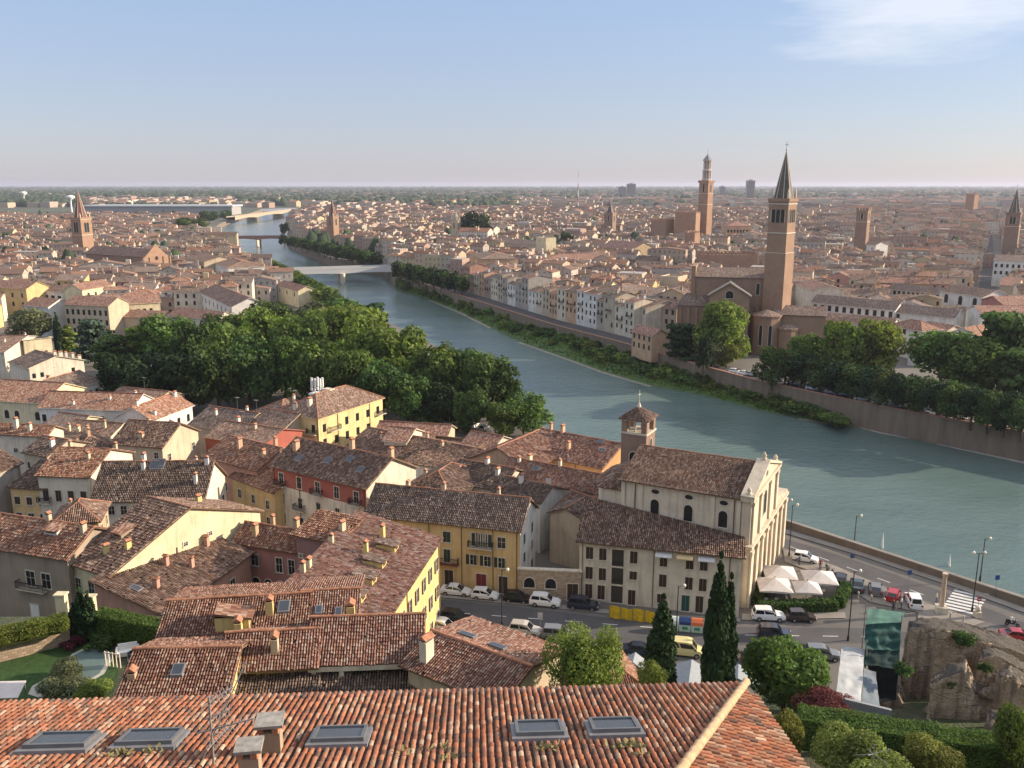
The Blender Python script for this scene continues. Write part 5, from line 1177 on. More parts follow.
# ---- near vegetation on the hill
def bush(cx, cy, wpx, hm, z, leaf, label, det=1, name='bush', cat='bush'):
    p = P(cx, cy, z+hm*.45); dep = p.y*CP+(CAM_H-z)*SP; return tree(name, (p.x, p.y, z), wpx*dep/F_PX, hm, leaf=leaf, kind='shrub', detail=det, label=label, cat=cat)
def near_tree(cx, cy, wpx, h, z, **k): return tree_at(cx, cy, wpx, h, zg=z, **k)
tb = bush(588, 662, 94, 5.8, 27.0, 'lime', 'bright green rounded tree just over the foreground roof edge', 3, 'broadleaf_tree', 'tree')
mt_ = MB(); mt_.tube((0,0,-9),(0,0,1.5),.22,.14,8); mt_.build('trunk', M_BARK, tb)
near_tree(787, 668, 92, 9, 10.5, leaf='mid', detail=2, label='large dense green tree left of the grey tarpaulins', base=.05, v=2)
q = PY(660, 690, 69); tree('cypress', (q.x, 69, 12.0), 2.9, 10.9, leaf='dark', kind='cypress', detail=2, label='shorter dark cypress standing in front of the yellow barrier', base=.02)
q = PY(714, 690, 67); tree('cypress', (q.x, 67, 12.0), 2.5, 15.6, leaf='dark', kind='cypress', detail=2, label='tallest dark cypress with twin tips in front of the river church', base=.02)
q = PY(722, 690, 67); tree('cypress', (q.x+.35, 67.3, 12.0), 1.9, 13.6, leaf='dark', kind='cypress', detail=2, label='second cypress stem pressed against the tallest cypress', base=.02)
bush(652, 678, 40, 2.6, 22, 'lime', 'small light bush between the roof edge and the shorter cypress', 2)
bush(864, 756, 108, 4.6, 20, 'fresh', 'big rounded yellow-green bush at the bottom right', 3)
bush(928, 752, 62, 2.6, 18.5, 'gold', 'low golden-topped bush at the bottom right', 2)
bush(1016, 738, 56, 6.0, 16, 'mid', 'fresh green tree-like bush at the bottom right corner', 2)
bush(788, 734, 44, 4.0, 20, 'gold', 'yellow-green bush touching the foreground roof edge', 2)
bush(832, 706, 72, 2.4, 15, 'purple', 'dark red-leaved shrub below the grey tarpaulin', 2)
bush(858, 668, 18, 2.0, 9, 'mid', 'thin green bush on top of the netting wall', 1)
bush(796, 627+6, 4, .5, 0, 'mid', 'tiny plant at the kerb', 0) if False else None
bush(62, 690, 60, 2.2, 18.4, 'olive', 'olive bushes in front of the swimming pool', 2); bush(95, 693, 44, 2.0, 18.4, 'lime', 'light yellow-green bushes at the pool edge', 2); bush(66, 672, 44, 2.0, 18.4, 'olive', 'silvery olive shrub hanging over the pool', 2)
bush(98, 640, 34, 1.6, 18.4, 'deep', 'low dark plant bed behind the pool', 1); bush(72, 642, 24, 1.2, 18.4, 'purple', 'reddish plant at the corner of the lawn', 1); bush(112, 632, 40, 1.2, 18.4, 'mid', 'green plant bed below the clipped hedge', 1)
for i, (x, y) in enumerate(((80,602),(88,604),(73,606))):
    q = PY(x, y, 69.6); tree('cypress', (q.x, 69.6, 18.2), 1.35, (5.1,4.8,3.7)[i], leaf='dark', kind='cypress', detail=1, label=('dark garden cypress, middle of three by the gate','dark garden cypress nearest the clipped hedge','smallest dark garden cypress beside the ivy wall')[i], base=.01)
def hedge(p, q, w, h, z, leaf, label, n=11000, lf=.075):
    p, q = Vector((p[0],p[1],z)), Vector((q[0],q[1],z)); d = q-p; L = d.length; a = math.atan2(d.y, d.x); r = random.Random(int(L*100))
    m = MB()
    for _ in range(n):
        f = r.random()
        x = r.uniform(0, L); y = r.uniform(-w/2, w/2); zz = r.uniform(0, h)
        if f < .42: zz = h; nn = Vector((0,0,1))
        elif f < .8: y = -w/2; nn = Vector((0,-1,0))
        elif f < .9: y = w/2; nn = Vector((0,1,0))
        else: x = r.choice((0, L)); nn = Vector((1 if x else -1,0,0))
        bmp = .22*noise.noise(Vector((x*.8, y*.8+zz, L)))+r.uniform(-.12,.1)
        c = Vector((x,y,zz))+nn*bmp; nn = (nn*.7+Vector((r.uniform(-1,1),r.uniform(-1,1),r.uniform(-.2,1)))).normalized()
        u = nn.orthogonal().normalized(); v = nn.cross(u); g = r.uniform(0,6.28); u, v = u*math.cos(g)+v*math.sin(g), v*math.cos(g)-u*math.sin(g); s = lf*r.uniform(.6,1.3); t = r.uniform(.65,1.35)
        m.face([c-u*s, c-v*s*.7, c+u*s, c+v*s*.7], 0, None, (t,t,t*.9))
    m.box(.1,-w/2+.12,-.3,L-.1,w/2-.12,h-.14,0,(.45,.45,.4))
    o = m.build('hedge', LM[leaf]); o.location = p; o.rotation_euler = (0,0,a); return tag(o, label, 'hedge')
a, b = P(97,613,20.6), P(166,626,20.6); hedge((a.x,a.y),(b.x,b.y),1.6,2.4,18.4,'mid','tall clipped hedge along the top of the sunken garden')
a, b = P(-12,634,21.2), P(66,617,21.2); hedge((a.x,a.y),(b.x,b.y),1.5,.9,20.4,'lime','bright hedge growing on top of the garden stone wall',7000)
a, b = P(800,716,17), P(1040,752,17); hedge((a.x,a.y),(b.x,b.y),2.2,2.4,15,'mid','long green hedge in front of the ancient ruins',20000)
# ---- cafe hedges
def hp(p, q, w, h, label): a, b = P(*p), P(*q); return hedge((a.x,a.y),(b.x,b.y),w,h,0,'deep',label,1600,.16)
hp((760,612),(836,610),1.6,1.5,'street-side hedge of the cafe terrace'); hp((838,608),(846,592),1.4,1.5,'short end hedge of the cafe terrace'); hp((756,606),(775,575),1.4,1.5,'hedge between the cafe and the church steps')
# ------------------------------------------------------------------ cars
def paint(name, rgb):
    name = 'paint_'+name
    if name not in MATS:
        k = NT(name); k.b.inputs['Base Color'].default_value = (*rgb, 1); k.rough(.28); k.b.inputs['Coat Weight'].default_value = .6; k.b.inputs['Coat Roughness'].default_value = .08; MATS[name] = k.mat
    return MATS[name]
PC = {'white': (.78,.78,.76), 'black': (.012,.012,.014), 'red': (.38,.02,.025), 'silver': (.42,.42,.41), 'grey': (.16,.165,.17), 'navy': (.018,.024,.045), 'yellow': (.70,.62,.30), 'brown': (.045,.033,.028), 'beige': (.46,.43,.38), 'teal': (.03,.055,.06)}
M_TYRE = plain('tyre', (.015,.015,.015), .85); M_RIM = plain('rim', (.40,.40,.42), .35, .7); M_HEAD = plain('headlight', (.75,.75,.72), .15, 0, .02); M_TAIL = plain('taillight', (.35,.01,.01), .25); M_CGLASS = plain('car_glass', (.012,.014,.017), .06, 0, .1, 2, .9)
CARS = {}
def car_parts(kind):
    if kind in CARS: return CARS[kind]
    if kind == 'suv': st = [(-2.15,.55,.62),(-2.1,.95,.82),(-1.6,1.0,.9),(-.5,1.02,.92),(.75,1.0,.92),(.95,.98,.9),(1.75,.88,.86),(2.1,.72,.74),(2.2,.5,.62)]; cab = [(-2.02,-.02,1.0),(-1.75,1.62,.68),(-.1,1.68,.70),(.35,1.6,.68),(1.0,.0,.98)]
    elif kind == 'sedan': st = [(-2.2,.5,.66),(-2.15,.9,.80),(-1.5,.96,.88),(-.5,.92,.9),(.75,.92,.9),(.95,.9,.88),(1.75,.76,.84),(2.15,.62,.72),(2.25,.45,.6)]; cab = [(-1.6,0,.95),(-.95,1.40,.62),(-.1,1.45,.64),(.3,1.40,.62),(1.1,0,.9)]
    elif kind == 'van': st = [(-2.4,.6,.85),(-2.38,1.1,.92),(-1.5,1.12,.95),(-.5,1.12,.95),(1.2,1.1,.95),(1.4,1.05,.92),(2.05,.9,.88),(2.3,.7,.8),(2.4,.5,.66)]; cab = [(-2.36,0,1.1),(-2.3,1.95,.80),(.4,2.0,.82),(.9,1.9,.80),(1.6,0,1.05)]
    else: st = [(-1.9,.5,.66),(-1.86,.92,.80),(-1.4,.95,.86),(-.4,.93,.88),(.6,.92,.88),(.8,.9,.86),(1.5,.78,.82),(1.85,.62,.72),(1.95,.45,.6)]; cab = [(-1.8,0,.94),(-1.5,1.42,.62),(-.1,1.50,.64),(.25,1.44,.62),(.95,0,.9)]
    b = MB(); rings = []
    for x, zt, w in st: rings.append([(x,-w,.32),(x,-w*1.0,zt*.72),(x,-w*.93,zt),(x,w*.93,zt),(x,w,zt*.72),(x,w,.32),(x,w*.8,.22),(x,-w*.8,.22)])
    vs = [v for r in rings for v in r]; n = 8; fs = []
    for i in range(len(rings)-1):
        for k in range(n): fs.append((i*n+k, i*n+(k+1)%n, (i+1)*n+(k+1)%n, (i+1)*n+k))
    fs.append(tuple(range(n))[::-1]); fs.append(tuple((len(rings)-1)*n+k for k in range(n))); b.idx(vs, [f[::-1] for f in fs], 0, None, False)
    belt = lambda x: max(z for xx, z, w in st if abs(xx-x) < 1.2) if False else [z for xx, z, w in sorted(st, key=lambda q: abs(q[0]-x))][0]
    C0 = cab[0]; C4 = cab[4]; wb = max(w for _, _, w in st)*.90
    zb0, zb4 = belt(C0[0])-.04, belt(C4[0])-.04
    bl = [(C0[0],-wb*.95,zb0),(C4[0],-wb*.95,zb4),(C4[0],wb*.95,zb4),(C0[0],wb*.95,zb0)]
    tp = [(cab[1][0],-cab[1][2],cab[1][1]),(cab[3][0],-cab[3][2],cab[3][1]),(cab[3][0],cab[3][2],cab[3][1]),(cab[1][0],cab[1][2],cab[1][1])]
    mid = [(cab[2][0],-cab[2][2],cab[2][1]),(cab[2][0],cab[2][2],cab[2][1])]
    b.idx(bl+tp+mid, [(4,8,9,7),(8,5,6,9),(0,1,5,8,4),(2,3,7,9,6),(1,2,6,5),(3,0,4,7)])
    def inset(q, f=.86, out=.012):
        q = [Vector(p) for p in q]; c = sum(q, Vector())/len(q); nn = (q[1]-q[0]).cross(q[2]-q[0]).normalized()
        if nn.dot(c-Vector((0,0,.7))) < 0: nn = -nn
        return [c+(p-c)*f+nn*out for p in q]
    body = b
    parts = []
    def gl(name, q, f=.86): m = MB(); m.face(inset(q, f)); parts.append((name, m, [M_CGLASS], None))
    V = bl+tp+mid
    gl('windscreen', (V[1],V[2],V[6],V[5]), .88); gl('rear_window', (V[3],V[0],V[4],V[7]), .8)
    for sgn, (i0, i1, t0, t1) in ((-1,(0,1,4,5)),(1,(3,2,7,6))):
        A, B, Cc, Dd = Vector(V[i0]), Vector(V[i1]), Vector(V[t1]), Vector(V[t0])
        for u0, u1 in ((.04,.47),(.51,.96)):
            lo = lambda u: A.lerp(B, u)*.82+Dd.lerp(Cc, u)*.18; hi = lambda u: A.lerp(B, u)*.12+Dd.lerp(Cc, u)*.88
            m = MB(); q = inset((lo(u0), lo(u1), hi(u1), hi(u0)), .97, .014); m.face(q); parts.append(('side_window', m, [M_CGLASS], None))
    xs = [x for x, _, _ in st]; L = xs[-1]; wr = .33 if kind != 'hatch' else .30
    W_ = MB(); W_.v = []; prof = []
    def wheel():
        m = MB(); m.tube((0,-.11,0),(0,.11,0), wr, n=16, m=0); m.tube((0,-.125,0),(0,.125,0), wr*.62, n=10, m=1); return m
    wm = wheel().mesh('wheel', [M_TYRE, M_RIM])
    ws = [(x, s*(wb*1.0+.02), wr) for x in (L-.85, xs[0]+.85) for s in (-1, 1)]
    zf = st[-2][1]; wf = st[-2][2]; zr = st[1][1]; wrr = st[1][2]
    for s in (-1, 1):
        m = MB(); m.box(L-.16, s*wf*.78-.17, zf*.80, L-.04 if kind != 'x' else L, s*wf*.78+.17, zf*.97); parts.append(('headlight', m, [M_HEAD], None))
        m = MB(); m.box(xs[0]-.02, s*wrr*.82-.13, zr*.68, xs[0]+.08, s*wrr*.82+.13, zr*.92); parts.append(('taillight', m, [M_TAIL], None))
        m = MB(); m.box(C4[0]-.35, s*(wb+.06)-.08, zb4+.05, C4[0]-.15, s*(wb+.06)+.08, zb4+.2); parts.append(('mirror', m, [M_DARK], None))
    CARS[kind] = (body.mesh('body', [paint('white', PC['white'])]), [(n, m.mesh(n, mt)) for n, m, mt, _ in parts], wm, ws); return CARS[kind]
def car(px, py, ang, kind, col, label, z=.02, group='cars on the streets below', s=1.0):
    p = P(px, py, z); bm, parts, wm, ws = car_parts(kind)
    r = empty('car', (p.x, p.y, z), R(ang), label, 'car', group); r.scale = (s, s, s)
    key = (kind, col)
    if key not in CARS: CARS[key] = bm.copy(); CARS[key].materials[0] = paint(col, PC[col])
    link('body', CARS[key], r)
    for n, m in parts: link(n, m, r)
    for w in ws: link('wheel', wm, r, w)
    return r
for c in [
 (456,594,-12,'sedan','white','white saloon car parked at the left end below the ochre house'), (485,598,-12,'hatch','white','white small hatchback parked second below the ochre house'), (517,601,-12,'hatch','black','black car parked between two white ones by the stone wall'),
 (545,605,-12,'suv','white','white off-roader parked in front of the stone wall'), (583,608,-12,'suv','navy','dark navy estate parked left of the yellow barrier'), (456,622,-20,'suv','black','black car beside the yellow house corner'),
 (444,631,-22,'suv','white','white-roofed car nosed up to the yellow house corner'), (525,634,-14,'suv','beige','beige car parked behind the turned gable roof'), (558,638,-10,'suv','grey','grey car parked left of the bright green tree'),
 (640,654,-10,'sedan','navy','dark blue car half hidden by the shorter cypress'), (684,654,-12,'van','yellow','pale yellow van parked between the cypresses'), (768,619,-6,'suv','white','white crossover by the cafe hedge'),
 (774,637,-8,'suv','navy','dark car driving past the white crossover'), (801,620,-6,'hatch','brown','dark brown small car beside the white crossover'), (805,561,-26,'hatch','white','white car by the river church steps'),
 (840,582,70,'hatch','black','black car nearest the cafe umbrellas in the angled row'), (857,588,70,'sedan','teal','dark teal car second from the umbrellas in the angled row'), (875,592,70,'hatch','grey','dark grey hatchback left of the red car'),
 (893,598,60,'hatch','red','red hatchback parked in the angled row'), (913,604,78,'suv','white','white car at the right end of the angled row'), (798,655,-8,'sedan','navy','blue-black car partly behind the large green tree'),
 (822,658,-8,'suv','grey','grey car at the top of the tarpaulin wall'), (1018,640,-14,'sedan','red','red car entering at the right edge'), (756,662,-8,'hatch','black','black car showing between the tallest cypress and the green tree')]: car(*c)
# cars on the far quay and by the near car park
for i, (x, y, k, c) in enumerate([(735,373,'hatch','white'),(744,375,'sedan','white'),(752,376,'hatch','silver'),(776,381,'suv','white'),(795,386,'sedan','black'),(812,390,'hatch','white'),(830,395,'sedan','navy'),(846,397,'hatch','black'),(862,401,'suv','white'),(880,405,'sedan','white'),(900,409,'hatch','black'),(921,414,'suv','grey'),(942,419,'sedan','white'),(966,424,'hatch','white'),(985,427,'suv','black'),(1008,432,'sedan','white')]):
    car(x, y, -27, k, c, c.replace('navy','dark blue')+' '+{'hatch':'hatchback','sedan':'saloon','suv':'off-roader'}[k]+(', the %s of its row on the far quay' % ('first','second','third','fourth','fifth','sixth','seventh','eighth','ninth','tenth','eleventh','twelfth','thirteenth','fourteenth','fifteenth','last')[i]), .02, 'cars parked on the far quay')
for i, (x, y, c) in enumerate([(474,427,'white'),(484,430,'silver'),(466,431,'grey'),(455,429,'black')]):
    car(x, y, 70, 'hatch', c, c+' car parked under the trees at the near river bank', .02, 'cars under the riverside trees')
# ------------------------------------------------------------------ street furniture
def lamp(px, py, h, label, heads=1, z=0.1, ang=0):
    p = P(px, py, z); r = empty('street_lamp', p, R(ang), label, 'street lamp', 'street lamps')
    m = MB(); m.lathe(0,0,[(.16,-.2),(.16,.5),(.09,.7),(.06,h)],8); m.build('pole', M_DARK, r)
    for i in range(heads):
        s = -1 if i else 1
        m = MB(); m.tube((0,0,h-.2),(s*.7,0,h+.15),.035,n=5); m.build('arm', M_DARK, r)
        m = MB(); m.lathe(s*.75,0,[(.08,h-.25),(.22,h+.0),(.22,h+.12),(.05,h+.3)],8); m.build('lantern', plain('lamp_glass', (.7,.68,.6), .3), r)
lamp(789,556,8.5,'dark street lamp beside the church facade'); lamp(854,545,5.0,'lamp on the river parapet above the angled car row',1,.1); lamp(785,528,5.0,'lamp on the river parapet behind the church',1,.1)
lamp(848,640,9.5,'slim lamp post in front of the angled car row',1); lamp(972,611,8.5,'black double lamp by the pedestrian crossing',2); lamp(980,580,6.5,'lamp on the river parapet beyond the crossing',1); lamp(502,626,8,'grey lamp post standing near the turned gable roof',1); lamp(676,640,7.5,'lamp post by the recycling bins',1)
def sign(px, py, h, col, label, shape='sq', ang=0):
    p = P(px, py, .1); r = empty('road_sign', p, R(ang), label, 'road sign', 'road signs'); m = MB(); m.tube((0,0,-.1),(0,0,h),.035,n=6); m.build('pole', M_METAL, r)
    m = MB()
    if shape == 'sq': m.box(-.32,-.05,h-.7,.32,-.02,h)
    else: m.tube((0,-.05,h-.32),(0,-.02,h-.32),.33,n=16)
    m.build('plate', plain('sign_'+label.split()[0], col, .4, 0, .04), r)
    if shape != 'sq': m = MB(); m.box(-.22,-.066,h-.38,.22,-.052,h-.26); m.build('bar', M_WHITE, r)
sign(995,596,3.2,(.03,.09,.30),'blue square road sign on the river pavement'); sign(908,588,2.8,(.05,.08,.22),'dark blue road sign behind the white parked car'); sign(977,616,2.8,(.45,.03,.03),'red round no-entry sign on the traffic island','ro'); sign(540,637,3.4,(.55,.5,.5),'pale road sign by the beige car'); sign(851,571,2.8,(.06,.09,.2),'bluish road sign above the dark teal car')
p = P(941,612,.12); r = empty('column', p, R(-12), 'pale stone column on the traffic island with a block base', 'column'); m = MB(); m.box(-.7,-.7,0,.7,.7,.9); m.build('plinth', M_STONE, r)
m = MB(); m.lathe(0,0,[(.34,.9),(.27,5.2),(.38,5.4),(.38,5.7)],10); m.build('shaft', plain('banner_stone', (.55,.42,.30), .8), r)
p = P(977,617,.12); r = empty('pedestal', p, R(10), 'small stone pedestal with an urn at the tip of the traffic island', 'pedestal'); m = MB(); m.box(-.4,-.4,0,.4,.4,.8); m.lathe(0,0,[(.2,.8),(.38,1.1),(.3,1.5),(.1,1.6)],10); m.build('urn', M_STONE, r)
for i in range(6):
    q = P(858+i*13+40*(i>3), 598+i*3.2+8*(i>3), .12); m = MB(); m.lathe(0,0,[(.12,-.1),(.12,.7),(.16,.74),(.1,.95)],8); o = m.build('bollard', M_STONE); o.location = q; tag(o, 'low stone bollard along the edge of the parking island', 'bollard', 'stone bollards of the parking island')
# recycling bins
G = 'recycling containers along the street'
a, b = P(668,629,.02), P(712,633,.02); d = (b-a).normalized(); ang = math.atan2(d.y, d.x)
for i, (c, lb) in enumerate((((.60,.68,.62),'pale container at the left end of the recycling row'),((.02,.05,.16),'recycling container with a dark blue lid'),((.62,.16,.06),'recycling container with an orange lid'),((.03,.22,.10),'narrow green and white recycling container at the right end'))):
    r = empty('recycling_bin', a+d*(1.55*i+.6), ang, lb, 'recycling bin', G); w = .72 if i < 3 else .5
    m = MB(); m.extrude([(-w,-.55,.1),(w,-.55,.1),(w,-.6,1.1),(-w,-.6,1.1)], (0,1.15,0)); m.build('body', plain('bin_body', (.50,.66,.58), .5), r)
    m = MB(); m.extrude([(-w-.02,-.64,1.1),(-w-.02,.58,1.1),(-w-.02,.4,1.75),(-w-.02,-.1,1.85),(-w-.02,-.55,1.5)], (2*w+.04,0,0)); m.build('lid', plain('bin_lid_%d' % i, c, .45, 0, .05), r)
    m = MB(); m.box(-w*.5,-.68,.5,w*.5,-.61,.85); m.build('sticker', plain('bin_sticker', (.05,.25,.15) if i != 3 else (.7,.7,.7), .5), r)
# yellow site barrier
a, b = P(609,618,.02), P(656,624,.02); d = (b-a).normalized(); L = (b-a).length
r = empty('barrier', a, math.atan2(d.y, d.x), 'yellow mesh construction barrier on the street before the cream house', 'barrier'); MY = plain('yellow_mesh', (.62,.42,.02), .7, 0, .25, 2)
n = 12; m = MB(); prev = None
for i in range(n+1):
    x = L*i/n; y = .12*math.sin(i*2.1); pt = (x, y)
    if prev: m.extrude([(prev[0],prev[1],.05),(pt[0],pt[1],.05),(pt[0],pt[1],1.75+.1*math.sin(i)),(prev[0],prev[1],1.75+.1*math.sin(i-1))], (0,.05,0))
    prev = pt
m.build('mesh_sheet', MY, r); m = MB()
for i in range(0, n+1, 3): m = MB(); m.tube((L*i/n,-.05,-.1),(L*i/n,-.05,1.95),.05,n=6); m.build('post', M_METAL, r)
a2 = P(653,626,.02)
# cafe umbrellas
k = NT('canvas'); n1 = k.noise(k.obj(), 1.5, 4); k.l(k.ramp(n1, [(.3,(.50,.46,.43)),(.7,(.62,.58,.55))]), k.b.inputs['Base Color']); k.rough(.9); M_CANV = k.mat
UA, UB = P(782,583,2.6), P(800,600,2.6)
G = 'cafe umbrellas by the river church'
uc = [(790,577,'back left'),(807,594,''),]
p0 = P(789,596,0); e1 = Vector((.97,-.24,0)); e2 = Vector((.47,.88,0))
for i, (u, v, lb) in enumerate(((-1.9,2.3,'white square cafe umbrella nearest the church facade'),(-1.7,-2.2,'white square cafe umbrella facing the street corner by the steps'),(3.6,2.0,'white square cafe umbrella nearest the angled car row'),(2.6,-2.0,'smaller white cafe umbrella in front of the last one'))):
    q = p0+e1*u+e2*v; s = 2.25 if i != 3 else 1.8; r = empty('umbrella', q, R(-8), lb, 'umbrella', G)
    z0, z1 = 2.45, 3.5; c4 = [(-s,-s,z0),(s,-s,z0),(s,s,z0),(-s,s,z0)]; m = MB()
    for j in range(4):
        a, b = Vector(c4[j]), Vector(c4[(j+1) % 4]); mm = (a+b)/2+Vector((0,0,.08)); m.face([a, mm, (0,0,z1)]); m.face([mm, b, (0,0,z1)]); m.face([a, b, b-Vector((0,0,.18)), a-Vector((0,0,.18))])
    m.build('canopy', M_CANV, r); m = MB(); m.tube((0,0,0),(0,0,z1+.2),.05); m.box(-.4,-.4,0,.4,.4,.12); m.build('pole', M_WOOD, r)
# people
def person(p, rz, h, top, legs, label, seated=False, hair=(.03,.02,.015)):
    def bodymesh():
        vs, es, rs = [], [], []
        def v(x,y,z,r): vs.append((x*h,y*h,z*h)); rs.append(r*h); return len(vs)-1
        def e(a,b): es.append((a,b))
        if not seated:
            pel = v(0,0,.53,.075); ch_ = v(0,.005,.70,.085); sh = v(0,.0,.80,.06); nk = v(0,-.005,.865,.032); hd = v(0,-.015,.92,.052); hd2 = v(0,-.01,.965,.045)
            for a,b in ((pel,ch_),(ch_,sh),(sh,nk),(nk,hd),(hd,hd2)): e(a,b)
            for s in (-1,1):
                hp_ = v(s*.05,0,.50,.055); kn = v(s*.055,-.02*s-.01,.28,.038); an = v(s*.055,.03*s,.045,.024); ft = v(s*.06,.03*s-.085,.02,.02)
                for a,b in ((pel,hp_),(hp_,kn),(kn,an),(an,ft)): e(a,b)
                so = v(s*.105,0,.80,.034); el = v(s*.14,.01,.64,.026); wr = v(s*.135,-.05,.50,.019); hn = v(s*.13,-.07,.455,.018)
                for a,b in ((sh,so),(so,el),(el,wr),(wr,hn)): e(a,b)
        else:
            pel = v(0,0,.53,.085); ch_ = v(0,-.03,.70,.088); sh = v(0,-.05,.80,.062); nk = v(0,-.06,.865,.034); hd = v(0,-.07,.92,.058); hd2 = v(0,-.065,.965,.05)
            for a,b in ((pel,ch_),(ch_,sh),(sh,nk),(nk,hd),(hd,hd2)): e(a,b)
            for s in (-1,1):
                hp_ = v(s*.06,-.02,.51,.06); kn = v(s*.085,-.24,.48,.042); an = v(s*.075,-.22,.25,.028); ft = v(s*.075,-.31,.225,.022)
                for a,b in ((pel,hp_),(hp_,kn),(kn,an),(an,ft)): e(a,b)
                so = v(s*.11,-.05,.79,.036); el = v(s*.16,-.14,.69,.028); wr = v(s*.15,-.27,.66,.021); hn = v(s*.14,-.31,.655,.02)
                for a,b in ((sh,so),(so,el),(el,wr),(wr,hn)): e(a,b)
        me = bpy.data.meshes.new('person'); me.from_pydata(vs, es, []); return me, rs
    me, rs = bodymesh(); o = link('person', me, None, p, rz)
    md = o.modifiers.new('Skin', 'SKIN'); md.use_smooth_shade = True
    for i, d in enumerate(me.skin_vertices[0].data if me.skin_vertices else []): d.radius = (rs[i], rs[i])
    if not me.skin_vertices:
        bpy.context.view_layer.objects.active = o; bpy.ops.mesh.customdata_skin_add()
        for i, d in enumerate(me.skin_vertices[0].data): d.radius = (rs[i], rs[i])
    me.skin_vertices[0].data[0].use_root = True
    o.modifiers.new('Subsurf', 'SUBSURF').levels = 1
    k = NT('person_clothes'); sp = k.n('ShaderNodeSeparateXYZ'); k.l(k.obj(), sp.inputs[0])
    c = k.ramp(k.math('DIVIDE', sp.outputs[2], h), [(0,(.02,.02,.02)),(.05,legs),(.54,top),(.845,(.45,.27,.19)),(.955,hair)], 'CONSTANT'); k.l(c, k.b.inputs['Base Color']); k.rough(.8); me.materials.append(k.mat)
    return tag(o, label, 'person')
person(P(901,608,.13), R(60), 1.72, (.6,.6,.58), (.05,.06,.09), 'person in a white top walking between the red and white cars')
person(P(893,611,.02), R(-60), 1.76, (.05,.05,.06), (.04,.04,.05), 'person in dark clothes standing behind the red car')
person(P(799,565,.13), R(30), 1.7, (.10,.12,.2), (.03,.03,.04), 'person in dark blue standing by the church steps car')
person(P(820,569,.13), R(-20), 1.75, (.30,.06,.06), (.05,.05,.06), 'person in a dark red top beside the parked scooters')
person(P(936,603,.13), R(70), 1.7, (.5,.45,.35), (.08,.08,.10), 'pedestrian in beige waiting at the striped crossing')
# scooters
def scooter(p, rz, col, label, group='scooters'):
    r = empty('scooter', p, rz, label, 'scooter', group)
    for x in (-.62,.62): m = MB(); m.tube((x,-.06,.25),(x,.06,.25),.25,n=14); m.tube((x,-.07,.25),(x,.07,.25),.12,n=10,m=1); m.build('wheel', [M_TYRE, M_RIM], r)
    m = MB(); m.extrude([(-.75,-.16,.45),(-.2,-.16,.30),(.25,-.16,.30),(.42,-.16,.85),(.32,-.16,.88),(.1,-.16,.45),(-.15,-.16,.5),(-.2,-.16,.70),(-.85,-.16,.72)], (0,.32,0)); m.build('body', paint(col, PC[col]), r)
    m = MB(); m.box(-.8,-.14,.72,-.12,.14,.82); m.build('seat', M_TYRE, r); m = MB(); m.tube((.62,0,.3),(.36,0,1.02),.035); m.tube((.36,-.32,1.04),(.36,.32,1.04),.022); m.build('handlebar', M_DARK, r)
    m = MB(); m.box(.42,-.08,.78,.5,.08,.92); m.build('headlight', M_HEAD, r); return r
sp_ = P(1012,626,.02); scooter(sp_, R(-25), 'black', 'dark scooter ridden across the right of the road')
person(sp_+Vector((-.3*math.cos(R(25)), .3*math.sin(R(25)), -.06)), R(65), 1.72, (.65,.64,.62), (.06,.06,.08), 'scooter rider in a white shirt and helmet', True, (.5,.5,.5))
for i, (x, y, c) in enumerate(((828,573,'grey'),(832,576,'black'),(826,569,'silver'))): scooter(P(x,y,.13), R(60+8*i), c, c+' scooter parked between the cafe umbrellas and the black car', 'parked scooters')
# terrace furniture under the umbrellas
for i in range(5):
    q = p0+e1*(-2.6+1.5*i)+e2*(-3.2+.3*(i%2)); r = empty('cafe_table', q, 0, 'round cafe table under the umbrellas', 'table', 'cafe tables'); m = MB(); m.lathe(0,0,[(.3,0),(.05,.04),(.05,.7)],8); m.build('leg', M_DARK, r); m = MB(); m.lathe(0,0,[(.4,.70),(.4,.74)],12); m.build('tabletop', M_WHITE, r)
# white canvas roofs below the street
for (x,y,w,dp,z,lb) in ((690,676,3.6,5.0,3,'pale canvas canopy between the cypresses'),(738,676,4.2,3.0,3,'grey-white canopy right of the tallest cypress'),(634,662,2.6,2.2,4,'small white canopy beside the shorter cypress')):
    q = P(x,y,z+2); r = empty('canopy', (q.x,q.y,z), R(-15), lb, 'canopy', 'canopies below the street'); m = MB(); 
    m.extrude([(-w/2,-dp/2,1.7),(w/2,-dp/2,1.7),(0,-dp/2,2.6)], (0,dp,0)); m.build('cover', plain('canopy_white', (.27,.30,.32), .8), r)
    m = MB()
    for sx in (-1,1):
        for sy in (-1,1): m.tube((sx*w*.45,sy*dp*.45,-3),(sx*w*.45,sy*dp*.45,1.8),.05)
    m.build('frame', M_METAL, r)
# small white markers standing in the river by the parapet
for x, y, h in ((882,548,2.6),(949,566,1.8)):
    q = P(x, y, -6); m = MB(); m.lathe(0,0,[(.24,-.4),(.22,.2),(.05,h),(.03,h+.3)],10); o = m.build('channel_marker', M_WHITE); o.location = q; tag(o, ('taller' if h > 2 else 'shorter')+' white cone marker standing in the river near the parapet', 'marker', 'river markers')
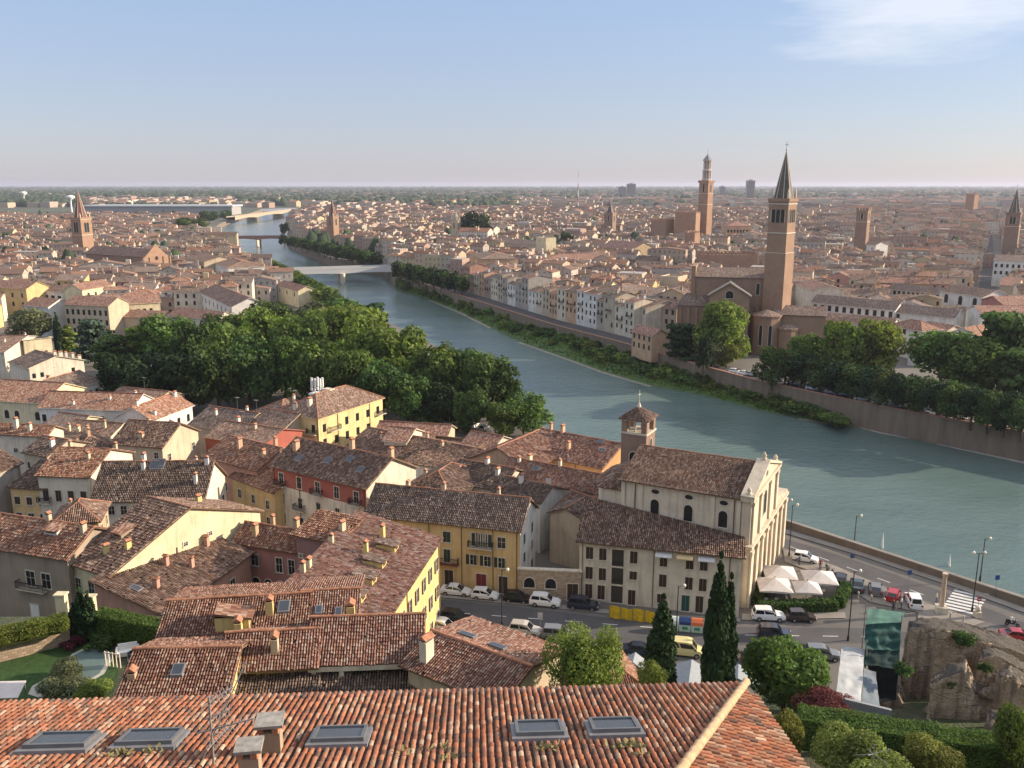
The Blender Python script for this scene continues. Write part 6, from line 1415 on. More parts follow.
# ------------------------------------------------------------------ the town beyond: white convent blocks by hand, rows by rule
def CV(*a, **k): return N(*a, group='convent buildings across the river', caps=False, **k)
h = CV((812,302), (895,310), 9, 11, 1, 'gx', 2.6, 'white', 'grey', 'long pale convent wing with a row of arched windows under the first roof'); h.win('f', 11, [7.0], 1.4, 2.2, 'plain', full=False)
h = CV((895,312), (954,318), 10, 10, 1, 'gx', 2.6, 'white', 'grey', 'white continuation of the convent wing with blind panels and grey roof'); h.win('f', 8, [6.6], 1.2, 1.8, cols=[0], full=False)
h = CV((888,289), (940,294), 9, 12, 1, 'gx', 2.2, 'cream', 'grey', 'second convent row with small dark windows farther back'); h.win('f', 11, [9.0], 1.2, 1.6, full=False)
h = CV((940,291), (983,297), 14, 14, 1, 'gx', 2.4, 'white', 'brown', 'tall white convent block with three large windows by the far street'); h.win('f', 3, [8.6], 1.9, 3.6, 'arch', full=False)
h = CV((796,284), (812,290), (818,281), 15, 1, 'gx', 2.0, 'cream', 'pink', 'tall cream house with a lit side just right of the brick tower'); h.win('r', 2, [10,6], .9, 1.6, full=False)
h = CV((808,318), (850,322), 10, 8, 1, 'gx', 2.0, 'tan', 'brown', 'low brown roof in front of the convent wing')
h = CV((848,322), (892,326), 10, 8, 1, 'gx', 2.2, 'white', 'brown', 'white low house with brown roof beneath the convent wing')
h = CV((888,325), (922,331), 10, 10, 1, 'hip', 2.2, 'white', 'red', 'white house with four windows and a red hip roof in the trees'); h.win('f', 3, [6.8,3.4], 1.3, 1.8, full=False)
h = CV((920,327), (946,331), 9, 9, 1, 'gx', 1.6, 'cream', 'red', 'cream annex with a red roof right of the red hip roof'); h.win('f', 3, [5.6], 1.2, 1.8, full=False)
h = CV((909,347), (928,349), 7, 6, 1, 'sf', 1.6, 'white', 'red', 'small white gatehouse with bright red roof among the far trees'); h.win('f', 2, [3.6], 1.1, 1.6, full=False)
h = CV((948,333), (978,337), 26, 9, 1, 'gy', 2.4, 'white', 'orange', 'orange roofed convent wing running back along the far street')
h = CV((985-18,309), (982,314), 34, 12, 1, 'gy', 2.2, 'white', 'pink', 'curved pink-roofed wing bordering the far street')
h = CV((1004,305), (1040,305), 16, 13, 1, 'gx', 2.4, 'rose', 'pink', 'deep pink house at the right edge beyond the cedar'); h.win('f', 5, [9,5], 1.2, 1.8, full=False)
h = CV((1000,285), (1018,286), 22, 14, 1, 'gx', 2.6, 'sand', 'pink', 'broad tan-roofed house right of the far street'); 
h = CV((994,260), (1040,262), 18, 15, 1, 'gx', 2.6, 'white', 'grey', 'long white-fronted house across the street at the right edge'); h.win('f', 8, [10,6], 1.3, 2.0, full=False)
def TN(*a, **k): return N(*a, group='landmark houses of the far town', caps=False, **k)
h = TN((470,254), (482,259), (494,250), 15, 1, 'hip', 2.4, 'peach', 'grey', 'large apricot house with a sunlit side across the river'); h.win('r', 3, [9], 1.4, 2.2, full=False)
h = TN((527,257), (546,261), (563,250), 13, 1, 'hip', 2.4, 'lemon', 'red', 'bright yellow villa with a red hip roof across the river'); h.win('f', 4, [9,5], 1.3, 1.8, full=False); h.win('r', 4, [9], 1.2, 1.8, full=False)
h = TN((577,253), (585,256), (598,250), 13, 1, 'hip', 2.2, 'lemon', 'brown', 'pale yellow house with lit end in the middle of the far town'); h.win('f', 2, [9], 1.3, 1.8, full=False)
h = TN((592,290), (622,294), (643,288), 15, 1, 'hip', 2.6, 'yellow', 'grey', 'yellow corner house with brown roof above the riverside row'); h.win('f', 6, [11,7.6], 1.0, 1.9, full=False); h.win('r', 3, [10.5], 1.2, 1.8, full=False)
h = TN((632,304), (646,308), (660,299), 12, 1, 'gx', 2.4, 'cream', 'brown', 'cream house beside the yellow corner house'); h.win('f', 4, [8.4], 1.0, 1.6, full=False)
h = TN((660,276), (678,277), 12, 17, 1, 'flat', 0, 'sand', 'grey', 'flat-topped pale block next to the big brick church')
h = TN((652,306), (676,309), 12, 12, 1, 'gx', 2.6, 'beige', 'brown', 'dark timbered house against the brick church chapel'); h.win('f', 4, [8.6,5], 1.2, 1.8, full=False)
h = TN((632,331), (652,336), 7, 7.2, 1, 'gx', 2.0, 'peach', 'pink', 'pale pink riverside house with balconies near the umbrella pine'); h.win('f', 4, [4.0,1.0], 1.0, 1.7, full=False)
h = TN((504,243), (536,245), 14, 16, 1, 'gx', 2.5, 'sand', 'grey', 'long arcaded civic building with tall arched windows across the river'); h.win('f', 8, [7], 1.8, 4.5, 'arch', full=False)
h = TN((536,237), (546,238), 8, 22, 1, 'flat', 0, 'lemon', 'grey', 'square yellow tower house beside the arcaded building')
h = TN((600,247), (632,250), 22, 14, 1, 'gx', 4.5, 'tan', 'pink', 'broad church-like hall with a red roof in the far town')
h = TN((655,243), (680,244), 10, 13, 1, 'gx', 2.4, 'sand', 'pink', 'grey-fronted palace with six windows below the battlements'); h.win('f', 6, [8,4], 1.4, 2.2, full=False)
h = TN((846,228), (874,230), 34, 18, 1, 'hip', 4, 'tan', 'pink', 'large palace with regular windows right of the slim tower') if False else None
h = TN((770,226), (838,228), 26, 16, 1, 'hip', 3.5, 'tan', 'pink', 'large tan palace with regular windows between the two tall towers') if False else None
h = TN((727,226), (752,226), 22, 20, 1, 'hip', 3.5, 'peach', 'pink', 'large tan palace with regular windows right of the slim tower'); h.win('f', 8, [13,8], 1.8, 2.6, full=False)
h = TN((848,243), (876,245), 12, 17, 1, 'gx', 2, 'white', 'grey', 'white gabled house under the plain square tower'); h.win('f', 4, [12], 1.5, 2, full=False)
# left bank row houses
def LN(*a, **k): return N(*a, group='left bank houses behind the wood', caps=False, **k)
h = LN((24,305), (48,307), (64,303), 12, 0, 'gx', 2.4, 'white', 'red', 'white house with a cream lit end wall at the far left'); h.win('f', 3, [8,4], 1.1, 1.8, full=False)
h = LN((64,304), (108,306), 11, 13, 0, 'gx', 2.6, 'sand', 'red', 'grand ochre-grey house with shuttered windows behind the blue cedar'); h.win('f', 8, [9.2,5.6,2], 1.1, 2.0, 'closed', M_SHUT, full=False)
h = LN((108,305), (160,302), 11, 12, 0, 'gx', 2.6, 'lemon', 'red', 'yellow house with a long red roof right of the grand house'); h.win('f', 8, [8,4.5], 1.1, 1.8, skip=.3, full=False)
h = LN((112,316), (160,318), 9, 8, 0, 'gx', 2.0, 'sand', 'red', 'low red roof in front of the yellow house by the wood'); 
h = LN((168,315), (215,320), 10, 9, 0, 'gx', 2.4, 'cream', 'red', 'long maroon roof directly above the wood'); h.win('f', 5, [5.5], 1.3, 1.8, skip=.3, full=False)
h = LN((200,292), (232,307), (250,297), 12, 0, 'gx', 3.0, 'white', 'brown', 'big white house with rows of dark windows and a brown roof on the left bank'); h.win('f', 8, [8.4,4.6], 1.2, 2.0, full=False)
h = LN((276,285), (298,291), 9, 8, 0, 'gx', 2.0, 'lemon', 'red', 'yellow-walled house with red roof beside the riverside trees'); h.win('f', 3, [5], 1.2, 1.8, full=False)
h = LN((212,262), (228,268), (248,261), 12, 0, 'hip', 2.4, 'white', 'brown', 'white cube-like house with one window near the riverbend'); h.win('f', 1, [6], 1.8, 2.4, full=False)
h = LN((30,290), (62,292), 10, 10, 0, 'gx', 2.2, 'white', 'brown', 'white house with five dark window slots on the left bank'); h.win('f', 5, [7], 2.2, 1.2, full=False)
h = LN((-12,287), (26,289), 12, 12, 0, 'gx', 2.6, 'ochre', 'red', 'orange-yellow house with a hipped red roof at the left edge'); h.win('f', 4, [8,4], 1.2, 2, full=False)
h = LN((82,290), (112,285), 9, 12, 0, 'gx', 2.4, 'lemon', 'red', 'tall pale yellow gable catching the sun on the left bank')
h = LN((185,258), (204,262), (216,256), 13, 0, 'gx', 2.6, 'sand', 'brown', 'brown-roofed palace by the riverbend with tall windows'); h.win('f', 6, [8,4], 1.3, 2.2, full=False)
# streets and town rows
RIVPX = [(p.x, p.y) for p in nb]+[(p.x, p.y) for p in fb]
LEFTP = [(-80,336),(0,330),(30,312),(70,315),(110,328),(165,322),(236,318),(256,306),(284,303),(286,294),(262,276),(240,267),(222,252),(208,240),(202,234),(190,228),(190,222),(210,215),(150,207),(-80,207)]
RIGHTP = [(392,262),(380,258),(352,250),(300,240),(292,230),(296,216),(330,207),(1110,207),(1110,345),(1000,345),(986,342),(940,334),(890,340),(800,330),(800,315),(700,330),(690,352),(655,345),(626,339),(600,331),(554,322),(510,308),(460,292),(400,272)]
far_h = []     # everything that ends in the one distant mass
G_MID = 'far town houses too small to tell apart'
PALW = ['cream','white','beige','peach','sand','ochre','pink','tan','lemon','grey','taupe','rose','stone']; PALT = ['brown','grey','pink','red','dark','orange']
street_az = math.atan((988-512)/F_PX/ (CP*1.0 + (384-290)/F_PX*SP))
def on_street(x, y):
    d = abs(x*math.cos(street_az)-y*math.sin(street_az)); return d < 11 and y > 230
def blocked(x, y, r):
    for fx, fy, fr in FOOT:
        if abs(fx-x) < fr+r and abs(fy-y) < fr+r and (fx-x)**2+(fy-y)**2 < (fr+r*.8)**2: return True
    return False
# front row facing the river on the far bank
row = [p for p in offset_line(fb[5:12], 12.5)]
cands = []
seg_pts = [P(462,291,0),P(500,303,0),P(554,320,0),P(600,331,0),P(630,339,0)]
acc = 0
for a, b in zip(seg_pts, seg_pts[1:]):
    d = (b-a); L = d.length; d.normalize(); nrm = Vector((-d.y, d.x, 0)); s = 0
    while s < L-4:
        w = rnd.uniform(5.5, 10); w = min(w, L-s)
        p = a+d*s+nrm*1.5; cands.append(('row', p, math.atan2(d.y, d.x), w, rnd.uniform(10,13), rnd.uniform(9.5,15.0))); s += w; q_ = p+d*w/2+nrm*3; FOOT.append((q_.x, q_.y, 9.5)); q_ = p+d*w/2-nrm*7; FOOT.append((q_.x, q_.y, 7))
def grid(poly, theta, y0, y1, spacing, wmin, wmax, skip, hmin, hmax, xlim=.72):
    c, s = math.cos(theta), math.sin(theta)
    res = []; v = -y1*1.3; rowi = 0
    while v < y1*1.3:
        u = -y1*1.3+rnd.uniform(0,10); gap = 5.5 if rowi % 3 == 2 else 1.2
        while u < y1*1.3:
            w = rnd.uniform(wmin, wmax); uu, vv = u+w/2, v
            x, y = uu*c-vv*s, uu*s+vv*c
            if y0 <= y < y1 and abs(x) < y*xlim+30:
                q = proj(x, y, 0)
                if inpoly(q[0], q[1], poly) and rnd.random() > skip and not on_street(x, y):
                    res.append(('grid', Vector((u*c-(v-spacing/2)*s, u*s+(v-spacing/2)*c, 0)), theta+rnd.uniform(-.06,.06), w, spacing-gap, rnd.uniform(hmin, hmax)))
            u += w+(rnd.uniform(3,7) if rnd.random() < .12 else 0)
        v += spacing; rowi += 1
    return res
cands += grid(RIGHTP, R(-24), 225, 760, 11, 6.5, 14, .05, 8.5, 15.5)
cands += grid(LEFTP, R(12), 300, 760, 11.5, 7, 16, .05, 7.5, 13)
near_c = []; 
for cd in cands:
    kind, p, a, w, dp, hgt = cd
    X = Vector((math.cos(a), math.sin(a), 0)); Y = Vector((-X.y, X.x, 0)); ctr = p+X*w/2+Y*dp/2
    if kind == 'grid' and blocked(ctr.x, ctr.y, min(w, dp)*.5): continue
    q = proj(ctr.x, ctr.y, hgt)
    (near_c if -40 < q[0] < 1064 else far_h).append((ctr.y if kind == 'grid' else 0, cd))
near_c.sort(key=lambda t: t[0])
NHAND = sum(1 for o in SC.objects if o.type == 'EMPTY' and o.name.split('.')[0] == 'house')
NIND = max(60, 296-NHAND)
# anchors for labels, in picture pixels of the ground point
def zone(x, y):
    if x < 150: return 'near the left edge behind the wood' if y > 268 else 'below the pointed brick campanile'
    if x < 320: return 'above the left bank trees' if y > 255 else 'near the upper riverbend'
    if x < 470: return 'behind the quay trees by the white bridge'
    if x < 580: return 'in the quarter opposite the wood'
    if x < 690: return 'left of the big brick church'
    if x < 800: return 'behind the big brick church'
    if x < 905: return 'behind the convent wing'
    if x < 985: return 'beside the far street, left side'
    return 'beyond the far street at the right edge'
CW = {'cream':'cream','white':'white','beige':'beige','peach':'apricot','sand':'sand-coloured','ochre':'ochre','pink':'salmon','tan':'tan','lemon':'pale yellow','grey':'grey','taupe':'taupe','rose':'dusky rose','stone':'stone-coloured'}
CT = {'brown':'brown','grey':'grey-brown','pink':'faded pink','red':'dark red','dark':'blackish','orange':'orange'}
KF = {'gx':'gabled','gy':'end-on gabled','hip':'hipped','sf':'lean-to'}
used = set()
HM = {}
def mid_house(cd, detailed):
    kind, p, a, w, dp, hgt = cd
    if kind == 'row': rf = 'gx'
    else: rf = rnd.choice(['gx','gx','gx','gy','hip','gx','sf'])
    X = Vector((math.cos(a), math.sin(a), 0)); Y = Vector((-X.y, X.x, 0)); c = p+X*w/2+Y*dp/2; q = proj(c.x, c.y, 0); zn = zone(q[0], q[1])
    for _ in range(60):
        wl, tl = rnd.choice(PALW), rnd.choice(PALT)
        if kind == 'row' or rnd.random() < .6: wl = rnd.choice(['cream','white','beige','sand','grey','tan','stone','taupe','peach','pink','cream','white'])
        if q[0] > 690 and rnd.random() < .5: tl = rnd.choice(['grey','dark','brown'])
        st = max(2, int(hgt/3.2)); key = (wl, tl, rf, zn)
        if key not in used: break
    used.add(key)
    lab = ('riverside ' if kind == 'row' else '')+'%s %s house with %s roof, %s' % (CW[wl], KF[rf], CT[tl], zn)
    q0 = p; q1 = p+X*w
    h = House((q0.x,q0.y), (q1.x,q1.y), dp, hgt, 0, rf, min(w,dp)*rnd.uniform(.17,.24) if rf != 'sf' else dp*.2, wl, tl, lab, group='houses of the far town', base=True, oh=.35, caps=False)
    h.near = False
    if detailed:
        st = int((hgt-1.2)/3.1); n = max(2, int(w/2.7))
        h.win('f', n, [hgt-2.6-3.1*k for k in range(st)], 1.0, 1.75, 'closed' if rnd.random() < .5 else 'plain', rnd.choice([M_SHUT, M_SHUTG]), skip=.12, full=False)
        if kind == 'row' and rnd.random() < .5: h.balcony('f', .5, hgt-2.8-3.1, w*.45)
    else:
        n = max(2, int(w/3.4)); h.win('f', n, [hgt-2.7], 1.1, 1.7, skip=.2, full=False)
    n = rnd.choice([1,1,2,3])
    h.chim([(rnd.uniform(.1,.9), rnd.uniform(.2,.5)) for _ in range(n)], 1.1, .7, wall(rnd.choice(['cream','white','tan','peach','taupe'])))
for i, (yy, cd) in enumerate(near_c[:NIND]): mid_house(cd, cd[0] == 'row' or yy < 470)
far_h += near_c[NIND:]
far_h = [c for _, c in far_h]
n_mid = len(far_h)
far_h += [c for c in grid(RIGHTP, R(-24), 760, 1900, 14, 8, 20, .12, 8, 16) if not blocked(c[1].x, c[1].y, 8)]
far_h += [c for c in grid(LEFTP, R(12), 760, 1500, 14, 8, 20, .2, 7, 13) if not blocked(c[1].x, c[1].y, 8)]
FARPOLY = [(-60,208),(-60,188),(1084,188),(1084,208)]
far_h += grid(FARPOLY, R(-8), 1500, 3600, 38, 14, 34, .72, 8, 15)
far_h += grid(FARPOLY, R(20), 3600, 7500, 130, 20, 60, .75, 8, 18)
# one mesh for the rest of the town
def attrmat(name, roof):
    k = NT(name); at = k.n('ShaderNodeAttribute', attribute_name='tint'); g = k.geo()
    c = at.outputs['Color']
    if roof:
        a = k.noise(g, .35, 4, .7); b = k.noise(g, 1.8, 3, .7)
        c = k.mix(k.math('MULTIPLY', k.ramp(a, [(.4,(0,0,0)),(.7,(1,1,1))]), .5), c, (.10,.08,.065)); c = k.mix(k.math('MULTIPLY', k.ramp(b, [(.5,(0,0,0)),(.75,(1,1,1))]), .45), c, (.30,.24,.19)); k.bump(b, .6, .3)
    else:
        sp = k.n('ShaderNodeSeparateXYZ'); k.l(k.uv(), sp.inputs[0]); fu = k.math('FRACT', k.math('DIVIDE', sp.outputs[0], 2.9)); fv = k.math('FRACT', k.math('DIVIDE', sp.outputs[1], 3.2))
        inu = k.math('MULTIPLY', k.math('GREATER_THAN', fu, .34), k.math('LESS_THAN', fu, .68)); inv = k.math('MULTIPLY', k.math('GREATER_THAN', fv, .30), k.math('LESS_THAN', fv, .82))
        f = k.math('MULTIPLY', k.math('MULTIPLY', inu, inv), k.math('GREATER_THAN', sp.outputs[1], .0)); c = k.mix(k.math('MULTIPLY', k.math('MULTIPLY', f, k.math('GREATER_THAN', k.noise(g, .9, 1), .43)), .7), c, (.06,.05,.042))
        c = k.mix(k.math('MULTIPLY', k.noise(g, .3, 4), .4), c, (.26,.22,.18))
    k.l(c, k.b.inputs['Base Color']); k.rough(.9); k.b.inputs['Specular IOR Level'].default_value = .15; return k.mat
MF = [attrmat('far_roofs', True), attrmat('far_walls', False)]
RC = [(.22,.125,.088),(.26,.145,.10),(.30,.175,.125),(.18,.112,.088),(.23,.17,.135),(.15,.105,.088),(.33,.16,.10)]
WCOL = [(.58,.50,.41),(.62,.56,.47),(.48,.40,.33),(.54,.41,.31),(.50,.39,.30),(.46,.41,.37),(.60,.52,.42),(.48,.33,.27),(.60,.46,.33),(.56,.45,.28)]
m = MB()
for kind, p, a, w, dp, hgt in far_h:
    X = Vector((math.cos(a), math.sin(a), 0)); Y = Vector((-X.y, X.x, 0)); T_ = lambda u, v, z: (p.x+X.x*u+Y.x*v, p.y+X.y*u+Y.y*v, z)
    k1, k2 = rnd.uniform(.75,1.1), rnd.uniform(.6,1.08); wc = tuple(c*k1 for c in rnd.choice(WCOL)); rc = tuple(c*k2 for c in rnd.choice(RC))
    r = min(w, dp, 16)*rnd.uniform(.15,.23); far2 = p.y > 1500
    if rnd.random() < .05: w *= 1.7; hgt *= rnd.uniform(1.0, 1.35)
    elif rnd.random() < .25: hgt *= rnd.uniform(.6, .9)
    if rnd.random() < (.12 if not far2 else .35):
        rc = (.42,.40,.38) if rnd.random() < .6 else (.22,.2,.19); r = .0
    vv = hgt
    UV = lambda L: [(0,-1),(L,-1),(L,vv-1),(0,vv-1)]
    m.face([T_(0,0,-1),T_(w,0,-1),T_(w,0,hgt),T_(0,0,hgt)],1,UV(w),wc); m.face([T_(0,dp,-1),T_(0,0,-1),T_(0,0,hgt),T_(0,dp,hgt)],1,UV(dp),wc); m.face([T_(w,0,-1),T_(w,dp,-1),T_(w,dp,hgt),T_(w,0,hgt)],1,UV(dp),wc)
    if p.y < 1500: m.face([T_(w,dp,-1),T_(0,dp,-1),T_(0,dp,hgt),T_(w,dp,hgt)],1,UV(w),wc)
    o = .4
    if r == 0: m.face([T_(0,0,hgt),T_(w,0,hgt),T_(w,dp,hgt),T_(0,dp,hgt)],0,None,rc)
    elif rnd.random() < .7:
        m.face([T_(-o,-o,hgt-.1),T_(w+o,-o,hgt-.1),T_(w+o,dp/2,hgt+r),T_(-o,dp/2,hgt+r)],0,None,rc); m.face([T_(w+o,dp+o,hgt-.1),T_(-o,dp+o,hgt-.1),T_(-o,dp/2,hgt+r),T_(w+o,dp/2,hgt+r)],0,None,rc)
        m.face([T_(0,dp,hgt),T_(0,0,hgt),T_(0,dp/2,hgt+r)],1,[(.1,0)]*3,wc); m.face([T_(w,0,hgt),T_(w,dp,hgt),T_(w,dp/2,hgt+r)],1,[(.1,0)]*3,wc)
    else:
        m.face([T_(w+o,-o,hgt-.1),T_(w+o,dp+o,hgt-.1),T_(w/2,dp+o,hgt+r),T_(w/2,-o,hgt+r)],0,None,rc); m.face([T_(-o,dp+o,hgt-.1),T_(-o,-o,hgt-.1),T_(w/2,-o,hgt+r),T_(w/2,dp+o,hgt+r)],0,None,rc)
        m.face([T_(0,0,hgt),T_(w,0,hgt),T_(w/2,0,hgt+r)],1,[(.1,0)]*3,wc); m.face([T_(w,dp,hgt),T_(0,dp,hgt),T_(w/2,dp,hgt+r)],1,[(.1,0)]*3,wc)
    if p.y < 1300:
        for _ in range(rnd.choice([1,1,2,3])):
            u, v = rnd.uniform(.1,.9)*w, rnd.uniform(.2,.8)*dp; s = rnd.choice([.35,.45,.6,1.2]); cc = rnd.choice(WCOL)
            vs = [T_(u-s,v-s,hgt),T_(u+s,v-s,hgt),T_(u+s,v+s,hgt),T_(u-s,v+s,hgt)]; ht = hgt+r+rnd.uniform(.2,1.5); vs += [(x,y,ht) for x,y,_ in vs]
            for f in ((0,1,5,4),(1,2,6,5),(2,3,7,6),(3,0,4,7),(4,5,6,7)): m.face([vs[i] for i in f],1,[(.1,0)]*4,cc)
st0, st1 = P(988,352,0), P(988,226,0); dS = (st1-st0).normalized(); nS = Vector((-dS.y, dS.x, 0))*4.5
mR = MB(); mR.face([st0-nS+Vector((0,0,.01)), st0+nS+Vector((0,0,.01)), st1+nS+Vector((0,0,.01)), st1-nS+Vector((0,0,.01))][::-1]); tag(mR.build('road', M_ASPH), kind='structure')
print('HOUSES hand', NHAND, 'individual', min(NIND, len(near_c)), 'mass', len(far_h), 'faces', len(m.f))
tag(m.build('distant_town', MF), 'mass of small tiled roofs of the distant town spreading to the plain', 'town', kind='stuff')
# woods on the plain and trees between far roofs
m = MB(); r = random.Random(3)
def blob(x, y, w, h, c):
    n = 5; vs = []
    for j, (rr, z) in enumerate(((.7,0),(1.0,.35),(.85,.7),(.4,1.0))):
        for i in range(n):
            a = 6.283*i/n+r.random()*.8; k = r.uniform(.75,1.2); vs.append((x+w/2*rr*k*math.cos(a), y+w/2*rr*k*math.sin(a), h*z*r.uniform(.85,1.15)))
    fs = [(j*n+i, j*n+(i+1)%n, (j+1)*n+(i+1)%n, (j+1)*n+i) for j in range(3) for i in range(n)]+[tuple(15+i for i in range(n))]
    t = r.uniform(.6,1.4); m.idx(vs, fs, 0, (t*c[0],t*c[1],t*c[2]), True)
def band(x0, x1, ya, yb, n, w, h, c=(1,1,1)):
    for _ in range(n):
        px = r.uniform(x0, x1); py = r.uniform(ya, yb); p = P(px, py, 0)
        if on_street(p.x, p.y) or inpoly(p.x, p.y, RIVER): continue
        s = r.uniform(.6,1.3); blob(p.x, p.y, w*s, h*s, c)
band(-20,84,199,207,700,26,16); band(-20,240,193.5,200,1500,34,20); band(85,215,206,213,260,16,11); band(240,520,199,206,1000,26,16); band(250,1040,194,200,2000,32,16); band(-20,1040,190.5,195.5,2600,46,19); band(-20,1040,187,191,2600,120,24)
band(300,1030,207,262,620,10,12); band(-10,200,214,275,190,9,11); band(430,520,203,209,160,20,14); band(600,700,203,207,80,20,12)
def fmat():
    k = NT('far_foliage'); at = k.n('ShaderNodeAttribute', attribute_name='tint'); c = k.mix(1.0, (.036,.062,.026), at.outputs['Color'], 'MULTIPLY'); n_ = k.noise(k.geo(), .4, 3); k.l(k.mix(k.math('MULTIPLY', n_, .5), c, (.015,.028,.012)), k.b.inputs['Base Color']); k.rough(.95); return k.mat
tag(m.build('distant_woods', fmat()), 'dark green belts of trees between the far roofs and across the plain', 'woods', kind='stuff')
# ------------------------------------------------------------------ the large tiled roof in the foreground
ZE0 = 43.1
E = P(746,685,ZE0); Wp = P(-2,704,ZE0)
U = (Wp-E).normalized(); NB = Vector((-U.y, U.x, 0))      # U runs left along the eave, NB back towards the viewpoint
if NB.y > 0: NB = -NB
SM, SR = .28, .44
E2 = P(806,772,ZE0); UR = (E2-E).normalized(); NR = Vector((UR.y, -UR.x, 0))
if NR.x > 0: NR = -NR
fr = empty('tiled_roof_house', (E.x, E.y, 30), 0, 'big house in the foreground whose whole old clay tile roof is seen from above', 'house')
org = fr.location
k = NT('foreground_tiles'); at = k.n('ShaderNodeAttribute', attribute_name='tint'); g = k.geo(); n1 = k.noise(g, 3.0, 5, .7); n2 = k.noise(g, 14, 4, .7); n3 = k.noise(g, .7, 4, .6)
c = k.mix(k.math('MULTIPLY', k.ramp(n1, [(.46,(0,0,0)),(.68,(1,1,1))]), .6), at.outputs['Color'], (.085,.066,.054)); c = k.mix(k.math('MULTIPLY', k.ramp(n2, [(.55,(0,0,0)),(.72,(1,1,1))]), .45), c, (.44,.35,.25)); c = k.mix(k.math('MULTIPLY', k.ramp(n3, [(.45,(0,0,0)),(.7,(1,1,1))]), .3), c, (.17,.09,.065))
k.l(c, k.b.inputs['Base Color']); k.rough(.9); k.b.inputs['Specular IOR Level'].default_value = .18; k.bump(n2, .5, .012); M_FT = k.mat
TCOL = [((.36,.15,.085),3),((.42,.21,.13),4),((.31,.13,.08),3),((.48,.31,.215),3),((.22,.12,.085),2.2),((.54,.41,.31),1.0),((.15,.10,.08),1.0),((.45,.18,.095),2)]
TL = [c for c, w in TCOL]; TW = [w for c, w in TCOL]
def tile_plane(Org, u, back, slope, umin, umax, vlen, keep, pitch=.165, expo=.31, dark=(.055,.035,.028)):
    """covers over channels; u along the eave, v up the slope (towards 'back')"""
    m = MB(); vdir = (back+Vector((0,0,slope))); vs = vdir.length; vdir.normalize(); nrm = u.cross(vdir).normalized()
    if nrm.z < 0: nrm = -nrm
    Q = lambda a, b, h: Org+u*a+vdir*b+nrm*h
    n = int((umax-umin)/pitch)
    for i in range(n):
        uc = umin+(i+.5)*pitch; v0, v1 = keep(uc)
        if v1-v0 < .3: continue
        v1 = min(v1, vlen); j = 0; v = v0-.12; wob = rnd.uniform(-.01,.01)
        # channel
        m.face([Q(uc+pitch*.5-.055,v0,.0),Q(uc+pitch*.5+.055,v0,.0),Q(uc+pitch*.5+.055,v1,.0),Q(uc+pitch*.5-.055,v1,.0)],0,None,dark)
        while v < v1:
            col = rnd.choices(TL, TW)[0]; f = rnd.uniform(.78,1.2); col = tuple(min(.8, x*f*k_) for x, k_ in zip(col, (.86,.79,.74)))
            ln = min(expo+.06, v1-v+.02); r0 = .061*rnd.uniform(.93,1.07); r1 = r0*.82; dx = wob+rnd.uniform(-.009,.009); dx2 = dx+rnd.uniform(-.008,.008); lift = rnd.uniform(0,.012)
            lo, hi = [], []
            for a in (0, 38, 72, 108, 142, 180):
                cs, sn = math.cos(R(a)), math.sin(R(a)); lo.append(Q(uc+dx+r0*cs, v, .028+lift+r0*sn*.92)); hi.append(Q(uc+dx2+r1*cs, v+ln, .004+r1*sn*.92))
            for a in range(5): m.face([lo[a], lo[a+1], hi[a+1], hi[a]],0,None,col,True)
            inn = [Q(uc+dx+(r0-.016)*math.cos(R(a)), v, .028+lift+(r0-.016)*math.sin(R(a))*.92) for a in (0,38,72,108,142,180)]
            for a in range(5): m.face([lo[a+1], lo[a], inn[a], inn[a+1]],0,None,tuple(x*.9 for x in col))
            v += expo
    return m, Q
hipk = SM/SR        # on the hip: lateral / back distance
vl = 9.5; f_s = math.sqrt(1+SM*SM)
# plan angle between the two eaves handled by solving for the hip direction
def hipdir():
    # find plan direction h (from E) with equal rise on both planes
    best = None
    for i in range(1, 900):
        a = i/900*math.pi/2; h = (NB*math.cos(a)+NR*math.sin(a)); rm = SM*h.dot(NB); rr = SR*h.dot(NR)
        if best is None or abs(rm-rr) < best[0]: best = (abs(rm-rr), h)
    return best[1]
HD = hipdir(); hu, hv = HD.dot(U), HD.dot(NB)
def keep_main(uc):
    if hu > 1e-6 and uc < 1e-6: return (0, 0)
    v = uc/hu*hv*f_s if hu > 1e-6 else 99
    return (0, min(vl, v-.05))
mm, QM = tile_plane(E-org, U, NB, SM, 0, 22.5, vl, keep_main)
fs2 = math.sqrt(1+SR*SR); hur, hvr = HD.dot(UR), HD.dot(NR)
def keep_right(uc):
    v = uc/hur*hvr*fs2 if hur > 1e-6 else 99
    return (0, min(5.0, v-.05))
mr, QR = tile_plane(E-org, UR, NR, SR, 0, 8.0, 5.0, keep_right)
mm.build('main_slope', M_FT, fr); mr.build('side_slope', M_FT, fr)
# boards under the tiles, walls and the hip mortar line
m = MB()
hp_ = lambda t: (E-org)+HD*t+Vector((0,0,SM*HD.dot(NB)*t))
far_ = 9.2/HD.dot(NB)
m.face([QM(0,0,-.02), QM(22.5,0,-.02), QM(22.5,vl,-.02), hp_(far_)-Vector((0,0,.03))]); m.face([QR(0,0,-.02), hp_(far_)-Vector((0,0,.03)), QR(8.2,2.6,-.02), QR(8.2,0,-.02)])
m.build('roof_boards', M_WOOD, fr)
m = MB(); prev = hp_(-.1)+Vector((0,0,.08)); n = 26
for i in range(n):
    q0 = hp_(far_*i/n)+Vector((0,0,.10)); q1 = hp_(far_*(i+1.15)/n)+Vector((0,0,.09)); m.tube(q0, q1, .125, .10, 8, 0)
m.build('hip_ridge', plain('hip_mortar', (.50,.34,.20), .9, 0, .22, 5), fr)
m = MB(); q = [E-org+NB*.5+NR*.5, E-org+U*22.5+NB*.5]
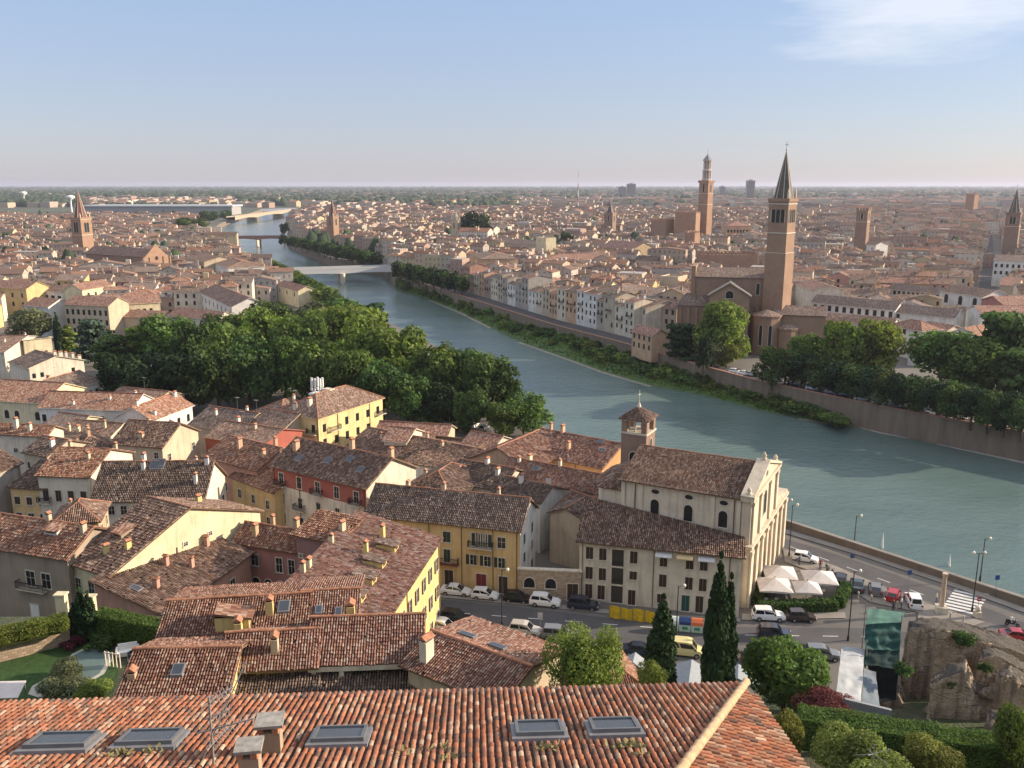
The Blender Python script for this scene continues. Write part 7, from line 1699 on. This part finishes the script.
m.extrude([q[0]+Vector((0,0,-10)), q[1]+Vector((0,0,-10)), q[1]+Vector((0,0,-.05)), q[0]+Vector((0,0,-.05))], NB*.3)
q = [E-org+NB*.5+NR*.5, E-org+UR*8+NR*.5]
m.extrude([q[0]+Vector((0,0,-10)), q[1]+Vector((0,0,-10)), q[1]+Vector((0,0,-.05)), q[0]+Vector((0,0,-.05))], NR*.3)
m.build('wall', wall('cream'), fr)
m = MB(); m.tube(E-org-NB*.10+Vector((0,0,-.06)), E-org+U*22.5-NB*.10+Vector((0,0,-.06)), .075, n=8); m.build('gutter', M_LEAD, fr)
def on_main(px, py, hgt=0):
    d = ray(px, py); o = Vector((0,0,CAM_H)); vdir = (NB+Vector((0,0,SM))).normalized(); nn = U.cross(vdir).normalized(); t = (E-o+nn*0).dot(nn)/d.dot(nn); p = o+d*t; q = p-E; return q.dot(U), q.dot(vdir)
# roof windows
for i, (px, py, wpx, hh) in enumerate(((340,741,54,.62),(539,735,50,.62),(614,732,50,.60),(150,744,58,.62),(62,747,62,.62))):
    a, b = on_main(px, py); dep = 20.5; w = wpx/F_PX*dep*.98; m = MB()
    a0, a1, b0, b1 = a-w/2, a+w/2, b-hh/2*1.5, b+hh/2*1.5
    def bxq(m, a0, a1, b0, b1, z0, z1):
        m.idx([QM(a0,b0,z0),QM(a1,b0,z0),QM(a1,b1,z0),QM(a0,b1,z0),QM(a0,b0,z1),QM(a1,b0,z1),QM(a1,b1,z1),QM(a0,b1,z1)], [(3,2,1,0),(4,5,6,7),(0,1,5,4),(1,2,6,5),(2,3,7,6),(3,0,4,7)])
    bxq(m, a0, a1, b0, b0+.09, -.02, .23); bxq(m, a0, a1, b1-.09, b1, -.02, .23); bxq(m, a0, a0+.08, b0+.09, b1-.09, -.02, .23); bxq(m, a1-.08, a1, b0+.09, b1-.09, -.02, .23)
    sk = m.build('skylight', plain('skylight_frame', (.16,.165,.17), .45, .3), fr); g_ = MB(); bxq(g_, a0+.08, a1-.08, b0+.09, b1-.09, .10, .20); g_.build('pane', M_SKYL, sk)
    m = MB(); bxq(m, a0-.10, a0, b0-.1, b1+.1, .0, .13); bxq(m, a1, a1+.10, b0-.1, b1+.1, .0, .13); bxq(m, a0-.1, a1+.1, b1, b1+.16, .0, .14); m.build('flashing', M_LEAD, sk)
# chimneys with stone slab caps
for px, py, w, hgt, lean in ((272,752,.46,.62,0),(251,774,.42,.50,0)):
    a, b = on_main(px, py); p = QM(a, b, 0); m = MB(); x, y, z = p
    m.box(x-w/2, y-w/2, z-.4, x+w/2, y+w/2, z+hgt, 0, None, R(8)); 
    ck = m.build('chimney', plaster('old_render', (.40,.31,.21)), fr)
    m = MB(); 
    for sx in (-1,1): m.box(x+sx*w*.36-.07, y-w/2, z+hgt, x+sx*w*.36+.07, y+w/2, z+hgt+.16, 0, None, 0)
    m.build('flue_bricks', M_COPPO, ck); m = MB(); m.box(x-w*.68, y-w*.64, z+hgt+.162, x+w*.68, y+w*.64, z+hgt+.235, 0, None, R(8)); m.build('cap', plain('cap_slab', (.30,.28,.25), .95, 0, .3, 6), ck)
# aerial
a, b = on_main(214, 768); p = QM(a, b, 0); m = MB()
m.tube(p, p+Vector((.02,0,1.75)), .03, n=6)
q_ = p+Vector((.02,0,.75)); d_ = Vector((.42,.35,.95)).normalized(); m.tube(q_-d_*.5, q_+d_*1.75, .016, n=5)
for i in range(9): s_ = q_+d_*(.1+.2*i); m.tube(s_-Vector((.14,-.06,0)), s_+Vector((.14,-.06,0)), .006, n=4)
for z, l, an in ((1.62,.55,.9),(.95,.95,.1),(.6,.5,1.2),(1.25,.4,.4)):
    c_ = Vector((p.x+.02,p.y,p.z+z)); d = Vector((math.cos(an), math.sin(an)*.6, .25)).normalized(); m.tube(c_-d*l*.35, c_+d*l, .018, n=5)
    for i in range(7): s_ = c_+d*(l*(i/6)); w_ = Vector((-d.y, d.x, .2)).normalized()*.16; m.tube(s_-w_, s_+w_, .010, n=4)
m.build('aerial', plain('pale_aluminium', (.30,.29,.27), .5, .3), fr)
# moss cushions and weeds growing between the tiles
m = MB(); r = random.Random(9)
for px, py, n in ((548,752,26),(632,748,34),(618,750,16),(120,757,40),(155,754,24),(440,752,10),(445,762,10),(410,756,8),(640,757,8)):
    for _ in range(n):
        a, b = on_main(px+r.uniform(-11,11), py+r.uniform(-3,3)); c_ = QM(a, b, .08); d = Vector((r.uniform(-1,1), r.uniform(-1,1), r.uniform(.3,1))).normalized(); u = d.orthogonal().normalized()*r.uniform(.02,.05); w_ = d*r.uniform(.06,.16)
        m.face([c_-u, c_+u, c_+w_+u*.6, c_+w_-u*.6])
m.build('roof_weeds', plain('dry_weed', (.20,.18,.085), .95, 0, .35, 6), fr)['kind'] = 'stuff'
# ------------------------------------------------------------------ sunken garden at the left
def gp(x, y, z): return P(x, y, z)
ngon('lawn', [gp(x,y,18.46) for x,y in ((-40,700),(-30,672),(30,655),(75,635),(112,648),(118,668),(108,700),(60,720),(0,720))], plain('lawn_grass', (.035,.075,.02), .95, 0, .3, 2.5), 'stuff')
pool = empty('swimming_pool', gp(82,668,18.47), 0, 'kidney-shaped garden pool with a pale stone rim', 'swimming pool')
pp = [(108,650),(112,660),(104,674),(86,684),(60,694),(40,698),(28,694),(32,686),(50,676),(62,664),(72,654),(84,648),(98,647)]
pts = [gp(x,y,18.50)-pool.location for x,y in pp]; cen = sum(pts, Vector())/len(pts)
m = MB(); m.face(pts[::-1]); o = m.build('rim', plain('pool_rim', (.42,.41,.36), .85), pool)
m = MB(); m.face([cen+(p-cen)*.86+Vector((0,0,.025)) for p in pts][::-1]); k = NT('pool_water'); k.b.inputs['Base Color'].default_value = (.14,.20,.19,1); k.rough(.12); k.bump(k.noise(k.geo(), 2.5, 3), .2, .05); m.build('pool_surface', k.mat, pool)
for o in pool.children:
    for f in o.data.polygons: pass
ngon('terrace', [gp(x,y,18.49) for x,y in ((126,645),(150,640),(160,655),(152,668),(128,664))], plain('terrace_stone', (.36,.36,.36), .8))
q = gp(128,654,18.5); r = empty('sofa', q, R(20), 'white garden sofa on the small terrace', 'sofa'); m = MB(); m.box(-.75,-.38,0,.75,.38,.38); m.build('seat', M_WHITE, r); m = MB(); m.box(-.75,.25,.385,.75,.42,.85); m.build('backrest', M_WHITE, r); m = MB(); m.box(-.9,-.38,0,-.755,.42,.6); m.box(.755,-.38,0,.9,.42,.6); m.build('armrest', M_WHITE, r)
for x, y, c, lb in ((135,658,(.04,.05,.06),'dark garden armchair beside the white sofa'),(150,662,(.03,.10,.17),'blue garden armchair at the roof edge')):
    q = gp(x,y,18.5); r = empty('armchair', q, R(-30), lb, 'armchair', 'garden armchairs'); mt = plain('chair_%d' % x, c, .7); m = MB(); m.box(-.35,-.35,0,.35,.35,.4); m.build('seat', mt, r); m = MB(); m.box(-.35,.22,.405,.35,.38,.8); m.build('backrest', mt, r); m = MB(); m.box(-.45,-.35,0,-.355,.35,.58); m.box(.355,-.35,0,.45,.35,.58); m.build('armrest', mt, r)
q = gp(8,694,20.3); r = empty('canopy', (q.x,q.y,18.4), R(10), 'white awning cloth at the left edge of the garden', 'canopy'); m = MB(); m.extrude([(-1.9,-.9,2.2),(1.0,-.9,2.0),(1.0,.9,2.3),(-1.9,.9,2.5)], (0,0,.06)); m.build('cover', M_CANV, r); m = MB(); m.tube((.9,-.8,0),(.9,-.8,2.05),.04); m.tube((.9,.8,0),(.9,.8,2.3),.04); m.build('frame', M_METAL, r)
a, b = P(-14,640,20.4), P(68,621,20.4); d = (b-a).normalized(); r = empty('garden_wall', (a.x,a.y,17), math.atan2(d.y,d.x), 'sunlit rubble stone wall below the bright hedge in the garden', 'wall'); m = MB(); m.box(0,-.5,0,(b-a).length,.7,3.4); m.build('masonry', M_STONEW, r)
a, b = P(98,628,18.4), P(166,641,18.4); d = (b-a).normalized(); r = empty('garden_wall', (a.x,a.y+.3,17), math.atan2(d.y,d.x), 'low shaded stone wall under the clipped hedge', 'wall'); m = MB(); m.box(0,0,0,(b-a).length,.4,2.0); m.build('masonry', M_STONEW, r)
for x, y, h_, lb in ((63,612,4.0,'yellow gate pillar left of the garden cypresses'),(93,628,3.6,'slim yellow gate post right of the garden cypresses')):
    q = PY(x, y, 77); o = MB(); o.box(-.45,-.35,-3,.45,.35,h_*.6); o.box(-.55,-.45,h_*.6,.55,.45,h_*.6+.15); o = o.build('gate_pillar', wall('lemon')); o.location = (q.x, 77, 16.7); tag(o, lb, 'pillar', 'gate pillars')
m = MB(); q = gp(121,668,18.5)
for i in range(5): m.box(-.04,i*.35,0,.04,i*.35+.06,1.3)
m.box(-.045,0,1.15,.045,1.5,1.22); o = m.build('garden_fence', M_STONE); o.location = q; o.rotation_euler = (0,0,R(75)); tag(o, 'short pale wooden fence at the terrace edge', 'fence')
# ------------------------------------------------------------------ ancient ruins and their coverings at the right
k = NT('tuff_rock'); g = k.geo(); mp = k.n('ShaderNodeMapping'); mp.inputs['Scale'].default_value = (.9,.9,.10); k.l(g, mp.inputs['Vector'])
a = k.noise(mp.outputs[0], 1.0, 5, .65); b = k.noise(g, .6, 5, .65); c3 = k.noise(g, 5, 4, .6)
mp2 = k.n('ShaderNodeMapping'); mp2.inputs['Scale'].default_value = (.15,.15,2.2); k.l(g, mp2.inputs['Vector']); crs = k.noise(mp2.outputs[0], 1.0, 2)
c = k.ramp(b, [(.3,(.30,.23,.16)),(.5,(.44,.35,.25)),(.7,(.54,.46,.36))]); c = k.mix(k.math('MULTIPLY', k.ramp(a, [(.47,(0,0,0)),(.62,(1,1,1))]), .72), c, (.065,.056,.048)); c = k.mix(k.math('MULTIPLY', crs, .3), c, (.30,.19,.13))
nz = k.n('ShaderNodeNewGeometry'); sz = k.n('ShaderNodeSeparateXYZ'); k.l(nz.outputs['True Normal'], sz.inputs[0]); up = k.ramp(sz.outputs[2], [(.35,(0,0,0)),(.7,(1,1,1))])
vo = k.n('ShaderNodeTexVoronoi', feature='DISTANCE_TO_EDGE'); mp3 = k.n('ShaderNodeMapping'); mp3.inputs['Scale'].default_value = (.8,.8,1.7); k.l(g, mp3.inputs['Vector']); k.l(mp3.outputs[0], vo.inputs['Vector']); vo.inputs['Scale'].default_value = 1.0; crk = k.math('MULTIPLY', k.ramp(vo.outputs['Distance'], [(.0,(1,1,1)),(.05,(0,0,0))]), k.ramp(b, [(.42,(0,0,0)),(.6,(1,1,1))])); c = k.mix(k.math('MULTIPLY', crk, .3), c, (.09,.07,.055))
c = k.mix(k.math('MULTIPLY', up, .9), c, (.042,.04,.036)); k.l(c, k.b.inputs['Base Color']); k.rough(.95)
k.bump(k.math('SUBTRACT', k.math('ADD', b, k.math('MULTIPLY', c3, .5)), k.math('MULTIPLY', crk, .3)), 1.0, .35); M_TUFF = k.mat
def rock(name, outline, Y, depth, zb, label, seed, tilt=0, taper=.12):
    """rock standing mass: outline of its front in picture pixels at distance Y, real depth behind it"""
    pts = [PY(x, y, Y+tilt*(x-outline[0][0])) for x, y in outline]
    bm = bmesh.new(); n = len(pts); drop = .36*depth
    def bkp(p, q): return q
    fr_ = []; bk = []
    for (x, y), p in zip(outline, pts):
        if y > 755 or p.z < zb+.5: fr_.append(bm.verts.new((p.x, p.y, zb-2))); bk.append(bm.verts.new((p.x, p.y+depth, zb-2))); continue
        q = PY(x, y, p.y+depth); zt = q.z+.12*depth+.25
        fr_.append(bm.verts.new((p.x, p.y, zt-.25))); bk.append(bm.verts.new((q.x, q.y, q.z)))
    bm.faces.new(fr_); bm.faces.new(bk[::-1])
    for i in range(n): bm.faces.new((fr_[(i+1)%n], fr_[i], bk[i], bk[(i+1)%n]))
    bmesh.ops.triangulate(bm, faces=bm.faces[:]); bmesh.ops.recalc_face_normals(bm, faces=bm.faces[:])
    for _ in range(7):
        es = [e for e in bm.edges if e.calc_length() > .5]
        if not es: break
        bmesh.ops.subdivide_edges(bm, edges=es, cuts=1, use_grid_fill=False); bmesh.ops.triangulate(bm, faces=bm.faces[:])
        if len(bm.verts) > 26000: break
    o3 = Vector((seed*7.3, seed, 0)); am = .55 if depth < 5 else .7
    bm.normal_update()
    for v in bm.verts:
        p = v.co; s = noise.noise(p*.35+o3)*.42+noise.noise(Vector((p.x*1.3,p.y*1.3,p.z*.5))+o3)*.34+noise.noise(p*3.1+o3)*.2-.35*max(0,.16-abs(noise.noise(Vector((p.x*.7,p.y*.7,p.z*.35))+o3*2)))*3; v.co = p+v.normal*s*am
    me = bpy.data.meshes.new(name); bm.to_mesh(me); bm.free(); me.materials.append(M_TUFF); o = link(name, me)
    for f in me.polygons: f.use_smooth = True
    return tag(o, label, 'ruin', 'masses of the ancient ruins')
rock('ruin', [(904,760),(900,700),(905,660),(906,632),(909,620),(930,617),(962,622),(985,630),(1003,634),(1040,648),(1070,660),(1070,760)], 75, 2.8, 11, 'large dark-topped block of the ancient ruins behind the green netting', 1)
rock('ruin', [(922,780),(925,735),(931,695),(932,676),(944,668),(966,660),(969,672),(976,682),(994,690),(1000,668),(1010,664),(1030,676),(1030,780)], 69, 2.2, 11, 'stained ruin pier with a pale flat capstone in front', 2)
rock('ruin', [(974,690),(977,664),(982,650),(996,648),(1012,655),(1026,664),(1050,680),(1050,720),(980,720)], 72.4, 1.6, 12, 'jagged ruin fragment at the right edge', 3)
rock('ruin', [(985,780),(985,726),(990,711),(1005,708),(1040,712),(1050,780)], 65.5, 2, 11, 'low ruin stub beside the fresh green bush', 4)
rock('ruin', [(872,770),(874,720),(876,690),(900,684),(908,700),(908,770)], 72, 3, 10, 'shaded ruin base under the green netting', 5)
for x_, y_, z_, s_ in ((962,642,20.3,1.5),(903,672,15.5,1.2),(948,683,17.6,1.0),(985,668,19.5,.9)):
    q = PY(x_, y_, 74.6 if y_ < 660 else 69.5); tree('bush', (q.x, q.y, q.z-.4), s_*1.5, s_*1.2, leaf='deep', kind='shrub', detail=1, label='small wild bush rooted in a crack of the ruins', cat='bush', group='wild bushes on the ruins')
# green netting, tarpaulins, scaffold
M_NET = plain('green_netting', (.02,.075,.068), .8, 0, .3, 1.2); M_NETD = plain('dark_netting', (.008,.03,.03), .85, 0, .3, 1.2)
def cloth(name, px, Ys, nx, ny, mat, label, parent=None, sag=.25, th=.05):
    (a, b, c_, d) = [PY(x, y, Y) for (x, y), Y in zip(px, Ys)]; m = MB(); vs = []
    for j in range(ny+1):
        for i in range(nx+1):
            u, v = i/nx, j/ny; p = (a.lerp(b,u)).lerp(d.lerp(c_,u), v); s = sag*(noise.noise(p*.8)+.7*noise.noise(p*2.1)+.35*noise.noise(Vector((p.x*6,p.y,p.z*.6)))-abs(math.sin(v*math.pi*3))*.7); vs.append(p+Vector((0,-.5*s,.8*s)))
    k0 = len(vs); vs += [p+Vector((0,.02,-th)) for p in vs]
    fs = []
    for j in range(ny):
        for i in range(nx): q = j*(nx+1)+i; fs.append((q,q+1,q+nx+2,q+nx+1)); fs.append((k0+q+nx+1,k0+q+nx+2,k0+q+1,k0+q))
    m.idx(vs, fs, 0, None, True); o = m.build(name, mat, parent)
    return tag(o, label, 'netting') if parent is None else o
net = empty('netting', (0,0,0), 0, 'green protective netting draped over the ruins beside the street', 'netting')
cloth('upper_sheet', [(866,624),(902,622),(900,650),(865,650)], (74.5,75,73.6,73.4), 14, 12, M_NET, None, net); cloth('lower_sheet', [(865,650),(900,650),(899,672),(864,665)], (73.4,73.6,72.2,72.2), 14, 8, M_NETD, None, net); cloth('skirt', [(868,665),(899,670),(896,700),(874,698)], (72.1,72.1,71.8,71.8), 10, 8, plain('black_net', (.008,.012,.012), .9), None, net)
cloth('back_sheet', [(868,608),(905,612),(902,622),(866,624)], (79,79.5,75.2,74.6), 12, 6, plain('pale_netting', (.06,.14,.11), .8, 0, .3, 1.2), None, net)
m = MB()
for x, y0, Y in ((866,606,75),(902,618,75),(867,650,73)): p = PY(x,y0,Y); m.tube((p.x,p.y,8),(p.x,p.y,p.z+.3),.05)
m.build('scaffold_pole', M_METAL, net)
M_TARP = plain('grey_tarpaulin', (.36,.38,.39), .75, 0, .2, 1.0)
tp = empty('tarpaulin', (0,0,0), 0, 'pale grey tarpaulin roof sloping down beside the green netting', 'tarpaulin'); cloth('sheet', [(842,646),(865,649),(861,702),(836,697)], (74,74,66,66), 10, 16, M_TARP, None, tp, .16)
cloth('lower_sheet', [(864,668),(876,672),(880,708),(862,702)], (71,71,66.5,66.5), 8, 10, plain('blue_grey_tarpaulin', (.13,.16,.19), .75, 0, .2, 1.0), None, tp, .1)
m = MB(); A_ = [PY(838,702,65.9), PY(862,706,65.9), PY(880,712,66.4)]
for p, q in zip(A_, A_[1:]): m.tube(p, q, .05)
for p in A_: m.tube((p.x,p.y,9), p, .05)
m.build('scaffold_pole', M_DARK, tp)
p = PY(846,724,63); m = MB(); m.extrude([(p.x-.2,p.y,p.z-6),(p.x+3.6,p.y,p.z-6),(p.x+3.6,p.y,p.z+1.2),(p.x-.2,p.y,p.z+2.2)], (0,.3,0)); tag(m.build('retaining_wall', plain('grey_render', (.20,.21,.23), .85)), 'grey rendered wall under the tarpaulins', 'wall')
a = P(842,700,16); 
# rotary clothes pole seen against the rounded bush
p = PY(872,768,44); r = empty('aerial_mast', p, 0, 'metal aerial with thin arms in front of the rounded grey-green bush', 'aerial'); m = MB(); m.tube((0,0,-6),(0,0,1.5),.03); m.build('pole', M_METAL, r)
m = MB()
for an in (.3,1.7,2.8,4.2,5.4): m.tube((0,0,.9),(1.1*math.cos(an),.6*math.sin(an),.9+.35*math.sin(an*2)),.02,n=5)
m.build('arm', M_METAL, r)
# ------------------------------------------------------------------ air, sky, sun, camera
SUN_EL, SUN_AZ = R(19), R(9)          # azimuth measured from +X (the right of the picture) towards +Y (the distance)
b = MB(); b.box(-42000,-600,-14,42000,49000,112)
k = NT('haze'); k.t.nodes.remove(k.b); pv = k.n('ShaderNodeVolumePrincipled'); pv.inputs['Color'].default_value = (.64,.67,.82,1); pv.inputs['Density'].default_value = 0.6e-4; pv.inputs['Anisotropy'].default_value = .2
k.l(pv.outputs[0], k.out.inputs['Volume']); hzb = b.build('haze', k.mat); tag(hzb, kind='stuff')
w = bpy.data.worlds.new('World'); SC.world = w; w.use_nodes = True; t = w.node_tree; bg = t.nodes['Background']
sky = t.nodes.new('ShaderNodeTexSky'); sky.sky_type = 'NISHITA'; sky.sun_disc = False; sky.sun_elevation = SUN_EL; sky.sun_rotation = R(90)-SUN_AZ; sky.altitude = 100; sky.air_density = 1.0; sky.dust_density = 0.6; sky.ozone_density = 3.0
# thin cloud: noise over the view direction, thickest in one patch
tc = t.nodes.new('ShaderNodeTexCoord'); mp = t.nodes.new('ShaderNodeMapping'); mp.inputs['Scale'].default_value = (1.5, 1.5, 9.0); t.links.new(tc.outputs['Generated'], mp.inputs['Vector'])
def wn(scale, det, r=.6):
    x = t.nodes.new('ShaderNodeTexNoise'); x.inputs['Scale'].default_value = scale; x.inputs['Detail'].default_value = det; x.inputs['Roughness'].default_value = r; t.links.new(mp.outputs[0], x.inputs['Vector']); return x.outputs['Fac']
def wm(op, a, b_=None):
    x = t.nodes.new('ShaderNodeMath'); x.operation = op
    for i, q in enumerate((a, b_)):
        if q is None: continue
        if isinstance(q, (int, float)): x.inputs[i].default_value = q
        else: t.links.new(q, x.inputs[i])
    return x.outputs[0]
n1 = wn(4.0, 9, .62)
cdir = ray(935, 2).normalized(); dn = t.nodes.new('ShaderNodeVectorMath'); dn.operation = 'SUBTRACT'; t.links.new(tc.outputs['Generated'], dn.inputs[0]); dn.inputs[1].default_value = cdir
sc_ = t.nodes.new('ShaderNodeVectorMath'); sc_.operation = 'MULTIPLY'; t.links.new(dn.outputs[0], sc_.inputs[0]); sc_.inputs[1].default_value = (5.6, 5.6, 17.0)
ln = t.nodes.new('ShaderNodeVectorMath'); ln.operation = 'LENGTH'; t.links.new(sc_.outputs[0], ln.inputs[0])
patch = wm('SUBTRACT', 1.0, ln.outputs['Value'])
cl = wm('ADD', wm('MULTIPLY', patch, .55), wm('SUBTRACT', n1, .42)); mr_ = t.nodes.new('ShaderNodeMapRange'); mr_.inputs[1].default_value = .10; mr_.inputs[2].default_value = .55; t.links.new(cl, mr_.inputs[0])
mx = t.nodes.new('ShaderNodeMix'); mx.data_type = 'RGBA'; t.links.new(wm('MULTIPLY', mr_.outputs[0], .42), mx.inputs[0]); mx.inputs[7].default_value = (4.3,4.1,4.0,1)
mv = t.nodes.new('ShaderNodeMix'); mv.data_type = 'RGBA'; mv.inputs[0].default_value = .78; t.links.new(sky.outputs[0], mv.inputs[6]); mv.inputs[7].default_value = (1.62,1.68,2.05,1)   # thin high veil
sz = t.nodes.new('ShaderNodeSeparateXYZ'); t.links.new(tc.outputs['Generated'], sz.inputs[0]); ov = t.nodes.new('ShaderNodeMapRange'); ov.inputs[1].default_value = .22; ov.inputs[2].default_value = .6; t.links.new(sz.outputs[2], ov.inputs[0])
vm = t.nodes.new('ShaderNodeMix'); vm.data_type = 'RGBA'; t.links.new(ov.outputs[0], vm.inputs[0]); lo_ = t.nodes.new('ShaderNodeMapRange'); lo_.inputs[1].default_value = .0; lo_.inputs[2].default_value = .21; t.links.new(sz.outputs[2], lo_.inputs[0]); lm = t.nodes.new('ShaderNodeMix'); lm.data_type = 'RGBA'; t.links.new(lo_.outputs[0], lm.inputs[0]); lm.inputs[6].default_value = (1.48,1.37,1.70,1); lm.inputs[7].default_value = (1.18,1.52,2.20,1); t.links.new(lm.outputs[2], vm.inputs[6]); vm.inputs[7].default_value = (3.3,3.25,3.4,1); t.links.new(vm.outputs[2], mv.inputs[7])   # upper sky outside the view made brighter, added as fill light
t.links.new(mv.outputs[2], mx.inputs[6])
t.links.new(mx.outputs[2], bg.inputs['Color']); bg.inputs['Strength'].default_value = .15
sl = bpy.data.lights.new('sun', 'SUN'); sl.energy = 4.2; sl.angle = R(.5); sl.color = (1.0,.82,.62)
so = link('sun', sl); d = Vector((math.cos(SUN_EL)*math.cos(SUN_AZ), math.cos(SUN_EL)*math.sin(SUN_AZ), math.sin(SUN_EL))); so.rotation_euler = d.to_track_quat('Z', 'Y').to_euler(); so.location = (60,20,90)
cd = bpy.data.cameras.new('camera'); cd.sensor_fit = 'HORIZONTAL'; cd.sensor_width = 36; cd.lens = F_PX/1024*36; cd.clip_start = .5; cd.clip_end = 60000
co = link('camera', cd); co.location = (0,0,CAM_H); co.rotation_euler = (R(90)-PITCH, 0, 0); SC.camera = co
vs = SC.view_settings; vs.view_transform = 'Standard'; vs.look = 'None'; vs.gamma = 1; vs.use_curve_mapping = False; vs.exposure = 1.0
SC.cycles.use_denoising = True; SC.cycles.max_bounces = 6; SC.cycles.diffuse_bounces = 3; SC.cycles.glossy_bounces = 3; SC.cycles.transmission_bounces = 3; SC.cycles.volume_bounces = 1; SC.cycles.transparent_max_bounces = 6
SC.cycles.caustics_reflective = False; SC.cycles.caustics_refractive = False
